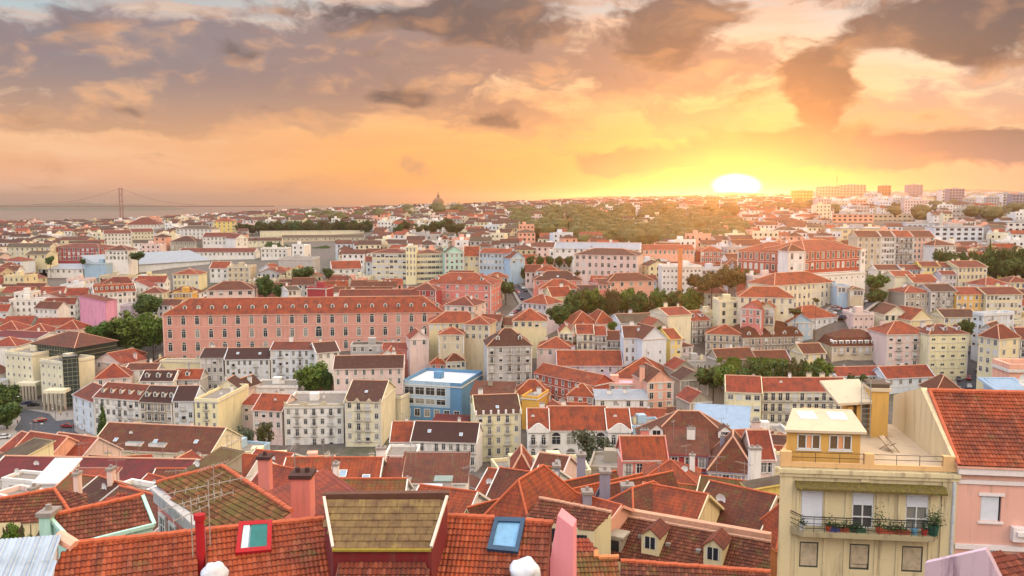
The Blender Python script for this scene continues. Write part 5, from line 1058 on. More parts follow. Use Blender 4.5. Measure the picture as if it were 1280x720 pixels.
for sp in ((245, 298, 592, 118, 116, 10, 'g', 3.0, 'white', 'orange', 'orange roof with flat skylight left of the green tree top', dict(skyl=1, ant=2)),
    (224, 250, 594, 112, 110, 7, 's', 2.0, 'stone', 'moss', 'small moss-green brown slope next to the crimson roof end', {}),
    (348, 470, 613, 106, 106, 10, 'g', 2.7, 'white', 'orange', 'wide orange roof with four small skylights and white chimneys', dict(skyl=4, lm='the wide skylight roof')),
    (470, 482, 600, 112, 112, 6, 'f', .2, 'white', 'red', 'tall white stepped fire wall beside the wide skylight roof', {}), (482, 499, 596, 110, 110, 4, 's', 1.5, 'white', 'red', 'sloped white buttress wall right of the wide skylight roof', {}),
    (499, 582, 603, 122, 122, 9, 's', 1.8, 'white', 'rust', 'flat brownish red roof under the white arcaded house', dict(ant=3, lm='the flat brownish red roof')),
    (378, 500, 627, 84, 84, 9, 'g', 2.4, 'white', 'ochre', 'orange-ochre roof stretching behind the brown dormer ridge', {}),
    (502, 572, 634, 82, 80, 9, 'g', 2.6, 'white', 'orange', 'orange roof carrying solar panels and vents behind the dormer', dict(lm='the solar panel roof', skyl=1)),
    (572, 604, 637, 76, 73, 8, 'v', 2.6, 'cream', 'rust', 'rust gable between the solar panel roof and the parapet cluster', {}), (604, 662, 652, 70, 68, 9, 'h', 3.2, 'palecream', 'orange', 'orange hip roof with pale valleys above the blue skylight roof', {}),
    (586, 604, 612, 104, 103, 10, 'g', 3.4, 'white', 'orange', 'bright orange strip of roof left of three brown bays', {}), (604, 650, 612, 102, 100, 10, 'g', 3.4, 'white', 'rust', 'brown-red roof bays with white seams left of the lilac parapets', {}), (650, 668, 608, 100, 99, 10, 'g', 3.0, 'white', 'ochre', 'short orange-ochre roof touching the lilac parapets', {}),
    (668, 700, 612, 92, 88, 9, 'v', 3.4, 'lavgrey', 'rust', 'lilac parapet house left with stepped coping', dict(lm='the stepped lilac parapets')), (700, 735, 616, 90, 86, 9, 'v', 4.0, 'lavgrey', 'orange', 'lilac parapet house centre with orange slope', {}), (735, 770, 612, 88, 84, 9, 'v', 3.6, 'lavgrey', 'rust', 'lilac parapet house right with brick slope', {}),
    (668, 740, 636, 74, 70, 8, 'g', 2.0, 'salmon', 'coral', 'low coral roof in front of the lilac parapets', {}), (740, 792, 640, 78, 74, 8, 'h', 2.4, 'cream', 'rust', 'rust hip roof right of the low coral roof', {}),
    (796, 864, 628, 98, 96, 9, 'g', 2.8, 'palecream', 'ochre', 'yellow-mossy tile roof with green skylight', dict(skyl=1, lm='the yellow-mossy roof')), (868, 926, 622, 96, 94, 9, 'g', 2.8, 'palecream', 'moss', 'olive-brown tile roof left of the yellow wall', {}),
    (930, 938, 603, 96, 94, 8, 's', 1.2, 'yellow', 'grey', 'narrow bright yellow wall with grey slab roof', dict(lm='the bright yellow wall')), (862, 942, 655, 80, 76, 9, 'g', 3.0, 'palecream', 'rust', 'dark rust roof over pink coping left of the orange house', {}),
    (942, 972, 628, 78, 74, 8, 'h', 3.6, 'orange', 'orange', 'orange walled house against the ochre rooftop building', {}), (785, 862, 652, 76, 73, 8, 'g', 2.4, 'cream', 'orange', 'orange-red slope behind the two-dormer roof', {}),
    (60, 106, 619, 100, 98, 7, 'g', 1.6, 'salmon', 'ochre', 'orange-ochre little roof with pink walls below the roof terrace', {}), (92, 134, 622, 92, 88, 6, 'g', 1.6, 'white', 'brown', 'brown lattice-shaded roof behind the left hip roof', {}),
    (76, 128, 610, 112, 112, 5, 's', 1.2, 'palepink', 'coral', 'salmon mono-pitch roof right of the white roof terrace', {}), (122, 162, 620, 98, 96, 5, 'f', .6, 'white', 'red', 'white rooftop jumble with flat terraces below the crimson roof', {}), (160, 186, 619, 102, 100, 6, 'g', 1.8, 'white', 'coral', 'little crimson-coral roof among white walls', {}),
    (175, 204, 607, 120, 118, 5, 'f', .5, 'bluewhite', 'grey', 'pale grey flat roofs under the right end of the crimson roof', {}), (112, 192, 640, 70, 66, 6, 'g', 1.3, 'grey', 'rust', 'rust roof strip with grey coping above the mint edged roof', {}),
    (2, 60, 601, 128, 126, 4, 'f', .5, 'white', 'red', 'white walls with dark round windows below the crimson roof', dict(fl=1)), (-10, 26, 622, 84, 82, 3, 'f', .5, 'palepink', 'red', 'pale pink flat roofed house at the left edge over the hip roof', {}),
    (0, 22, 562, 190, 186, 10, 'g', 3, 'salmon', 'coral', 'salmon house with coral roof corner at the far left below the street', {}), (8, 54, 572, 176, 172, 12, 'g', 4, 'salmon', 'coral', 'long coral roof with white seam below the zebra crossing', dict(lm='the coral roofs by the crossing')), (45, 94, 573, 178, 174, 12, 'g', 4, 'palepink', 'coral', 'second coral roof below the zebra crossing with gable right', {}),
    (-10, 14, 575, 160, 158, 9, 's', 2, 'butter', 'grey', 'yellow house with grey sheet roof at the left edge', {}),
    (188, 222, 604, 112, 112, 5, 'g', 1.2, 'white', 'rust', 'rust strip roof under the crimson roof end', {}), (298, 350, 606, 96, 93, 9, 'g', 3, 'palepink', 'coral', 'pale coral slope behind the mossy brown roof', {}), (300, 346, 588, 130, 128, 9, 'g', 2, 'white', 'coral', 'long low roof beside the tree under the pale pink house', {}),
    (480, 520, 573, 190, 190, 9, 'f', .6, 'white', 'red', 'white scalloped loggia left of the arcaded house', dict(lm=None)), (640, 664, 592, 140, 140, 8, 'h', 3, 'palepink', 'coral', 'small coral hip left below the white mansion', {}),
    (664, 700, 592, 138, 136, 8, 'g', 2.4, 'palepink', 'rust', 'rust roof with pink chimney in front of the white mansion', {})):
    a, b, ye, Y0_, Y1_, d_, rk, rh__, wl_, t_, l, kw = sp
    k2 = dict(NB); k2.update(kw)
    if Y0_ < 132 and rk in 'gvh' and ye < 640 and 'skylight roof' not in (kw.get('lm') or ''):   # the lower edge of these roofs is hidden by nearer ones
        e_ = W(a, ye, Y0_); rise = ye - pix((e_.x, Y0_ + d_ / 2, e_.z + rh__))[1]
        if rise > 30: ye += rise - 28
    if 1:
        fl_ = k2.pop('fl', 1 if rk == 'v' else 0); B('roof_house', l, 'house', a, b, ye, Y0_, Y1_, d_, rk, rh__, wl_, t_, fl_, 2 if fl_ else 0, yb=ye + 6, **k2)
root, w_, h_, put = B('town_house', 'rose house with window shutters and iron balcony in front of the big brown roof', TH_, 779, 834, 575, 150, 150, 8, 'g', 3.2, 'rose', 'orange', 2, 4, yb=603, balc='10', lm='the rose balcony house', ww=1.1, wh=1.8)
B('town_house', 'deep crimson house with cream windows and lilac coping', TH_, 835, 886, 567, 157, 156, 9, 's', 2.5, 'crimson', 'rust', 2, 3, yb=596, cmat=wm('lavgrey'), ww=1.1, lm='the deep crimson house')
B('town_house', 'wide brown-red roof with round-headed dormers behind the crimson house', TH_, 800, 930, 562, 172, 170, 16, 'h', 6.2, 'lavgrey', 'rust', 0, 0, yb=575, dorm=3, dw=2.6, lm='the wide brown-red roof')
B('town_house', 'brown roofed right wing with lilac coping next to the crimson house', TH_, 886, 944, 588, 150, 148, 12, 'h', 5.4, 'lavgrey', 'rust', 1, 4, yb=596)
B('town_house', 'coral roofed house right of the wide brown-red roof', TH_, 942, 968, 574, 150, 150, 9, 'g', 4, 'palepink', 'coral', 2, 3, yb=600)
B('town_house', 'dull red house with garages under the rose balcony house', TH_, 800, 872, 602, 128, 126, 8, 'h', 2.4, 'crimson', 'orange', 0, 0, yb=607)
# solar panels and vents
for (px, py, Y, l, m_) in ((540, 617, 87, 'white-blue solar water heater panel left on the orange roof', 'sky'), (548, 622, 85, 'cream roof lantern right of the heater panel', 'cream'), (554, 606, 92, 'grey-green glass roof lantern behind the heater panels', 'grey')):
    c = W(px, py, Y); mb = MB(); mb.box(-.9, .9, -.5, 1.2, -1.2, .5, 0); mb.box(-1.0, 1.0, -.6, 1.3, .5, .62, 1)
    r = thing('roof_lantern', l, 'roof lantern', c); mb.build('panel', [wm('grey' if m_ != 'cream' else 'cream'), plain('lantern_' + m_, {'sky': (196, 214, 226), 'cream': (220, 212, 170), 'grey': (132, 150, 142)}[m_], .25)], r)

# ---------------------------------------------------------------- the ochre-cream house with the roof terrace (right)
YL, YR = 54.0, 52.8
A = W(976, 566, YL); zt = A.z; Bx = (1198 - 640) / F * (YR * CT - (zt - CAMZ) * ST); w = math.hypot(Bx - A.x, YR - YL); rz = math.atan2(YR - YL, Bx - A.x)
H0 = 22.0; FY = plaster('facade_yellow', (224, 206, 162), .8, dcol=(104, 84, 60)); OC = plaster('ochre_paint', (218, 168, 88), .35); PK = plaster('terrace_floor', (206, 178, 144), .35); CO = plaster('coping_apricot', (232, 186, 128), .3)
tr = thing('terrace_house', 'tall cream-yellow house with roof terrace, ochre penthouse and planted balcony at right', 'house', (A.x, A.y, zt - H0), rz); tr['kind'] = 'thing'; MARK.append(('the terrace house', A.x + 5, A.y + 5))
KEEP.append((960, 1205, 480, 720, 52, 65)); 
sc_ = w / 222.0     # metres per photo pixel along the front
X_ = lambda px: (px - 976) * sc_
Z_ = lambda px, py: W(px, py, YL + (YR - YL) * (px - 976) / 222).z - (zt - H0)      # height in the house's own frame
def facade(w, h, opens, depth=.22, mat=0):
    mb = MB(); xs = sorted({0, w, *[o[0] for o in opens], *[o[1] for o in opens]}); zs = sorted({0, h, *[o[2] for o in opens], *[o[3] for o in opens]})
    for xa, xb in zip(xs, xs[1:]):
        for za, zb in zip(zs, zs[1:]):
            cx, cz = (xa + xb) / 2, (za + zb) / 2
            if not any(o[0] < cx < o[1] and o[2] < cz < o[3] for o in opens): mb.quad([(xa, 0, za), (xb, 0, za), (xb, 0, zb), (xa, 0, zb)], mat)
    for a, b, c_, d_ in opens:
        mb.quad([(a, 0, c_), (a, depth, c_), (a, depth, d_), (a, 0, d_)][::-1], mat); mb.quad([(b, 0, c_), (b, depth, c_), (b, depth, d_), (b, 0, d_)], mat)
        mb.quad([(a, 0, d_), (b, 0, d_), (b, depth, d_), (a, depth, d_)][::-1], mat); mb.quad([(a, 0, c_), (b, 0, c_), (b, depth, c_), (a, depth, c_)], mat)
    return mb
doors = [(X_(1004), X_(1032)), (X_(1069), X_(1096)), (X_(1136), X_(1164))]; dz0, dz1 = Z_(1080, 661), Z_(1080, 611)
lw = [(X_(1004), X_(1028)), (X_(1068), X_(1093)), (X_(1134), X_(1160))]; lz0, lz1 = Z_(1080, 712), Z_(1080, 680)
opens = [(a, b, dz0, dz1) for a, b in doors] + [(a, b, lz0, lz1) for a, b in lw] + [(a, b, lz0 - 3.2, lz1 - 3.2) for a, b in lw] + [(a, b, lz0 - 6.4, lz1 - 6.4) for a, b in lw]
zf = H0 - .95    # terrace floor
mb = facade(w, zf + .05, opens); D_ = 11.5
SL = 3.9; mb.quad([(SL, D_, 0), (0, 0, 0), (0, 0, zf), (SL, D_, zf)]); mb.quad([(w, 0, 0), (w, D_, 0), (w, D_, zf), (w, 0, zf)]); mb.quad([(w, D_, 0), (SL, D_, 0), (SL, D_, zf), (w, D_, zf)])
mb.build('wall', [FY], tr)
mb = MB(); mb.slab([[(0, 0, zf + .1), (w, 0, zf + .1), (w, D_, zf + .1), (SL, D_, zf + .1)]], .05, 0); mb.build('terrace_floor', [PK], tr)
mb = MB()   # cornices, piers and pilasters
mb.box(-.12, w + .12, -.3, -.003, zf - .25, zf, 0); mb.box(-.06, w + .06, -.18, -.003, zf - .5, zf - .25, 0)
for a, b, zl in ((976, 992, 0), (1078, 1090, dz1 + .45), (1180, 1198, 0)): mb.box(X_(a), X_(b), -.1, -.002, zl, zf - .5, 0)
for a, b in ((1034, 1038), (1060, 1064), (1099, 1103), (1126, 1131), (1166, 1170), (998, 1001)): mb.box(X_(a), X_(b), -.07, -.002, 0, dz1 + .2, 0)
mb.build('pilaster_trim', [FY], tr)
mb = MB()   # parapet piers + solid low parts
for a, b in ((976, 990), (1082, 1094), (1180, 1198)): mb.box(X_(a), X_(b), -.05, .35, zf + .1, H0 + .1, 0)
mb.box(X_(990), X_(1082), -.05, .2, zf + .1, zf + .38, 0); mb.box(X_(1094), X_(1180), -.05, .2, zf + .1, zf + .38, 0)
mb.slab([[(.05, .35, H0), (.35, .35, H0), (SL + .3, D_, H0), (SL, D_, H0)]], H0 - zf - .1, 0)
mb.build('parapet', [CO], tr)
def rail(mb, a, b, z0, z1, step=1.0, n=2, r=.02):
    a, b = Vector(a), Vector(b); L_ = (b - a).length; k = max(1, int(L_ / step))
    for i in range(n): z = z0 + (z1 - z0) * (i + 1) / n; mb.bar(a + Vector((0, 0, z)), b + Vector((0, 0, z)), r, 0)
    for i in range(k + 1): p = a.lerp(b, i / k); mb.bar(p + Vector((0, 0, z0)), p + Vector((0, 0, z1)), r, 0)
mb = MB(); rail(mb, (X_(990), .08, 0), (X_(1082), .08, 0), zf + .38, H0 + .05, 1.2); rail(mb, (X_(1094), .08, 0), (X_(1180), .08, 0), zf + .38, H0 + .05, 1.2)
rail(mb, (SL + .3, D_ - .1, 0), (w * .62, D_ - .1, 0), zf + .5, H0 + .4, .35); mb.build('railing', [IRON], tr)
mb = MB(); mb.box(SL, w * .66, D_ - .2, D_, zf + .1, zf + .55, 0); mb.box(X_(1052) , X_(1052) + 1.2, D_ - .3, D_ + .05, zf + .1, zf + 1.2, 0); mb.box(X_(1095), w * .72, D_ - .45, D_ - .2, zf + .1, zf + 1.1, 0); mb.build('rear_parapet', [OC], tr)
# penthouse
pw = X_(1074); ph = H0 + 1.35; y0_, y1_ = .9, 4.2
pn = place('penthouse', facade(pw - .15, ph - zf - .1, [(X_(992) - .1, X_(1022) - .1, .9, 1.85), (X_(1033) - .1, X_(1062) - .1, .9, 1.85)], .12).mesh('penthouse', [OC]), tr, (.5, y0_, zf + .1))
mb = MB(); q = ph - zf - .1; mb.quad([(pw - .15, 0, 0), (pw - .15, y1_ - y0_, 0), (pw - .15, y1_ - y0_, q + .5), (pw - .15, 0, q)]); SP_ = (y1_ - y0_) * SL / D_; mb.quad([(SP_, y1_ - y0_, 0), (0, 0, 0), (0, 0, q), (SP_, y1_ - y0_, q + .5)]); mb.quad([(pw - .15, y1_ - y0_, 0), (SP_, y1_ - y0_, 0), (SP_, y1_ - y0_, q + .5), (pw - .15, y1_ - y0_, q + .5)])
mb.build('side_wall', [OC], pn)
mb = MB(); mb.slab([[(-.2, -.3, q - .02), (pw + .15, -.3, q - .02), (pw + .15, y1_ - y0_ + .2, q + .52), (SP_ - .1, y1_ - y0_ + .2, q + .52)]], .16, 0); mb.build('roof', [plaster('pale_roof', (214, 192, 160), .25)], pn)
for px in (1000, 1040):
    mb = MB(); z = q + .2; mb.slab([[(X_(px), 1.6, z + .1), (X_(px) + 1.1, 1.6, z + .1), (X_(px) + 1.1, 2.9, z + .26), (X_(px), 2.9, z + .26)]], .2, 0); mb.build('skylight', [plain('milk_glass', (232, 232, 226), .2)], pn)
for a, b in ((992, 1022), (1033, 1062)):
    mb = MB(); ww_ = X_(b) - X_(a); mb.quad([(0, .06, .9), (ww_, .06, .9), (ww_, .06, 1.85), (0, .06, 1.85)], 1)
    for f0, f1 in ((0, .05), (.36, .41), (.62, .67), (.95, 1)): mb.box(ww_ * f0, ww_ * f1, -.02, .05, .9, 1.85, 0)
    mb.box(0, ww_, -.02, .05, .9, .96, 0); mb.box(0, ww_, -.02, .05, 1.79, 1.85, 0); mb.box(-.06, ww_ + .06, -.08, -.001, .8, .88, 0)
    mb.quad([(ww_ * .42, .03, .96), (ww_ * .62, .03, .96), (ww_ * .62, .03, 1.79), (ww_ * .42, .03, 1.79)], 2)
    mb.build('window', [FRAME, plain('dusty_glass', (120, 96, 66), .15), plain('salmon_curtain', (232, 160, 110), .8)], pn, (X_(a) - .1, 0, 0))
# stair tower
tx0, tx1 = X_(1134), X_(1158); ty = 7.6
st_ = place('stair_tower', (lambda m: (m.box(tx0, tx1, ty, ty + 2.0, zf + .1, zf + 3.4, 0), m.box(tx0 - .9, tx0 - .55, ty + .3, ty + 2, zf + .1, zf + 2.3, 0), m.box(tx0 - 1.5, tx0 - 1.15, ty + .3, ty + 2, zf + .1, zf + 2.2, 0), m.mesh('stair_tower', [OC]))[-1])(MB()), tr)
mb = MB(); mb.box(tx0 - .1, tx1 + .15, ty - .1, ty + 2.1, zf + 3.4, zf + 3.62, 0); mb.slab([[(tx0 - 2.3, ty - .1, zf + 2.5), (tx0, ty - .1, zf + 2.7), (tx0, ty + 3.4, zf + 3.6), (tx0 - 2.8, ty + 3.4, zf + 3.4)]], .18, 0); mb.build('roof', [plaster('pale_roof', (214, 192, 160), .25)], st_)
mb = MB(); mb.quad([(tx0 - 1.1, ty + .8, zf + .1), (tx0 - .02, ty + .8, zf + .1), (tx0 - .02, ty + .8, zf + 2.4), (tx0 - 1.1, ty + .8, zf + 2.4)]); mb.build('doorway', [GLASS], st_)
mb = MB(); mb.box(tx0 - .1, tx1 + .05, ty + .1, ty + 1.9, zf + 3.62, zf + 3.9, 0); mb.build('tank_lid', [plain('dark_lid', (92, 74, 56), .8)], st_)
mb = MB(); lx = tx0 - .75
for s in (0, .62): mb.bar((lx + s, ty - .35, zf + .1), (lx + s, ty - .05, zf + 4.2), .03, 0)
for i in range(11): mb.bar((lx, ty - .33 + i * .027, zf + .4 + i * .36), (lx + .62, ty - .33 + i * .027, zf + .4 + i * .36), .02, 0)
def world_of(root, p):
    c_, s_ = math.cos(root.rotation_euler[2]), math.sin(root.rotation_euler[2]); return Vector((root.location.x + c_ * p[0] - s_ * p[1], root.location.y + s_ * p[0] + c_ * p[1], root.location.z + p[2]))
tag(mb.build('ladder', [plain('galvanised', (168, 172, 168), .4, .5)], None, tr.location, rz), 'tall metal ladder against the ochre stair tower', 'ladder')
# gable party wall on the right: rises towards the back
mb = MB(); gw = [(0, H0 + .2), (D_ * .55, H0 + 3.6), (D_, H0 + 3.0)]
for x in (w - .35, w): pass
pts = [(0, zf), (D_, zf), (D_, H0 + 1.4), (5.9, H0 + 3.15), (0, H0 + .1)]
mb.quad([(w - .4, y, z) for y, z in pts][::-1]); mb.quad([(w, y, z) for y, z in pts])
for (ya, za), (yb_, zb_) in zip(pts, pts[1:] + pts[:1]): mb.quad([(w - .4, ya, za), (w, ya, za), (w, yb_, zb_), (w - .4, yb_, zb_)][::-1])
mb.build('gable_wall', [plaster('gable_cream', (222, 198, 154), .5)], tr)
# canopy, balcony, doors
cz = Z_(1085, 606); mb = MB(); mb.slab([[(X_(995), -.75, cz - .12), (X_(1182), -.75, cz - .16), (X_(1182), 0, cz + .12), (X_(995), 0, cz + .12)]], .14, 0)
rs = random.Random(4)
for i in range(420): x = rs.uniform(X_(995), X_(1182)); y = rs.uniform(-.76, -.05); z = cz + .12 + (y) * .36; s = rs.uniform(.04, .1); mb.quad([(x - s, y, z - .03), (x + s, y - s, z - .03), (x + rs.uniform(-s, s), y - s * .3, z + s)], 1)
mb.build('canopy', [plain('canopy_moss', (112, 96, 52), .95, noise=.5, scale=6), plain('moss_tuft', (134, 118, 52), .95)], tr)
bz = Z_(1085, 660); x0_, x1_ = X_(989), X_(1178)
mb = MB(); n = 14; fr = []
for i in range(n + 1):
    t_ = i / n; x = x0_ + (x1_ - x0_) * t_; y = -1.15 * min(1, (math.sin(math.pi * min(t_, 1 - t_) / .12) if min(t_, 1 - t_) < .06 else 1)); fr.append((x, y))
for (xa, ya), (xb, yb_) in zip(fr, fr[1:]):
    mb.quad([(xa, ya, bz), (xb, yb_, bz), (xb, 0, bz), (xa, 0, bz)], 0); mb.quad([(xa, ya, bz - .3), (xb, yb_, bz - .3), (xb, yb_, bz), (xa, ya, bz)], 0); mb.quad([(xa, 0, bz - .5), (xb, 0, bz - .5), (xb, yb_, bz - .3), (xa, ya, bz - .3)], 0)
bal = mb.build('balcony', [plaster('stained_slab', (170, 156, 120), .8)], tr)
mb = MB()
for k in (.25, .55, .85, .98):
    for (xa, ya), (xb, yb_) in zip(fr, fr[1:]): mb.bar((xa, ya + .05, bz + k), (xb, yb_ + .05, bz + k), .022 if k < .9 else .035, 0)
for xa, ya in fr[::1]: mb.bar((xa, ya + .05, bz), (xa, ya + .05, bz + .98), .02, 0)
mb.build('railing', [IRON], bal)
BL = plain('roller_blind', (222, 224, 230), .6, noise=.08)
for i, (a, b) in enumerate(doors):
    mb = MB(); ww_ = b - a; hh = dz1 - dz0; f = 1.0 if i == 0 else .42
    mb.quad([(0, .14, 0), (ww_, .14, 0), (ww_, .14, hh), (0, .14, hh)], 1)
    for c0, c1 in ((0, .08), (ww_ - .08, ww_), (ww_ / 2 - .04, ww_ / 2 + .04)): mb.box(c0, c1, .05, .13, 0, hh, 0)
    mb.box(0, ww_, .06, .125, hh * .28, hh * .28 + .07, 0); mb.box(0, ww_, .06, .125, 0, .1, 0)
    dr = mb.build('balcony_door', [FRAME, GLASS], tr, (a, 0, dz0))
    mb = MB(); z = hh - hh * (f * .97)
    k = int((hh - z) / .12)
    for j in range(k): zz = z + (hh - z) * j / k; mb.box(.05, ww_ - .05, .01, .045, zz, zz + (hh - z) / k * .93, 0)
    mb.build('roller_blind', [BL], dr)
for i, (a, b) in enumerate(lw * 3):
    dz = -3.2 * (i // 3); mb = MB(); ww_ = b - a; hh = lz1 - lz0
    mb.quad([(0, .14, 0), (ww_, .14, 0), (ww_, .14, hh), (0, .14, hh)], 1)
    for c_ in ((0, .07, 0, hh), (ww_ - .07, ww_, 0, hh), (0, ww_, hh - .1, hh), (0, ww_, 0, .08)): mb.box(c_[0], c_[1], .03, .13, c_[2], c_[3], 2)
    z = .35 if i % 3 == 1 else 0.1
    for j in range(9): zz = z + (hh - z - .1) * j / 9; mb.box(.07, ww_ - .07, .05, .1, zz, zz + (hh - z) / 9 * .88, 0)
    if i % 3 == 1: mb.box(.1, ww_ - .1, .08, .12, .1, .3, 0)
    mb.build('window', [plain('beige_blind', (196, 178, 148), .7, noise=.4), GLASS, plain('dark_green_frame', (64, 70, 60), .6)], tr, (a, 0, lz0 + dz))
for i, (px, nm, c_, l) in enumerate(((1003, 'pot', (196, 196, 190), 'white flower pot with small shoots at the left end of the balcony'), (1036, 'pot', (184, 70, 44), 'round terracotta pot beside the blue planter'), (1045, 'trough', (60, 64, 130), 'blue planter trough on the balcony floor'),
        (1060, 'trough', (176, 78, 48), 'terracotta window trough left of the middle door'), (1072, 'trough', (40, 84, 60), 'green trough in front of the middle door'), (1099, 'pot', (190, 76, 46), 'terracotta pot with tall sprouting plant right of the middle door'),
        (1112, 'trough', (178, 84, 52), 'terracotta trough in the middle of the balcony'), (1126, 'trough', (150, 70, 44), 'brownish trough right of the middle of the balcony'), (1143, 'pot', (96, 150, 176), 'light blue bucket before the right door'),
        (1155, 'pot', (192, 50, 44), 'small red pot at the right door'), (1166, 'tub', (26, 84, 66), 'big green tub with bushy plant at the right end of the balcony'))):
    p = world_of(tr, (X_(px), -.75, bz + .002)); r = thing('plant_' + nm, l, 'plant pot', p, rz); mb = MB(); s = {'pot': .2, 'trough': .2, 'tub': .34}[nm]; hh = {'pot': .34, 'trough': .24, 'tub': .6}[nm]
    if nm == 'trough': mb.box(-.5, .5, -.14, .14, 0, hh, 0)
    else:
        for j in range(12):
            a, b = 2 * math.pi * j / 12, 2 * math.pi * (j + 1) / 12
            mb.quad([(s * .75 * math.cos(a), s * .75 * math.sin(a), 0), (s * .75 * math.cos(b), s * .75 * math.sin(b), 0), (s * math.cos(b), s * math.sin(b), hh), (s * math.cos(a), s * math.sin(a), hh)]); mb.quad([(0, 0, hh - .03), (s * math.cos(a), s * math.sin(a), hh), (s * math.cos(b), s * math.sin(b), hh)])
    mb.build('pot', [plain('pot_%d' % i, c_, .6)], r)
    mb = MB(); rs = random.Random(i); n, sp_, tall = {'pot': (60, .22, .5), 'trough': (90, .45, .35), 'tub': (260, .5, 1.2)}[nm]
    if px == 1099: n, sp_, tall = 110, .45, 1.3
    if 'bucket' not in l:
        for j in range(n):
            c = Vector((rs.gauss(0, sp_ * .5), rs.gauss(0, .14), hh + abs(rs.gauss(.1, tall * .45)))); v1 = Vector((rs.uniform(-1, 1), rs.uniform(-1, 1), rs.uniform(-.4, 1))).normalized() * .09; v2 = v1.cross(Vector((rs.random(), rs.random(), .3))).normalized() * .04
            mb.quad([c - v1, c + v2, c + v1, c - v2], 0)
        mb.build('plant', [plain('pot_leaves', (62, 92, 44), .7)], r)
mb = MB(); mb.bar((w - .2, -.14, 0), (w - .2, -.14, zf - .5), .1, 0, 8)
for z in (6, 10, 14, 18): mb.bar((w - .2, -.14, z), (w - .2, -.14, z + .15), .13, 0, 8)
mb.build('drain_pipe', [plain('white_pipe', (206, 208, 212), .5)], tr)
# terrace furniture
p = world_of(tr, (X_(1139), 4.4, zf + .1)); r = thing('deck_chair', 'wooden deck chair on the roof terrace below the ladder', 'deck chair', p, rz + .5); WD = plain('chair_wood', (120, 82, 52), .6)
mb = MB()
for s in (-.28, .28): mb.bar((s, -.7, 0), (s, .6, .85), .025, 0); mb.bar((s, .45, 0), (s, -.35, .55), .025, 0)
mb.build('frame', [WD], r); mb = MB(); mb.slab([[(-.26, -.4, .3), (.26, -.4, .3), (.26, .1, .22), (-.26, .1, .22)], [(-.26, .1, .22), (.26, .1, .22), (.26, .6, .85), (-.26, .6, .85)]], .02, 0); mb.build('seat', [plain('chair_canvas', (206, 180, 150), .9)], r)
p = world_of(tr, (X_(1086), 9.2, zf + .1)); mb = MB()
for j in range(14):
    a, b = 2 * math.pi * j / 14, 2 * math.pi * (j + 1) / 14
    mb.quad([(.45 * math.cos(a), .45 * math.sin(a), 0), (.45 * math.cos(b), .45 * math.sin(b), 0), (.55 * math.cos(b), .55 * math.sin(b), .85), (.55 * math.cos(a), .55 * math.sin(a), .85)]); mb.quad([(0, 0, .8), (.55 * math.cos(a), .55 * math.sin(a), .85), (.55 * math.cos(b), .55 * math.sin(b), .85)])
tag(mb.build('tub', [plain('black_tub', (34, 30, 30), .6)], None, p), 'black round tub by the rear wall of the roof terrace', 'tub')
p = world_of(tr, (X_(1096), 9.0, zf + .1)); r = thing('stool', 'small white stool next to the black tub', 'stool', p, .4); mb = MB(); mb.box(-.22, .22, -.22, .22, .42, .46, 0); mb.build('seat', [FRAME], r)
for a in (-.18, .18):
    for b in (-.18, .18): mb = MB(); mb.bar((a, b, 0), (a, b, .42), .025, 0); mb.build('leg', [FRAME], r)
# pink neighbour with the big tiled roof
SP = plaster('salmon_front', (232, 176, 156), .4)
eA = W(1198, 577, 52.8); eB_x = (1330 - 640) / F * (52.0 * CT - (eA.z - CAMZ) * ST); w2 = math.hypot(eB_x - eA.x, .8); rz2 = math.atan2(-.8, eB_x - eA.x)
ph_ = thing('pink_house', 'salmon pink house with large rust tile roof at the right edge', 'house', (eA.x, eA.y, eA.z - 21), rz2); ph_['kind'] = 'thing'; MARK.append(('the salmon pink house', eA.x + 4, eA.y + 5))
s2 = w2 / 132.0; X2 = lambda px: (px - 1198) * s2; Z2 = lambda py: W(1230, py, 52.6).z - (eA.z - 21)
op = [(X2(1229), X2(1255), Z2(651), Z2(620)), (X2(1290), X2(1316), Z2(651), Z2(620)), (X2(1229), X2(1255), Z2(651) - 3.4, Z2(620) - 3.4), (X2(1290), X2(1316), Z2(651) - 3.4, Z2(620) - 3.4)]
mb = facade(w2, 21, op); mb.quad([(0, 11, 0), (0, 0, 0), (0, 0, 21), (0, 11, 21)]); mb.quad([(w2, 0, 0), (w2, 11, 0), (w2, 11, 21), (w2, 0, 21)]); mb.quad([(w2, 11, 0), (0, 11, 0), (0, 11, 21), (w2, 11, 21)])
mb.quad([(w2, 0, 21), (w2, 11, 21), (w2, 5.5, 24.1)]); mb.quad([(0, 11, 21), (0, 0, 21), (0, 5.5, 24.1)]); mb.build('wall', [SP], ph_)
mb = MB(); mb.box(-.05, w2, -.35, -.003, Z2(592), Z2(584), 0); mb.box(0, w2, -.12, -.003, Z2(605), Z2(600), 0); mb.box(0, w2, -.18, -.003, Z2(686), Z2(680), 0); mb.box(0, X2(1226), -.05, -.003, 0, Z2(606), 1)
mb.build('cornice', [plain('white_stucco', (236, 222, 216), .7, noise=.1), SP], ph_)
for a, b, c_, d_ in op:
    mb = MB(); mb.quad([(a, .16, c_), (b, .16, c_), (b, .16, d_), (a, .16, d_)], 1); k = 16
    for j in range(k): z = c_ + (d_ - c_) * j / k; mb.box(a + .04, b - .12, .08, .12, z, z + (d_ - c_) / k * .92, 0)
    mb.box(a - .15, b + .15, -.12, -.004, c_ - .14, c_ - .01, 2); mb.box(a - .15, b + .15, -.1, -.004, d_ + .04, d_ + .22, 2)
    mb.build('window', [BL, GLASS, plain('white_stucco', (236, 222, 216), .7)], ph_)
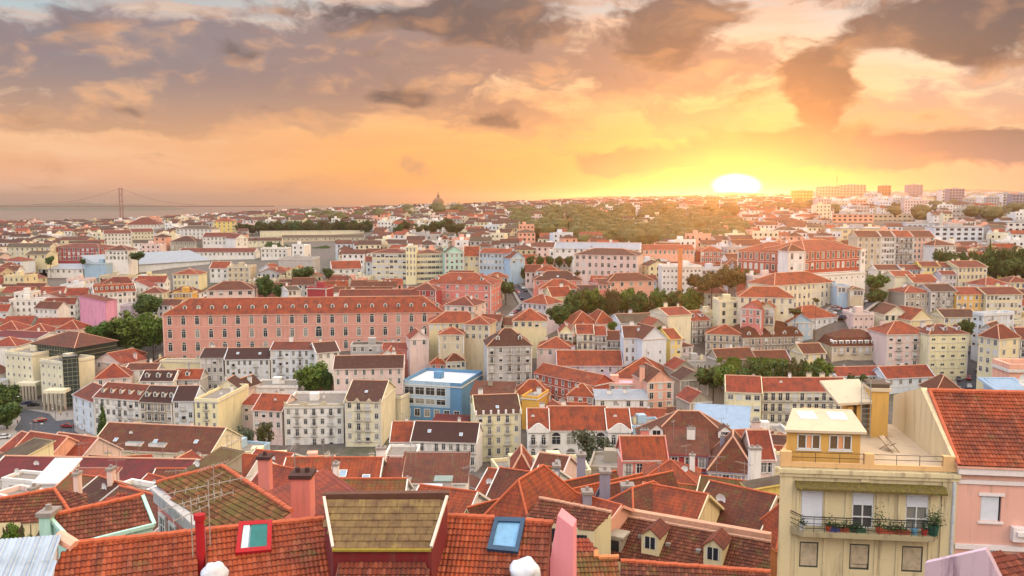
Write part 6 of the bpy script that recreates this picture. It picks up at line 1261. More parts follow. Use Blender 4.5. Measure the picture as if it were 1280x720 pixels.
mb = MB(); mb.box(X2(1268), X2(1268) + 1.0, -.5, -.004, Z2(672), Z2(655), 0); mb.box(X2(1272), X2(1272) + .8, -.7, -.01, Z2(664), Z2(659), 0); mb.build('bracket', [plain('white_stucco', (236, 222, 216), .7), SP], ph_)
pR = (Vector((eA.x, eA.y, eA.z)),); c_, s_ = math.cos(rz2), math.sin(rz2)
pt = math.atan2(3.1, 5.5); nrm = Vector((s_ * math.sin(pt), -c_ * math.sin(pt), math.cos(pt))); vup = Vector((-s_ * math.cos(pt), c_ * math.cos(pt), math.sin(pt))); uu = Vector((c_, s_, 0))
org = Vector((eA.x, eA.y, eA.z)) - vup * .45 + nrm * .12; L_ = math.hypot(3.1, 5.5) + .45
poly = [org - uu * .2, org + uu * (w2 + .4), org + uu * (w2 + .4) + vup * L_, org - uu * .2 + vup * L_]
mb = MB(); tiles_on(mb, (org, nrm, uu, vup), poly, 0); mb.slab([[p - nrm * .04 for p in poly]], .14, 1); caps(mb, poly[3], poly[2], .17, 2); caps(mb, poly[0] + uu * .1, poly[3] + uu * .1, .12, 2)
bk = [poly[3], poly[2], poly[2] + Vector((-s_ * 5.5, c_ * 5.5, -3.1)), poly[3] + Vector((-s_ * 5.5, c_ * 5.5, -3.1))]; mb.slab([bk], .14, 0)
off = -Vector(ph_.location); mb.v = [tuple(Matrix.Rotation(-rz2, 3, 'Z') @ (Vector(p) + off)) for p in mb.v]
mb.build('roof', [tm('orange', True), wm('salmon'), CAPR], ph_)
# lilac gable and red roof corner at bottom right
P = [W(1156, 704, 41), W(1232, 687, 41), W(1252, 727, 41), W(1252, 760, 41), W(1156, 760, 41)]
mb = MB(); mb.quad(P[::-1]); bk = [p + Vector((.3, .35, 0)) for p in P]; mb.quad(bk)
for a, b, c2, d2 in zip(P, P[1:] + P[:1], bk[1:] + bk[:1], bk): mb.quad([a, b, c2, d2])
o = tag(mb.build('gable_end', [plaster('lilac_stained', (196, 172, 186), 1.0, dcol=(110, 84, 104))]), 'stained lilac gable top at the bottom right corner', 'gable'); o['kind'] = 'thing'
roof_house('roof_house', 'dark red tiled roof corner at the bottom right edge', 'house', [([(1236, 690), (1330, 696), (1330, 790), (1262, 790)], (1240, 690, 43), 27, 20)], 'palepink', 'red', drop=9)
B('apartment_building', 'plain salmon pink block above the rust tile roof at the right edge', AB, 1262, 1320, 461, 112, 112, 4, 'f', .6, 'salmon', 'red', 0, 0, yb=485, chim=0, band=False)
B('shed', 'light blue slanted sheet roof poking up at the right edge', 'shed', 1262, 1300, 497, 70, 70, 4, 's', .8, 'skyblue', MATS['blue_sheet'], 0, 0, yb=500, chim=0, band=False, cornice=False)
# ---------------------------------------------------------------- trees: trunk, limbs and a crown of leaf clumps
def leafmat(name, a, b_, c_):
    m, t, b = newmat(name); g = mnode(t, 'ShaderNodeNewGeometry').outputs['Position']; oi = mnode(t, 'ShaderNodeObjectInfo').outputs['Random']
    n = mnoise_(t, g, .35, 3, .6); n2_ = mnoise_(t, g, 2.2, 3, .6)
    x = mmix(t, mmap(t, n, .35, .65), a, b_); x = mmix(t, mmap(t, n2_, .45, .75, 0, .7), x, c_)
    h = mnode(t, 'ShaderNodeHueSaturation'); t.links.new(x, h.inputs['Color'])
    mr = mnode(t, 'ShaderNodeMapRange'); t.links.new(oi, mr.inputs[0]); mr.inputs[3].default_value = .475; mr.inputs[4].default_value = .515; t.links.new(mr.outputs[0], h.inputs['Hue'])
    t.links.new(h.outputs[0], b.inputs['Base Color']); b.inputs['Roughness'].default_value = .7; b.inputs['Specular IOR Level'].default_value = .25
    return m
LEAF = dict(dark=leafmat('leaves_dark', (.045, .085, .016, 1), (.09, .135, .026, 1), (.022, .046, .014, 1)), lime=leafmat('leaves_lime', (.07, .14, .014, 1), (.12, .18, .025, 1), (.035, .07, .012, 1)),
            olive=leafmat('leaves_olive', (.085, .085, .022, 1), (.12, .115, .03, 1), (.045, .05, .015, 1)), grey=leafmat('leaves_grey', (.09, .11, .06, 1), (.13, .15, .09, 1), (.05, .065, .035, 1)))
BARK = plain('bark', (84, 66, 52), .95)
def crown_pts(rs, kind):
    lobes = []
    if kind == 'cypress':
        for i in range(26): z = -1 + 2 * i / 25; r = .62 * (1 - (z + 1) / 2) ** .8 + .06; a = rs.uniform(0, 6.3); lobes.append((Vector((math.cos(a) * r * .45, math.sin(a) * r * .45, z)), r * .62))
    else:
        n = 20 if kind == 'open' else 26
        while len(lobes) < n:
            p = Vector((rs.uniform(-1, 1), rs.uniform(-1, 1), rs.uniform(-.8, 1)))
            if .25 < p.length < .86: lobes.append((p * .86, rs.uniform(.2, .36)))
        if kind == 'dense': lobes += [(Vector((0, 0, .1)), .5), (Vector((.2, -.2, -.2)), .4)]
    return lobes
def crown_mesh(kind, seed, col, leaf=.062, per=150):
    def f():
        rs = random.Random(seed); mb = MB()
        for c, r in crown_pts(rs, kind):
            n = int(per * (r / .3) ** 1.5 * (.5 if kind == 'open' else 1))
            for i in range(n):
                d = Vector((rs.gauss(0, 1), rs.gauss(0, 1), rs.gauss(0, 1))).normalized(); p = c + d * r * (rs.random() ** .35) * rs.uniform(.85, 1.12)
                a = (d + Vector((rs.uniform(-1, 1), rs.uniform(-1, 1), rs.uniform(-1, 1))) * .8).normalized(); u = a.orthogonal().normalized(); w_ = a.cross(u); s = leaf * rs.uniform(.6, 1.4); th = rs.uniform(0, 3.1)
                u, w_ = u * math.cos(th) + w_ * math.sin(th), w_ * math.cos(th) - u * math.sin(th)
                mb.quad([p - u * s, p + w_ * s * .7 + a * s * .3, p + u * s, p - w_ * s * .7], 0, [(0, 0)] * 4)
        return mb.mesh('crown', [LEAF[col]])
    return cached(('crown', kind, seed, col, leaf), f)
def trunk_mesh(seed):
    def f():
        rs = random.Random(seed); mb = MB()
        prev = Vector((0, 0, 0)); r = .055
        for i in range(4):
            q = prev + Vector((rs.uniform(-.04, .04), rs.uniform(-.04, .04), .25)); n = 7
            for k in range(n):
                a, b = 2 * math.pi * k / n, 2 * math.pi * (k + 1) / n; r2 = r * .86
                mb.quad([prev + Vector((math.cos(a), math.sin(a), 0)) * r, prev + Vector((math.cos(b), math.sin(b), 0)) * r, q + Vector((math.cos(b), math.sin(b), 0)) * r2, q + Vector((math.cos(a), math.sin(a), 0)) * r2])
            prev = q; r *= .86
        for i in range(7): a = rs.uniform(0, 6.3); mb.bar(prev - Vector((0, 0, rs.uniform(.02, .12))), prev + Vector((math.cos(a) * .3, math.sin(a) * .3, rs.uniform(.01, .06))), .018, 0, 5)
        return mb.mesh('trunk', [BARK])
    return cached(('trunk', seed), f)
TREES = []
def tree(px, yt, yb, wpx, Y, col='dark', kind='dense', label='', group=None, name='tree', keep=True, thin=1.0):
    top = W(px, yt, Y); bot = W(px, yb, Y); rx = wpx / 2 / F * Y * 1.02; rz_ = (top.z - bot.z) / 2; cz_ = (top.z + bot.z) / 2; zb = min(T(top.x, Y) - .3, bot.z - .5)
    r = thing(name, label, 'tree', (top.x, Y, zb), 0, group); r['kind'] = 'thing'; sd = int(px * 3 + yt) % 3
    H_ = cz_ - zb; place('trunk', trunk_mesh(sd), r, (0, 0, 0), 0, (max(2.0, rx * .9) * thin, max(2.0, rx * .9) * thin, max(.5, H_)))
    place('crown', crown_mesh(kind, sd + 1, col, .05 if rx > 9 else .075, 220 if rx > 9 else 120), r, (0, 0, cz_ - zb), (px * 1.7) % 6.28, (rx, rx * .9, rz_ * 1.05))
    OCC.append((top.x - 2, Y - 2, 1, 0, 4, 4))
    if keep and wpx > 18: KEEP.append((px - wpx * .4, px + wpx * .4, yt, yb - 4, Y, Y + 3))
for a in ((134, 392, 436, 60, 386, 'lime', 'dense', 'bright green tree at the left end of the big clump beside the hospital'), (166, 382, 440, 74, 382, 'lime', 'dense', 'largest bright green tree in the clump left of the hospital'), (189, 387, 436, 42, 378, 'lime', 'dense', 'bright green tree touching the hospital left corner'), (119, 402, 436, 32, 384, 'lime', 'dense', 'small green tree at the outer left of the clump'),
    (184, 362, 394, 44, 428, 'dark', 'dense', 'dark round tree behind the bright green clump'), (390, 446, 490, 48, 318, 'lime', 'dense', 'round plane tree right of the white block with straight red roof'), (407, 455, 490, 22, 316, 'dark', 'dense', 'smaller tree leaning on the plane tree'),
    (331, 340, 372, 28, 430, 'dark', 'dense', 'dark tree behind the hospital left of the painted wall'), (349, 352, 373, 18, 428, 'dark', 'dense', 'small dark tree right behind the hospital ridge'), (379, 330, 352, 36, 480, 'dark', 'dense', 'dark spreading tree by the grey concrete depot'), (410, 332, 348, 17, 470, 'dark', 'dense', 'small dark tree left of the white gabled house'),
    (127, 506, 548, 26, 280, 'dark', 'cypress', 'loose dark conifer before the long white block'), (142, 524, 549, 24, 279, 'dark', 'dense', 'dark shrub-like tree beside the conifer'), (306, 527, 562, 32, 268, 'grey', 'open', 'grey-green airy tree before the wavy parapet block'), (330, 518, 560, 30, 266, 'olive', 'open', 'taller airy tree at the left of the wavy parapet block'),
    (346, 574, 604, 30, 140, 'dark', 'dense', 'tree top squeezed between roofs left of the wide skylight roof'), (8, 474, 512, 40, 325, 'dark', 'dense', 'dark tree at the left edge beside the square'), (6, 498, 534, 50, 300, 'dark', 'dense', 'nearest green tree at the left edge above the road'), (-6, 486, 520, 40, 310, 'dark', 'dense', 'tree half cut by the left edge by the square'),
    (14, 650, 686, 34, 56, 'lime', 'dense', 'green bush in the gap below the left hip roof'), (36, 668, 684, 26, 52, 'lime', 'open', 'low bright bush left of the mint chimney'), (700, 374, 406, 37, 366, 'dark', 'dense', 'round clipped dark tree below the sunlit grove'), (632, 348, 369, 28, 430, 'dark', 'dense', 'round tree at the bend of the curving road'),
    (848, 508, 546, 34, 236, 'olive', 'dense', 'olive green tree left of the pale blue sheet roof'), (735, 527, 575, 46, 226, 'grey', 'open', 'grey-green open tree hiding the middle of the white mansion'), (758, 540, 576, 28, 224, 'grey', 'open', 'lower airy tree right of the mansion centre'), (1098, 340, 362, 36, 384, 'lime', 'dense', 'yellow-green tree left of the coloured houses'), (1096, 356, 380, 34, 382, 'dark', 'dense', 'dark lower tree under the yellow-green one'),
    (1208, 397, 420, 26, 338, 'dark', 'dense', 'round dark tree behind the yellow striped block'), (1076, 463, 502, 42, 290, 'dark', 'dense', 'dark tree right of the central green belt'), (1238, 299, 334, 11, 452, 'dark', 'cypress', 'slim dark cypress in the right tree belt'), (1034, 462, 498, 40, 290, 'dark', 'dense', 'dark tree in the green belt right of centre'),
    (655, 331, 350, 10, 470, 'dark', 'dense', 'little tree by the blue-white gabled house'), (825, 512, 530, 10, 300, 'dark', 'dense', 'small tree in the red school yard'), (822, 405, 418, 16, 350, 'lime', 'dense', 'small bright tree over the little terrace'), (766, 400, 414, 14, 352, 'lime', 'dense', 'bright shrub before the orange hip roofs')):
    tree(*a)
def row(specs, col, label, group, kind='dense'):
    for i, (px, yt, yb, w_, Y) in enumerate(specs): tree(px, yt, yb, w_, Y, col if isinstance(col, str) else col[i % len(col)], kind, label, group)
rs = random.Random(11)
row([(716 + i * 13.5 + rs.uniform(-3, 3), 356 + rs.uniform(-2, 7), 393 + rs.uniform(-2, 4), 30 + rs.uniform(-4, 8), 398 + rs.uniform(-8, 10)) for i in range(12)], ['dark', 'olive', 'lime'], 'tree of the dense grove between the brick villa and grey workshop', 'trees of the sunlit grove')
row([(890, 336, 362, 34, 392), (912, 328, 362, 40, 396), (934, 333, 360, 32, 398), (880, 346, 366, 26, 388), (868, 340, 360, 26, 402)], 'olive', 'sun-glazed tree of the clump between the white flats and the palace', 'trees left of the palace')
row([(892 + i * 15, 446 + rs.uniform(-4, 4) + (8 if i < 3 else 0), 484 + rs.uniform(0, 8), 38 + rs.uniform(-3, 10), 292 + rs.uniform(-6, 6)) for i in range(10)], ['dark', 'lime', 'dark', 'olive'], 'tree of the belt below the ivy-clad terrace', 'trees of the central right belt')
row([(1182 + i * 12.5, 304 + rs.uniform(-3, 8), 345 + rs.uniform(-4, 5), 28 + rs.uniform(-4, 8), 445 + rs.uniform(-9, 9)) for i in range(10)] + [(1262, 318, 348, 34, 430), (1284, 322, 348, 34, 428), (1222, 322, 346, 30, 432)], 'dark', 'dark tree of the belt above the coloured houses at right', 'trees of the right belt')
row([(663 + i * 12, 317, 333, 13, 478) for i in range(5)], 'dark', 'small round tree of the clipped row left of the pink hotel', 'clipped trees by the hotel')
row([(300 + i * 7.6, 275 + rs.uniform(-4, 2) + max(0, 330 - 300 - i * 7.6) * .12, 292 + rs.uniform(-2, 2), 17 + rs.uniform(-3, 4), 905 + rs.uniform(-15, 20)) for i in range(22)], ['olive', 'dark'], 'tree of the dark line on the ridge above the long pale wall', 'trees on the left ridge')
row([(498 + i * 8.5, 272 + rs.uniform(-5, 9), 292 + rs.uniform(-4, 6), 18 + rs.uniform(-4, 4), 780 + rs.uniform(-40, 60)) for i in range(10)], ['dark', 'olive'], 'scattered dark tree on the slope left of the domed church', 'trees below the domed church')
row([(340, 300, 316, 24, 760), (356, 304, 320, 22, 750), (322, 296, 308, 20, 770), (402, 306, 315, 30, 740), (172, 312, 326, 22, 560), (143, 316, 326, 10, 562), (62, 318, 332, 14, 555), (103, 322, 331, 9, 556)], 'dark', 'dark tree among the houses on the left hill', 'trees on the left hill')
row([(768, 286, 305, 22, 640), (786, 284, 306, 26, 650), (806, 290, 306, 20, 640), (722, 338, 345, 10, 440), (806, 326, 336, 12, 470), (822, 322, 334, 14, 465), (1020, 372, 378, 12, 350), (994, 384, 394, 22, 345)], ['dark', 'olive'], 'tree in the glare around the pink hotel', 'trees around the hotel')
def wood(name, n, pxr, Yr, rr_, col, seed, leaves=70, pred=None):
    rs = random.Random(seed); mb = MB()
    for i in range(n):
        px = rs.uniform(*pxr); Y = Yr[0] * (Yr[1] / Yr[0]) ** rs.random(); X = (px - 640) / F * Y
        if pred and not pred(px, Y): continue
        R_ = rs.uniform(*rr_); z = T(X, Y) + R_ * (.9 if Y < 1200 else .5); s = max(.5, Y / 2300)
        n0 = len(mb.v); rows = [(-.9, .4), (-.3, .86), (.3, .84), (.75, .5)]; ph = rs.uniform(0, 6)
        for (za, ra), (zb, rb) in zip(rows, rows[1:] + [(.9, .02)]):
            for k in range(7):
                a, b = ph + k * .8976, ph + (k + 1) * .8976; g_ = lambda t_, q_: 1 + .14 * math.sin(t_ * 3 + q_ * 5 + ph)
                mb.quad([(X + R_ * ra * g_(a, za) * math.cos(a), Y + R_ * ra * g_(a, za) * math.sin(a), z + za * R_ * .75), (X + R_ * ra * g_(b, za) * math.cos(b), Y + R_ * ra * g_(b, za) * math.sin(b), z + za * R_ * .75), (X + R_ * rb * g_(b, zb) * math.cos(b), Y + R_ * rb * g_(b, zb) * math.sin(b), z + zb * R_ * .75), (X + R_ * rb * g_(a, zb) * math.cos(a), Y + R_ * rb * g_(a, zb) * math.sin(a), z + zb * R_ * .75)], 0, [(0, 0)] * 4)
        for k in range(leaves):
            d = Vector((rs.gauss(0, 1), rs.gauss(0, 1), rs.gauss(0, 1) + .2)).normalized(); p = Vector((X, Y, z)) + Vector((d.x * R_, d.y * R_, d.z * R_ * .8)) * rs.uniform(.88, 1.08)
            u = Vector((rs.uniform(-1, 1), rs.uniform(-1, 1), rs.uniform(-1, 1))).normalized(); w_ = u.orthogonal().normalized(); q = s * rs.uniform(.7, 1.5)
            mb.quad([p - u * q, p + w_ * q * .8, p + u * q, p - w_ * q * .8], 0, [(0, 0)] * 4)
    o = mb.build(name, [LEAF[col]]); tag(o, {'woods': 'hillside wood glowing in the low sun behind the pink hotel', 'distant_woods': 'far woods and street trees scattered over the hills'}[name], 'woods'); o['kind'] = 'stuff'
wood('woods', 520, (640, 930), (600, 1050), (6, 11), 'olive', 3, 190, lambda px, Y: (Y < 760 and px > 720) or (Y >= 740 and px < 905 and mnoise.noise(Vector((px / 40, Y / 60, 0))) > -.3))
wood('distant_woods', 460, (300, 1290), (950, 3600), (6, 13), 'olive', 4, 70, lambda px, Y: not (px < 420 and Y > 1700))
# ivy over the terrace wall
mb = MB(); rs = random.Random(8)
for i in range(5200):
    px = rs.uniform(896, 985); py = rs.uniform(444, 474) 
    if mnoise.noise(Vector((px / 12, py / 9, 0))) < -.22 or py < 446 + abs(px - 925) * .06: continue
    p = W(px, py, 306.6 + (px - 896) * .05 - rs.uniform(0, .7)); u = Vector((rs.uniform(-1, 1), rs.uniform(-.4, .4), rs.uniform(-1, 1))).normalized() * .4; w_ = Vector((u.z, 0, -u.x)) * .8; mb.quad([p - u, p + w_, p + u, p - w_], 0, [(0, 0)] * 4)
o = tag(mb.build('ivy', [LEAF['lime']]), 'green ivy climbing over the terrace houses right of centre', 'ivy'); o['kind'] = 'stuff'
# ---------------------------------------------------------------- streets, the square, cars and people
GZ = -79.6
def flat(name, pts, z, mat):
    mb = MB(); P = []
    for px, py in pts: d = ray(px, py); t_ = z / d.z; P.append((d.x * t_, d.y * t_, CAMZ + z))
    mb.quad(P[::-1]); o = mb.build(name, [mat]); setting(o); return P
flat('square_paving', [(-60, 500), (30, 496), (118, 500), (135, 575), (60, 590), (-60, 590)], GZ, PAVE)
flat('road', [(24, 511), (40, 513), (62, 517), (70, 526), (92, 524), (93, 538), (114, 553), (120, 572), (92, 572), (60, 560), (38, 551), (18, 537), (26, 524)], GZ + .06, ASPH)
mb = MB()
for i in range(11):
    f = i / 10; a = (51 + 29 * f, 550 - 8.5 * f)
    P = [];
    for q in ((a[0] - 1.3, a[1] - 1.6), (a[0] + .1, a[1] - 2.0), (a[0] + 3.4, a[1] + 1.4), (a[0] + 2.0, a[1] + 1.8)): d = ray(*q); t_ = (GZ + .12) / d.z; P.append((d.x * t_, d.y * t_, CAMZ + GZ + .12))
    mb.quad(P[::-1])
setting(mb.build('road_markings', [PAINT]))
ROADX = []
def street(name, pts, wd, mat=ASPH, lift=.45):
    P = [Vector(((px - 640) / F * Y, Y, 0)) for px, Y in pts]; mb = MB(); pv = MB()
    fine = []
    for a, b in zip(P, P[1:]):
        for k in range(6): fine.append(a.lerp(b, k / 6))
    fine.append(P[-1])
    sides = []
    for i, p in enumerate(fine):
        d = (fine[min(i + 1, len(fine) - 1)] - fine[max(i - 1, 0)]).normalized(); n = Vector((-d.y, d.x, 0)); z = T(p.x, p.y) + lift
        sides.append((p + n * wd / 2, p - n * wd / 2, p + n * (wd / 2 + 1.6), p - n * (wd / 2 + 1.6), z, d)); ROADX.append((p.x, p.y, wd / 2 + 3))
    q = lambda v, z: (v.x, v.y, z)
    for a, b in zip(sides, sides[1:]):
        mb.quad([q(a[1], a[4]), q(b[1], b[4]), q(b[0], b[4]), q(a[0], a[4])])
        for i, j in ((0, 2), (3, 1)): pv.quad([q(a[i], a[4] + .13), q(b[i], b[4] + .13), q(b[j], b[4] + .13), q(a[j], a[4] + .13)][::-1]); 
        pv.quad([q(a[0], a[4]), q(b[0], b[4]), q(b[0], b[4] + .13), q(a[0], a[4] + .13)]); pv.quad([q(a[1], a[4]), q(b[1], b[4]), q(b[1], b[4] + .13), q(a[1], a[4] + .13)][::-1])
    setting(mb.build(name, [mat])); setting(pv.build('pavement', [PAVE])); return sides
S1 = street('street', [(1232, 262), (1225, 300), (1219, 330), (1215, 362), (1211, 388)], 8)
S2 = street('street', [(108, 300), (106, 345), (104, 382), (110, 398)], 8)
S3 = street('street', [(632, 392), (646, 406), (662, 428), (654, 450), (644, 468)], 7)
S4 = street('street', [(1052, 362), (1064, 374), (1080, 386)], 14)
S5 = street('street', [(152, 366), (172, 366), (198, 372)], 7)
CARC = [('white', (214, 216, 218)), ('silver', (150, 154, 160)), ('dark blue', (36, 48, 84)), ('black', (26, 26, 30)), ('red', (150, 28, 28)), ('grey', (96, 98, 104))]
def car_meshes(ci):
    def f():
        nm, c_ = CARC[ci]; m, t, b = newmat('car_paint_' + nm.replace(' ', '_')); b.inputs['Base Color'].default_value = lin(c_); b.inputs['Roughness'].default_value = .3; b.inputs['Coat Weight'].default_value = .5
        pr = [(-2.1, .3), (-2.15, .75), (-1.9, .9), (-1.15, .98), (-.5, 1.42), (.9, 1.46), (1.7, 1.0), (2.1, .92), (2.15, .35)]; body = MB(); gl = MB(); hw = .85
        low = [(x, min(z, .96)) for x, z in pr]
        for s in (-1, 1): q = [(x, s * hw, z) for x, z in low]; body.quad(q if s > 0 else q[::-1])
        for (xa, za), (xb, zb) in zip(low, low[1:] + low[:1]): body.quad([(xa, -hw, za), (xa, hw, za), (xb, hw, zb), (xb, -hw, zb)])
        body.box(-.5, .95, -.66, .66, 1.36, 1.46, 0)
        T_ = [(-.5, 1.4), (.9, 1.42)]; Bt = [(-1.15, .95), (1.7, .95)]
        a = [(Bt[0][0], -.8, .95), (Bt[1][0], -.8, .95), (Bt[1][0], .8, .95), (Bt[0][0], .8, .95)]; b2 = [(-.5, -.64, 1.4), (.9, -.64, 1.4), (.9, .64, 1.4), (-.5, .64, 1.4)]
        for i in range(4): j = (i + 1) % 4; gl.quad([a[i], a[j], b2[j], b2[i]])
        wh = MB(); wh.bar((0, -.11, 0), (0, .11, 0), .32, 0, 12); wh.bar((0, -.12, 0), (0, .12, 0), .17, 1, 8)
        return body.mesh('body', [m]), gl.mesh('cabin_glass', [GLASS]), cached('wheel', lambda: wh.mesh('wheel', [plain('tyre', (24, 24, 26), .8), plain('wheel_rim', (150, 150, 154), .4, .6)]))
    return cached(('car', ci), f)
def car(X, Y, z, a, ci, label, group):
    r = thing('parked_car', label, 'car', (X, Y, z), a, group); b, g, w_ = car_meshes(ci)
    place('body', b, r); place('cabin_glass', g, r)
    for x in (-1.35, 1.35):
        for y in (-.78, .78): place('wheel', w_, r, (x, y, .32))
rs = random.Random(21)
def park(S, off, where, group, side, skip=.12, step=5.4, along=True, lim=99):
    acc = 0; n = 0
    for a, b in zip(S, S[1:]):
        pa = (a[0] + a[1]) / 2; pb = (b[0] + b[1]) / 2; L_ = (pb - pa).length; nn = Vector((-a[5].y, a[5].x, 0))
        while acc < L_ and n < lim:
            f = acc / L_; p = pa.lerp(pb, f) + nn * off; z = a[4] + (b[4] - a[4]) * f; acc += step
            if rs.random() < skip: continue
            ci = rs.randrange(6); n += 1
            car(p.x, p.y, z, math.atan2(a[5].y, a[5].x) + (0 if along else 1.2), ci, '%s car parked %s %s' % (CARC[ci][0], side, where), group + ', ' + CARC[ci][0])
        acc -= L_
park(S1, 3.4, 'of the steep street at right', 'cars in the right-hand street on its left kerb', 'along the left kerb')
park(S1, -3.4, 'of the steep street at right', 'cars in the right-hand street on its right kerb', 'along the right kerb')
park(S1, 0, 'of the steep street at right', 'cars in the middle of the right-hand street', 'in the middle', .4, 9)
park(S2, 2.8, 'of the dark street beyond the glass office', 'cars in the dark street, left', 'along the left side')
park(S2, -2.8, 'of the dark street beyond the glass office', 'cars in the dark street, right', 'along the right side', .4)
park(S3, 2.4, 'of the curving road below the light blue terrace', 'cars on the curving road', 'on the left')
park(S3, -2.4, 'of the curving road below the light blue terrace', 'cars on the curving road, right', 'on the right', .3)
park(S4, 4.5, 'of the car park below the palace', 'cars below the palace, upper', 'in the upper row', .05, 2.6, False); park(S4, -2, 'of the car park below the palace', 'cars below the palace, lower', 'in the lower row', .05, 2.6, False)
park(S5, 1.6, 'of the lane at the hospital left corner', 'cars by the hospital corner', 'at the edge', .1)
def gpt(px, py): d = ray(px, py); t_ = (GZ + .08) / d.z; return Vector((d.x * t_, d.y * t_, CAMZ + GZ + .08))
for px, py, a, ci, l in ((35, 506, .2, 2, 'dark blue car beside the black one at the head of the square'), (42, 508, .1, 3, 'black car at the head of the square by the arcade'), (29, 504, .3, 5, 'grey car left of the dark blue one near the trees'), (72, 551.5, -.3, 1, 'silver car driving past the zebra crossing'),
        (50, 527, .6, 4, 'red car turning in the middle of the dark square'), (98, 559, -.5, 4, 'red car at the kiosk corner'), (106, 563, -.5, 3, 'black car at the lower right end of the road'), (84, 534, -.2, 4, 'red car left of the bluish white corner block'), (4, 548, .4, 0, 'white car by the trees at the left edge')):
    p = gpt(px, py); car(p.x, p.y, p.z, a, ci, l, None)
def person_mesh(c1, c2, seed):
    me = bpy.data.meshes.new('person'); st = .16 if seed % 2 else .05
    V = [(0, 0, .95), (0, 0, 1.2), (0, 0, 1.42), (0, 0, 1.52), (0, 0, 1.66), (-.19, 0, 1.4), (-.24, .02, 1.12), (-.22, -.08, .88), (.19, 0, 1.4), (.24, -.02, 1.12), (.22, .1, .88), (-.09, -st * .5, .5), (-.1, -st, .06), (.09, st * .5, .5), (.1, st, .06), (-.1, -st - .12, .04), (.1, st - .12, .04)]
    E = [(0, 1), (1, 2), (2, 3), (3, 4), (2, 5), (5, 6), (6, 7), (2, 8), (8, 9), (9, 10), (0, 11), (11, 12), (0, 13), (13, 14), (12, 15), (14, 16)]
    rad = [.14, .13, .14, .06, .11, .07, .05, .04, .07, .05, .04, .08, .055, .08, .055, .04, .04]
    me.from_pydata(V, E, []); o = bpy.data.objects.new('tmp', me); COL.objects.link(o); o.modifiers.new('s', 'SKIN'); 
    for i, v in enumerate(me.skin_vertices[0].data): v.radius = (rad[i], rad[i]); v.use_root = i == 0
    o.modifiers.new('d', 'SUBSURF').levels = 1
    dg = bpy.context.evaluated_depsgraph_get(); m2 = bpy.data.meshes.new_from_object(o.evaluated_get(dg)); bpy.data.objects.remove(o)
    m2.materials.clear()
    for n_, c_ in (('cloth_%s' % seed, c1), ('trousers_%s' % seed, c2), ('skin', (196, 146, 118)), ('hair', (44, 32, 26))): m2.materials.append(plain(n_, c_, .8))
    for p in m2.polygons: z = p.center.z; p.material_index = 0 if .93 < z < 1.47 and not (abs(p.center.x) > .2 and z < 1.0) else (1 if z <= .93 and abs(p.center.x) < .18 else (3 if z > 1.7 or (z > 1.58 and p.center.y > .03) else 2))
    return m2
PM = [person_mesh(a, b, i) for i, (a, b) in enumerate((((190, 40, 40), (40, 42, 60)), ((220, 220, 220), (50, 54, 70)), ((40, 60, 110), (30, 30, 34)), ((200, 170, 90), (80, 70, 60))))]
for i, (px, py, l) in enumerate(((62, 512, 'person in red top standing on the upper plaza'), (66, 515, 'person in white top walking on the upper plaza'), (71, 511, 'person in dark blue by the arcade steps'), (76, 519, 'person in ochre top near the plaza edge'), (81, 514, 'person in red crossing the pale plaza'), (58, 509, 'person in white close to the parked black car'),
        (84, 521, 'person in dark blue beside the corner block'), (22, 530, 'person in red at the kerb below the left trees'), (97, 549, 'person in white near the kiosk'), (103, 551, 'person in dark clothes under the kiosk umbrella'))):
    k = {'red': 0, 'white': 1, 'dark': 2, 'ochre': 3}[next(c for c in ('red', 'white', 'dark', 'ochre') if c in l)]
    p = gpt(px, py); o = tag(place('person', PM[k], None, p, i * 1.3), l, 'person')
# kiosk with coloured parasol at the end of the crossing, lamps
p = gpt(110, 557); r = thing('kiosk', 'small yellow kiosk with coloured parasol at the street corner', 'kiosk', p); mb = MB(); mb.box(-1.3, 1.3, -1, 1, 0, 2.5, 0); mb.box(-1.6, 1.6, -1.3, 1.3, 2.5, 2.7, 0); mb.build('body', [plain('kiosk_yellow', (222, 178, 40), .5)], r); mb = MB()
for i in range(8): a, b = math.pi * i / 4, math.pi * (i + 1) / 4; mb.quad([(-2.5 + 2 * math.cos(a), 3 + 2 * math.sin(a), 2.3), (-2.5 + 2 * math.cos(b), 3 + 2 * math.sin(b), 2.3), (-2.5, 3, 3.0)], i % 2)
mb.bar((-2.5, 3, 0), (-2.5, 3, 3), .05, 0); mb.build('parasol', [plain('parasol_orange', (226, 110, 50), .7), plain('parasol_white', (230, 226, 220), .7)], r)
def lamp_mesh():
    mb = MB(); mb.bar((0, 0, 0), (0, 0, 8), .09, 0, 6); mb.bar((0, 0, 8), (1.4, 0, 8.4), .06, 0); mb.box(1.2, 1.9, -.15, .15, 8.32, 8.48, 1); return mb.mesh('street_lamp', [plain('lamp_grey', (110, 112, 116), .5), FRAME])
for px, py, l in ((48, 562, 'street lamp left of the zebra crossing'), (19, 524, 'street lamp before the left trees'), (70, 530, 'street lamp at the plaza edge in the middle'), (92, 560, 'street lamp by the red car at the kiosk corner'), (67, 507, 'street lamp in front of the arcade columns')):
    tag(place('street_lamp', cached('lamp', lamp_mesh), None, gpt(px, py)), l, 'street lamp')
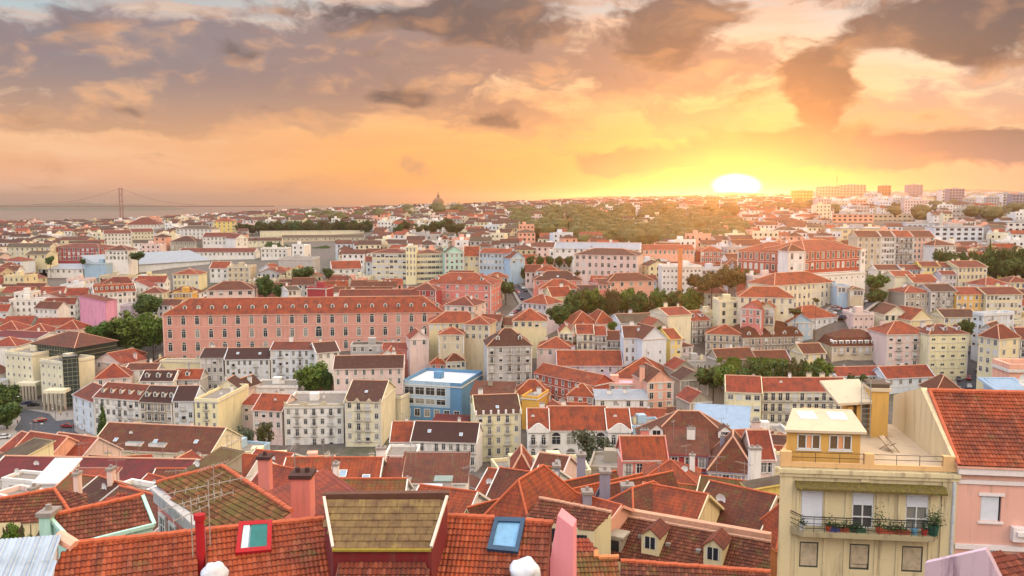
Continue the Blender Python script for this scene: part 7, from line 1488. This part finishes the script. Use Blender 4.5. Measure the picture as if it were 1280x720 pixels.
# ---------------------------------------------------------------- bridge, church, far towers
def bridge():
    Y = 5200.0; r = thing('suspension_bridge', 'hazy suspension bridge tower with faint cables over the river', 'bridge', (W(152.5, 280, Y).x, Y, 5)); m = plain('bridge_red', (150, 92, 84), .7)
    zt = W(152, 235, Y).z - 5
    for s in (-1, 1): mb = MB(); mb.box(s * 8 - 2.6, s * 8 + 2.6, -4, 4, 0, zt, 0); mb.build('tower_leg', [m], r)
    mb = MB()
    for f in (.3, .55, .78, .98): mb.box(-8, 8, -3, 3, zt * f - 3, zt * f + 1, 0)
    mb.build('cross_beam', [m], r)
    mb = MB(); mb.box(-750, 900, -10, 10, 60, 66, 0); mb.build('deck', [m], r)
    for s in (-1, 1):
        mb = MB(); L_ = 430 if s > 0 else 520; prev = None
        for i in range(25): f = i / 24; p = Vector((s * L_ * f, 0, zt - (zt - 74) * (2 * f - f * f))); prev is not None and mb.bar(prev, p, 1.1, 0, 4); prev = p
        mb.build('cable', [m], r)
        mb = MB()
        for i in range(1, 17): f = i / 17; mb.bar((s * L_ * f, 0, 66), (s * L_ * f, 0, zt - (zt - 74) * (2 * f - f * f)), .25, 0, 3)
        h = mb.build('hangers', [m], r); h['kind'] = 'stuff'
bridge()
def church():
    Y = 1300.0; p = W(547.5, 266, Y); s = Y / F * 1.35; r = thing('church', 'domed church with lantern on the central skyline', 'church', (p.x, Y, p.z - 12)); m = wm('stone'); z0 = 12
    mb = MB(); mb.box(-9 * s, 10 * s, 0, 25, 0, z0 + 4 * s, 0); mb.build('nave', [m, ], r); mb = MB(); mb.bar((0, 6, z0 + 4 * s), (0, 6, z0 + 8.5 * s), 5.4 * s, 0, 14); mb.build('drum', [m], r); mb = MB(); n = 14
    pr = [(5.4, 8.5), (5.2, 10), (4.4, 11.8), (3, 13.2), (1.2, 14.2), (1.2, 16), (.5, 17), (.15, 19.5)]
    for (ra, za), (rb, zb) in zip(pr, pr[1:]):
        for i in range(n): a, b = 2 * math.pi * i / n, 2 * math.pi * (i + 1) / n; mb.quad([(ra * s * math.cos(a), 6 + ra * s * math.sin(a), z0 + za * s), (ra * s * math.cos(b), 6 + ra * s * math.sin(b), z0 + za * s), (rb * s * math.cos(b), 6 + rb * s * math.sin(b), z0 + zb * s), (rb * s * math.cos(a), 6 + rb * s * math.sin(a), z0 + zb * s)])
    mb.build('dome', [wm('brown')], r)
church()
def gridded(mb, x0, x1, y0, y1, z0, z1, sx_, sz_, wmat=0, gmat=1):
    mb.box(x0, x1, y0, y1, z0, z1, wmat); nx, nz = max(1, int((x1 - x0) / sx_)), max(1, int((z1 - z0) / sz_))
    for i in range(nx):
        for k in range(nz): x = x0 + (x1 - x0) * (i + .5) / nx; z = z0 + (z1 - z0) * (k + .5) / nz; mb.quad([(x - sx_ * .28, y0 - .1, z - sz_ * .25), (x + sx_ * .28, y0 - .1, z - sz_ * .25), (x + sx_ * .28, y0 - .1, z + sz_ * .25), (x - sx_ * .28, y0 - .1, z + sz_ * .25)], gmat)
for x0, x1, yt, yb, Y, wl_, l in ((1024, 1050, 233, 250, 2400, 'salmon', 'long low tower block in the glare right of the sun'), (1050, 1083, 231, 250, 2450, 'salmon', 'long stepped block beside the mast on the right skyline'), (1102, 1114, 232, 248, 2500, 'brown', 'small dark cube tower on the right skyline'),
        (1136, 1154, 231, 248, 2300, 'lavgrey', 'grey-white twin faced tower on the right skyline'), (1177, 1188, 238, 254, 2000, 'white', 'white slab tower left of the grey tower'), (1187, 1206, 236, 256, 1950, 'lavgrey', 'grey gridded tower right of the white slab'), (1254, 1266, 242, 268, 1400, 'white', 'white narrow tower at the right edge skyline'), (1266, 1300, 243, 266, 1380, 'lavgrey', 'grey ribbed tower cut by the right edge'),
        (992, 1016, 238, 262, 2100, 'ochre', 'sun-washed tower block right below the sun'), (1168, 1180, 245, 256, 2100, 'brown', 'dark low tower left of the white slab'), (883, 900, 246, 276, 1500, 'orange', 'tower block silhouette lost in the orange glare'), (915, 926, 248, 272, 1600, 'orange', 'second tower block in the orange glare under the sun'),
        (558, 578, 255, 266, 1500, 'beige', 'square ruin-like block right of the domed church'), (1190, 1222, 262, 276, 1150, 'grey', 'grey concrete block in the right middle distance'), (1228, 1252, 262, 280, 1050, 'lavgrey', 'tall grey flats in the right middle distance'), (1134, 1180, 279, 292, 900, 'bluewhite', 'long white ribbon-windowed block above the apartment row'),
        (1092, 1146, 268, 280, 1000, 'beige', 'long beige barrack block in the right middle distance'), (1040, 1092, 268, 284, 950, 'salmon', 'brown-orange long block right of the glare'), (1052, 1100, 286, 296, 640, 'cream', 'wide cream flat-roofed block above the palace'), (1260, 1300, 278, 291, 800, 'white', 'white flat-roofed industrial block at right'),
        (1168, 1230, 284, 300, 700, 'bluewhite', 'white stepped block behind the dark tree belt')):
    p = W(x0, yt, Y); q = W(x1, yt, Y); zb = T(p.x, Y) - 3; r = thing('tower_block', l, 'tower block', (p.x, Y, zb)); r['kind'] = 'thing'; w_ = q.x - p.x; mb = MB(); gridded(mb, 0, w_, 0, 16 * max(1, Y / 1500), 0, p.z - zb, 5 * max(1, Y / 1500), 3.6 * max(1, Y / 1200)); mb.build('wall', [wm(wl_), GLASS], r)
    mb = MB(); mb.box(w_ * .3, w_ * .6, 2, 8, p.z - zb, p.z - zb + 3, 0); mb.box(-.4, w_ + .4, -.4, 16.4, p.z - zb, p.z - zb + .6, 0); mb.build('roof', [wm('grey')], r); KEEP.append((x0, x1, yt, yb - 3, Y, Y + 20))
p = W(1046, 233, 2400); mb = MB(); mb.bar((0, 0, -8), (0, 0, 30), .9, 0, 5); mb.bar((0, 0, 10), (0, 0, 22), 1.4, 0, 5); tag(mb.build('mast', [plain('bridge_red', (150, 92, 84))], None, p), 'thin radio mast on the right skyline', 'mast')
r = None; ct = W(850.5, 310, 406); cz_ = ct.z - T(ct.x, 406) + 1; r = thing('brick_chimney', 'tall square ochre brick chimney glowing between the white flats', 'chimney', (ct.x, 406, T(ct.x, 406) - 1)); mb = MB(); mb.box(-.9, .9, -.9, .9, 0, cz_, 0); mb.build('shaft', [wm('orange')], r); mb = MB(); mb.box(-1.0, 1.0, -1.0, 1.0, cz_, cz_ + .4, 0); mb.build('cap', [wm('brick')], r)
# ---------------------------------------------------------------- lesser houses between the known ones
FR = random.Random(99); KEEP.append((-5, 122, 500, 576, 335, 340)); KEEP.append((1211, 1228, 425, 486, 360, 365)); KEEP.append((540, 556, 246, 264, 1300, 1320)); KEEP.append((225, 300, 560, 592, 120, 125))
def free(cx, cy, rad):
    for (ax, ay, c_, s_, w_, d_) in OCC:
        dx, dy = cx - ax, cy - ay; lx, ly = c_ * dx + s_ * dy, -s_ * dx + c_ * dy
        if -rad < lx < w_ + rad and -rad < ly < d_ + rad: return False
    for (x, y, q) in ROADX:
        if math.hypot(cx - x, cy - y) < q + rad: return False
    return True
def clear(xa, xb, ytop, Y):
    for (a, b, yt, yb_, YY, YZ) in KEEP:
        if xb > a + 1 and xa < b - 1:
            if Y < YZ and ytop < yb_ - 2: return False
            if Y > YY and ytop > yt - 1 and xa > a - 1 and xb < b + 1: return False
    return True
COLW = dict(white='white', bluewhite='bluish white', cream='cream', palecream='pale cream', beige='beige', grey='grey', stone='stone grey', pink='pink', rose='rose', palepink='pale pink', yellow='yellow', butter='butter yellow', salmon='salmon', mint='mint', skyblue='sky blue', ochre='ochre')
COLR = dict(orange='orange', red='red', rust='rust', brown='brown', coral='coral', dark='dark', grey='grey', crimson='crimson')
USED = {}
def autolabel(wl_, t_, rk, w_, h_, cx, cy):
    m = sorted(MARK, key=lambda k: math.hypot(k[1] - cx, k[2] - cy))
    size = ('low ' if h_ < 8 else 'tall ' if h_ > 12 else '') + ('narrow ' if w_ < 9 else 'broad ' if w_ > 13 else '')
    kind = {'g': 'pitched', 'v': 'gable-fronted', 'h': 'hipped', 'f': 'flat'}[rk]
    for k in range(6):
        a = m[k]; dx, dy = a[1] - cx, a[2] - cy
        rel = ('left of ' if dx > 0 else 'right of ') if abs(dx) > abs(dy) * .6 else ('in front of ' if dy > 0 else 'behind ')
        l = '%s%s house with %s %s roof %s%s' % (size, COLW[wl_], COLR[t_], kind, rel, a[0])
        l = ' '.join(l.split()[:16])
        if l not in USED: break
    USED[l] = 1; return l
NF = [0]
def fill_house(X, Y, w_, d_, h_, rk, wl_, t_, rz_, rh_):
    z = T(X, Y) - .6; fl = max(1, int((h_ - .5) / 3.2)); det = Y < 430
    l = autolabel(wl_, t_, rk, w_, h_, X + w_ / 2, Y)
    r = thing('house', l, 'house', (X, Y, z), rz_); NF[0] += 1
    mb = MB(); H_ = h_ + .6; mb.box(0, w_, 0, d_, 0, H_, 0, skip='b' if rk == 'f' else 'bt')
    if rk == 'g':
        mb.quad([(0, d_, H_), (0, 0, H_), (0, d_ / 2, H_ + rh_)]); mb.quad([(w_, 0, H_), (w_, d_, H_), (w_, d_ / 2, H_ + rh_)])
    if rk == 'v': mb.quad([(0, 0, H_), (w_, 0, H_), (w_ / 2, 0, H_ + rh_)]); mb.quad([(w_, d_, H_), (0, d_, H_), (w_ / 2, d_, H_ + rh_)])
    nc = max(2, int(w_ / 2.6)); hw = .5 if Y < 600 else .6
    if not det:
        for k in range(fl):
            for i in range(nc):
                x = w_ * (i + .5) / nc; zz = H_ - 2.4 - k * 3.2
                if zz > .5: mb.box(x - hw, x + hw, -.06, -.01, zz, zz + 1.6, 1, skip='k')
                if i < 2 and zz > .5:
                    for xx in ((-.02, w_ + .02)[X < 0],): y = d_ * (i + .5) / 2; mb.box(min(xx, xx + .03), max(xx, xx + .03), y - hw, y + hw, zz, zz + 1.6, 1)
    mb.build('wall', [wm(wl_), GLASS], r)
    if rk == 'f': mb = MB(); mb.box(-.1, w_ + .1, -.1, .25, H_ + .01, H_ + .7, 0); mb.box(-.1, w_ + .1, d_ - .25, d_ + .1, H_ + .01, H_ + .7, 0); mb.box(-.1, .25, .25, d_ - .25, H_ + .01, H_ + .7, 0); mb.box(w_ - .25, w_ + .1, .25, d_ - .25, H_ + .01, H_ + .7, 0); mb.box(.25, w_ - .25, .25, d_ - .25, H_ + .01, H_ + .06, 1); mb.box(w_ * .3, w_ * .3 + 2.5, d_ * .5, d_ * .5 + 2.5, H_ + .07, H_ + 2.4, 0); mb.build('roof', [wm(wl_), DECK], r)
    else:
        fs, rg = roof_planes(rk, w_, d_, H_, rh_, .35); mb = MB(); mb.slab(fs, .2, 0, 1)
        for a, b in rg: mb.bar(a, b, .15, 2, 4)
        mb.build('roof', [tm(t_), wm(wl_), MORTAR], r)
    if det:
        for k in range(min(fl, 3)):
            for i in range(nc):
                zz = H_ - 2.4 - k * 3.2
                if zz > .6: place('window', window_mesh(FR.choice('ccccpsn'), 1.0, 1.5), r, (w_ * (i + .5) / nc, -.002, zz))
    for i in range(FR.choice((0, 1, 1, 2))): place('chimney', chimney_mesh(FR.choice(('white', 'cream')), .8, 1.6), r, (w_ * FR.uniform(.15, .85), d_ * FR.uniform(.5, .7), H_ + rh_ * .6))
    OCC.append((X, Y, math.cos(rz_), math.sin(rz_), w_, d_))
def pick(px, Y):
    u = FR.random()
    if px > 1050: wl_ = FR.choice(('white', 'cream', 'palecream', 'grey', 'stone', 'bluewhite', 'yellow', 'beige', 'palepink'))
    elif px < 250: wl_ = FR.choice(('white', 'white', 'bluewhite', 'palecream', 'palepink', 'cream', 'white', 'grey', 'beige'))
    else: wl_ = FR.choice(('white', 'cream', 'palecream', 'palepink', 'grey', 'beige', 'salmon', 'bluewhite', 'butter', 'skyblue', 'stone'))
    t_ = FR.choice(('coral', 'red', 'rust', 'coral', 'brown', 'red') if px < 300 else ('orange', 'rust', 'red', 'brown', 'orange', 'rust'))
    rk = FR.choice('gggvhhf' if u < .8 else 'gf'); return wl_, t_, rk
Y = 150.0
while Y < 1000 and NF[0] < 290:
    gap = 9 if Y < 330 else (11 if Y < 600 else 17); px = -40 + FR.uniform(0, 20)
    while px < 1330 and NF[0] < 290:
        w_ = FR.uniform(7, 12) if Y < 380 else FR.uniform(9, 17); d_ = FR.uniform(8, 11); X = (px - 640) / F * (Y + 8); h_ = FR.uniform(6, 10) if Y < 420 else FR.uniform(6, 12)
        if 150 <= Y < 270: h_ = FR.uniform(9, 14)
        wl_, t_, rk = pick(px, Y); rh_ = FR.uniform(2.2, 3.4) if rk != 'f' else .7; ztop = T(X, Y) + h_ + rh_
        xa, xb = pix((X, Y, ztop))[0], pix((X + w_, Y, ztop))[0]; yt = pix((X, Y, ztop))[1]
        ok = free(X + w_ / 2, Y + d_ / 2, 4.6) and clear(xa, xb, yt, Y)
        if ok and px < 130 and 262 < Y < 335: ok = False
        if ok and 640 < px < 930 and 560 < Y: ok = False
        if ok and 295 < px < 470 and 840 < Y < 960: ok = False
        if ok: fill_house(X, Y, w_, d_, h_, rk, wl_, t_, FR.uniform(-.25, .25), rh_); px += (w_ + FR.uniform(0, 3)) * F / Y
        else: px += 9
    Y += gap
print('fill houses', NF[0], 'reached Y', Y)
# ---------------------------------------------------------------- the far city as one mass
WS = ['white', 'palecream', 'white', 'beige', 'palepink', 'grey', 'bluewhite', 'salmon', 'white']; TS = ['orange', 'rust', 'brown', 'brown', 'grey', 'rust']; mats = [wm(k) for k in WS] + [tm(k) for k in TS] + [GLASS, DECK]; mb = MB(); NW = len(WS); NT = len(TS); cnt = 0
Y = 530.0
while Y < 3300:
    st_w = 17 if Y < 1300 else 20; px = -60.0
    while px < 1340:
        w_ = FR.uniform(8, 17) * (1 + (Y > 1500) * .5); X = (px - 640) / F * Y; X += FR.uniform(-3, 3); big = px > 1000 and Y > 800 and FR.random() < .3
        h_ = FR.uniform(8, 15) if not big else FR.uniform(15, 24); d_ = FR.uniform(9, 13)
        if big: w_ *= 1.6
        zt_ = T(X, Y); px += (w_ + FR.uniform(1, 7)) * F / Y
        if zt_ < CAMZ - 62: continue
        if 655 < px < 915 and 590 < Y < 1050 and FR.random() < .88: continue
        if 295 < px < 470 and 885 < Y < 930: continue
        if Y > 1500 and FR.random() < .25: continue
        top = zt_ + h_ + 3; q = pix((X, Y, top)); xb = q[0] + w_ * F / Y
        if not clear(q[0], xb, q[1], Y) or not free(X + w_ / 2, Y + d_ / 2, 5): continue
        r_ = FR.uniform(-.3, .3); c_, s_ = math.cos(r_), math.sin(r_); n0 = len(mb.v); wi = FR.randrange(NW); ti = NW + FR.randrange(NT); z0 = zt_ - 2; H_ = h_ + 2
        mb.box(0, w_, 0, d_, 0, H_, wi, skip='bk'); 
        if big or FR.random() < .33: mb.box(0, w_, 0, .3, H_, H_ + .8, wi); mb.box(w_ * .3, w_ * .5, 3, 6, H_, H_ + 2.6, wi)
        else:
            fs, rg = roof_planes(FR.choice('ggh'), w_, d_, H_, 2.3, .4)
            for f in fs: mb.quad(f, ti)
            if fs and len(fs) == 2: mb.quad([(0, d_, H_), (0, 0, H_), (0, d_ / 2, H_ + 2.2)], wi); mb.quad([(w_, 0, H_), (w_, d_, H_), (w_, d_ / 2, H_ + 2.2)], wi)
        if Y < 2000:
            nc = max(2, int(w_ / (3.2 if Y < 1200 else 4.5))); nr = int(H_ / 3.4)
            for k in range(nr):
                for i in range(nc):
                    x = w_ * (i + .5) / nc; zz = H_ - 2.6 - k * 3.4
                    if zz > 1: mb.quad([(x - .6, -.07, zz), (x + .6, -.07, zz), (x + .6, -.07, zz + 1.5), (x - .6, -.07, zz + 1.5)], NW + NT)
        for j in range(n0, len(mb.v)): a, b, e = mb.v[j]; mb.v[j] = (X + c_ * a - s_ * b, Y + s_ * a + c_ * b, z0 + e)
        cnt += 1
    Y += st_w * (1 if Y < 1500 else 1.8)
print('far houses', cnt, 'faces', len(mb.f))
o = tag(mb.build('distant_houses', mats), 'dense distant city of small pale houses with red roofs reaching the skyline', 'distant city'); o['kind'] = 'stuff'
# ---------------------------------------------------------------- the evening air
mb = MB(); mb.box(-17500, 15500, -900, 17500, -11, 186, 0)
hm = bpy.data.materials.new('evening_haze'); hm.use_nodes = True; ht = hm.node_tree; ht.nodes.clear()
ho = ht.nodes.new('ShaderNodeOutputMaterial'); hv = ht.nodes.new('ShaderNodeVolumePrincipled'); hv.inputs['Color'].default_value = (1.0, .89, .79, 1); hv.inputs['Density'].default_value = HAZE
hv.inputs['Anisotropy'].default_value = .86; ht.links.new(hv.outputs[0], ho.inputs['Volume'])
o = tag(mb.build('haze', [hm]), 'warm evening haze filling the air over the city', 'haze'); o['kind'] = 'stuff'
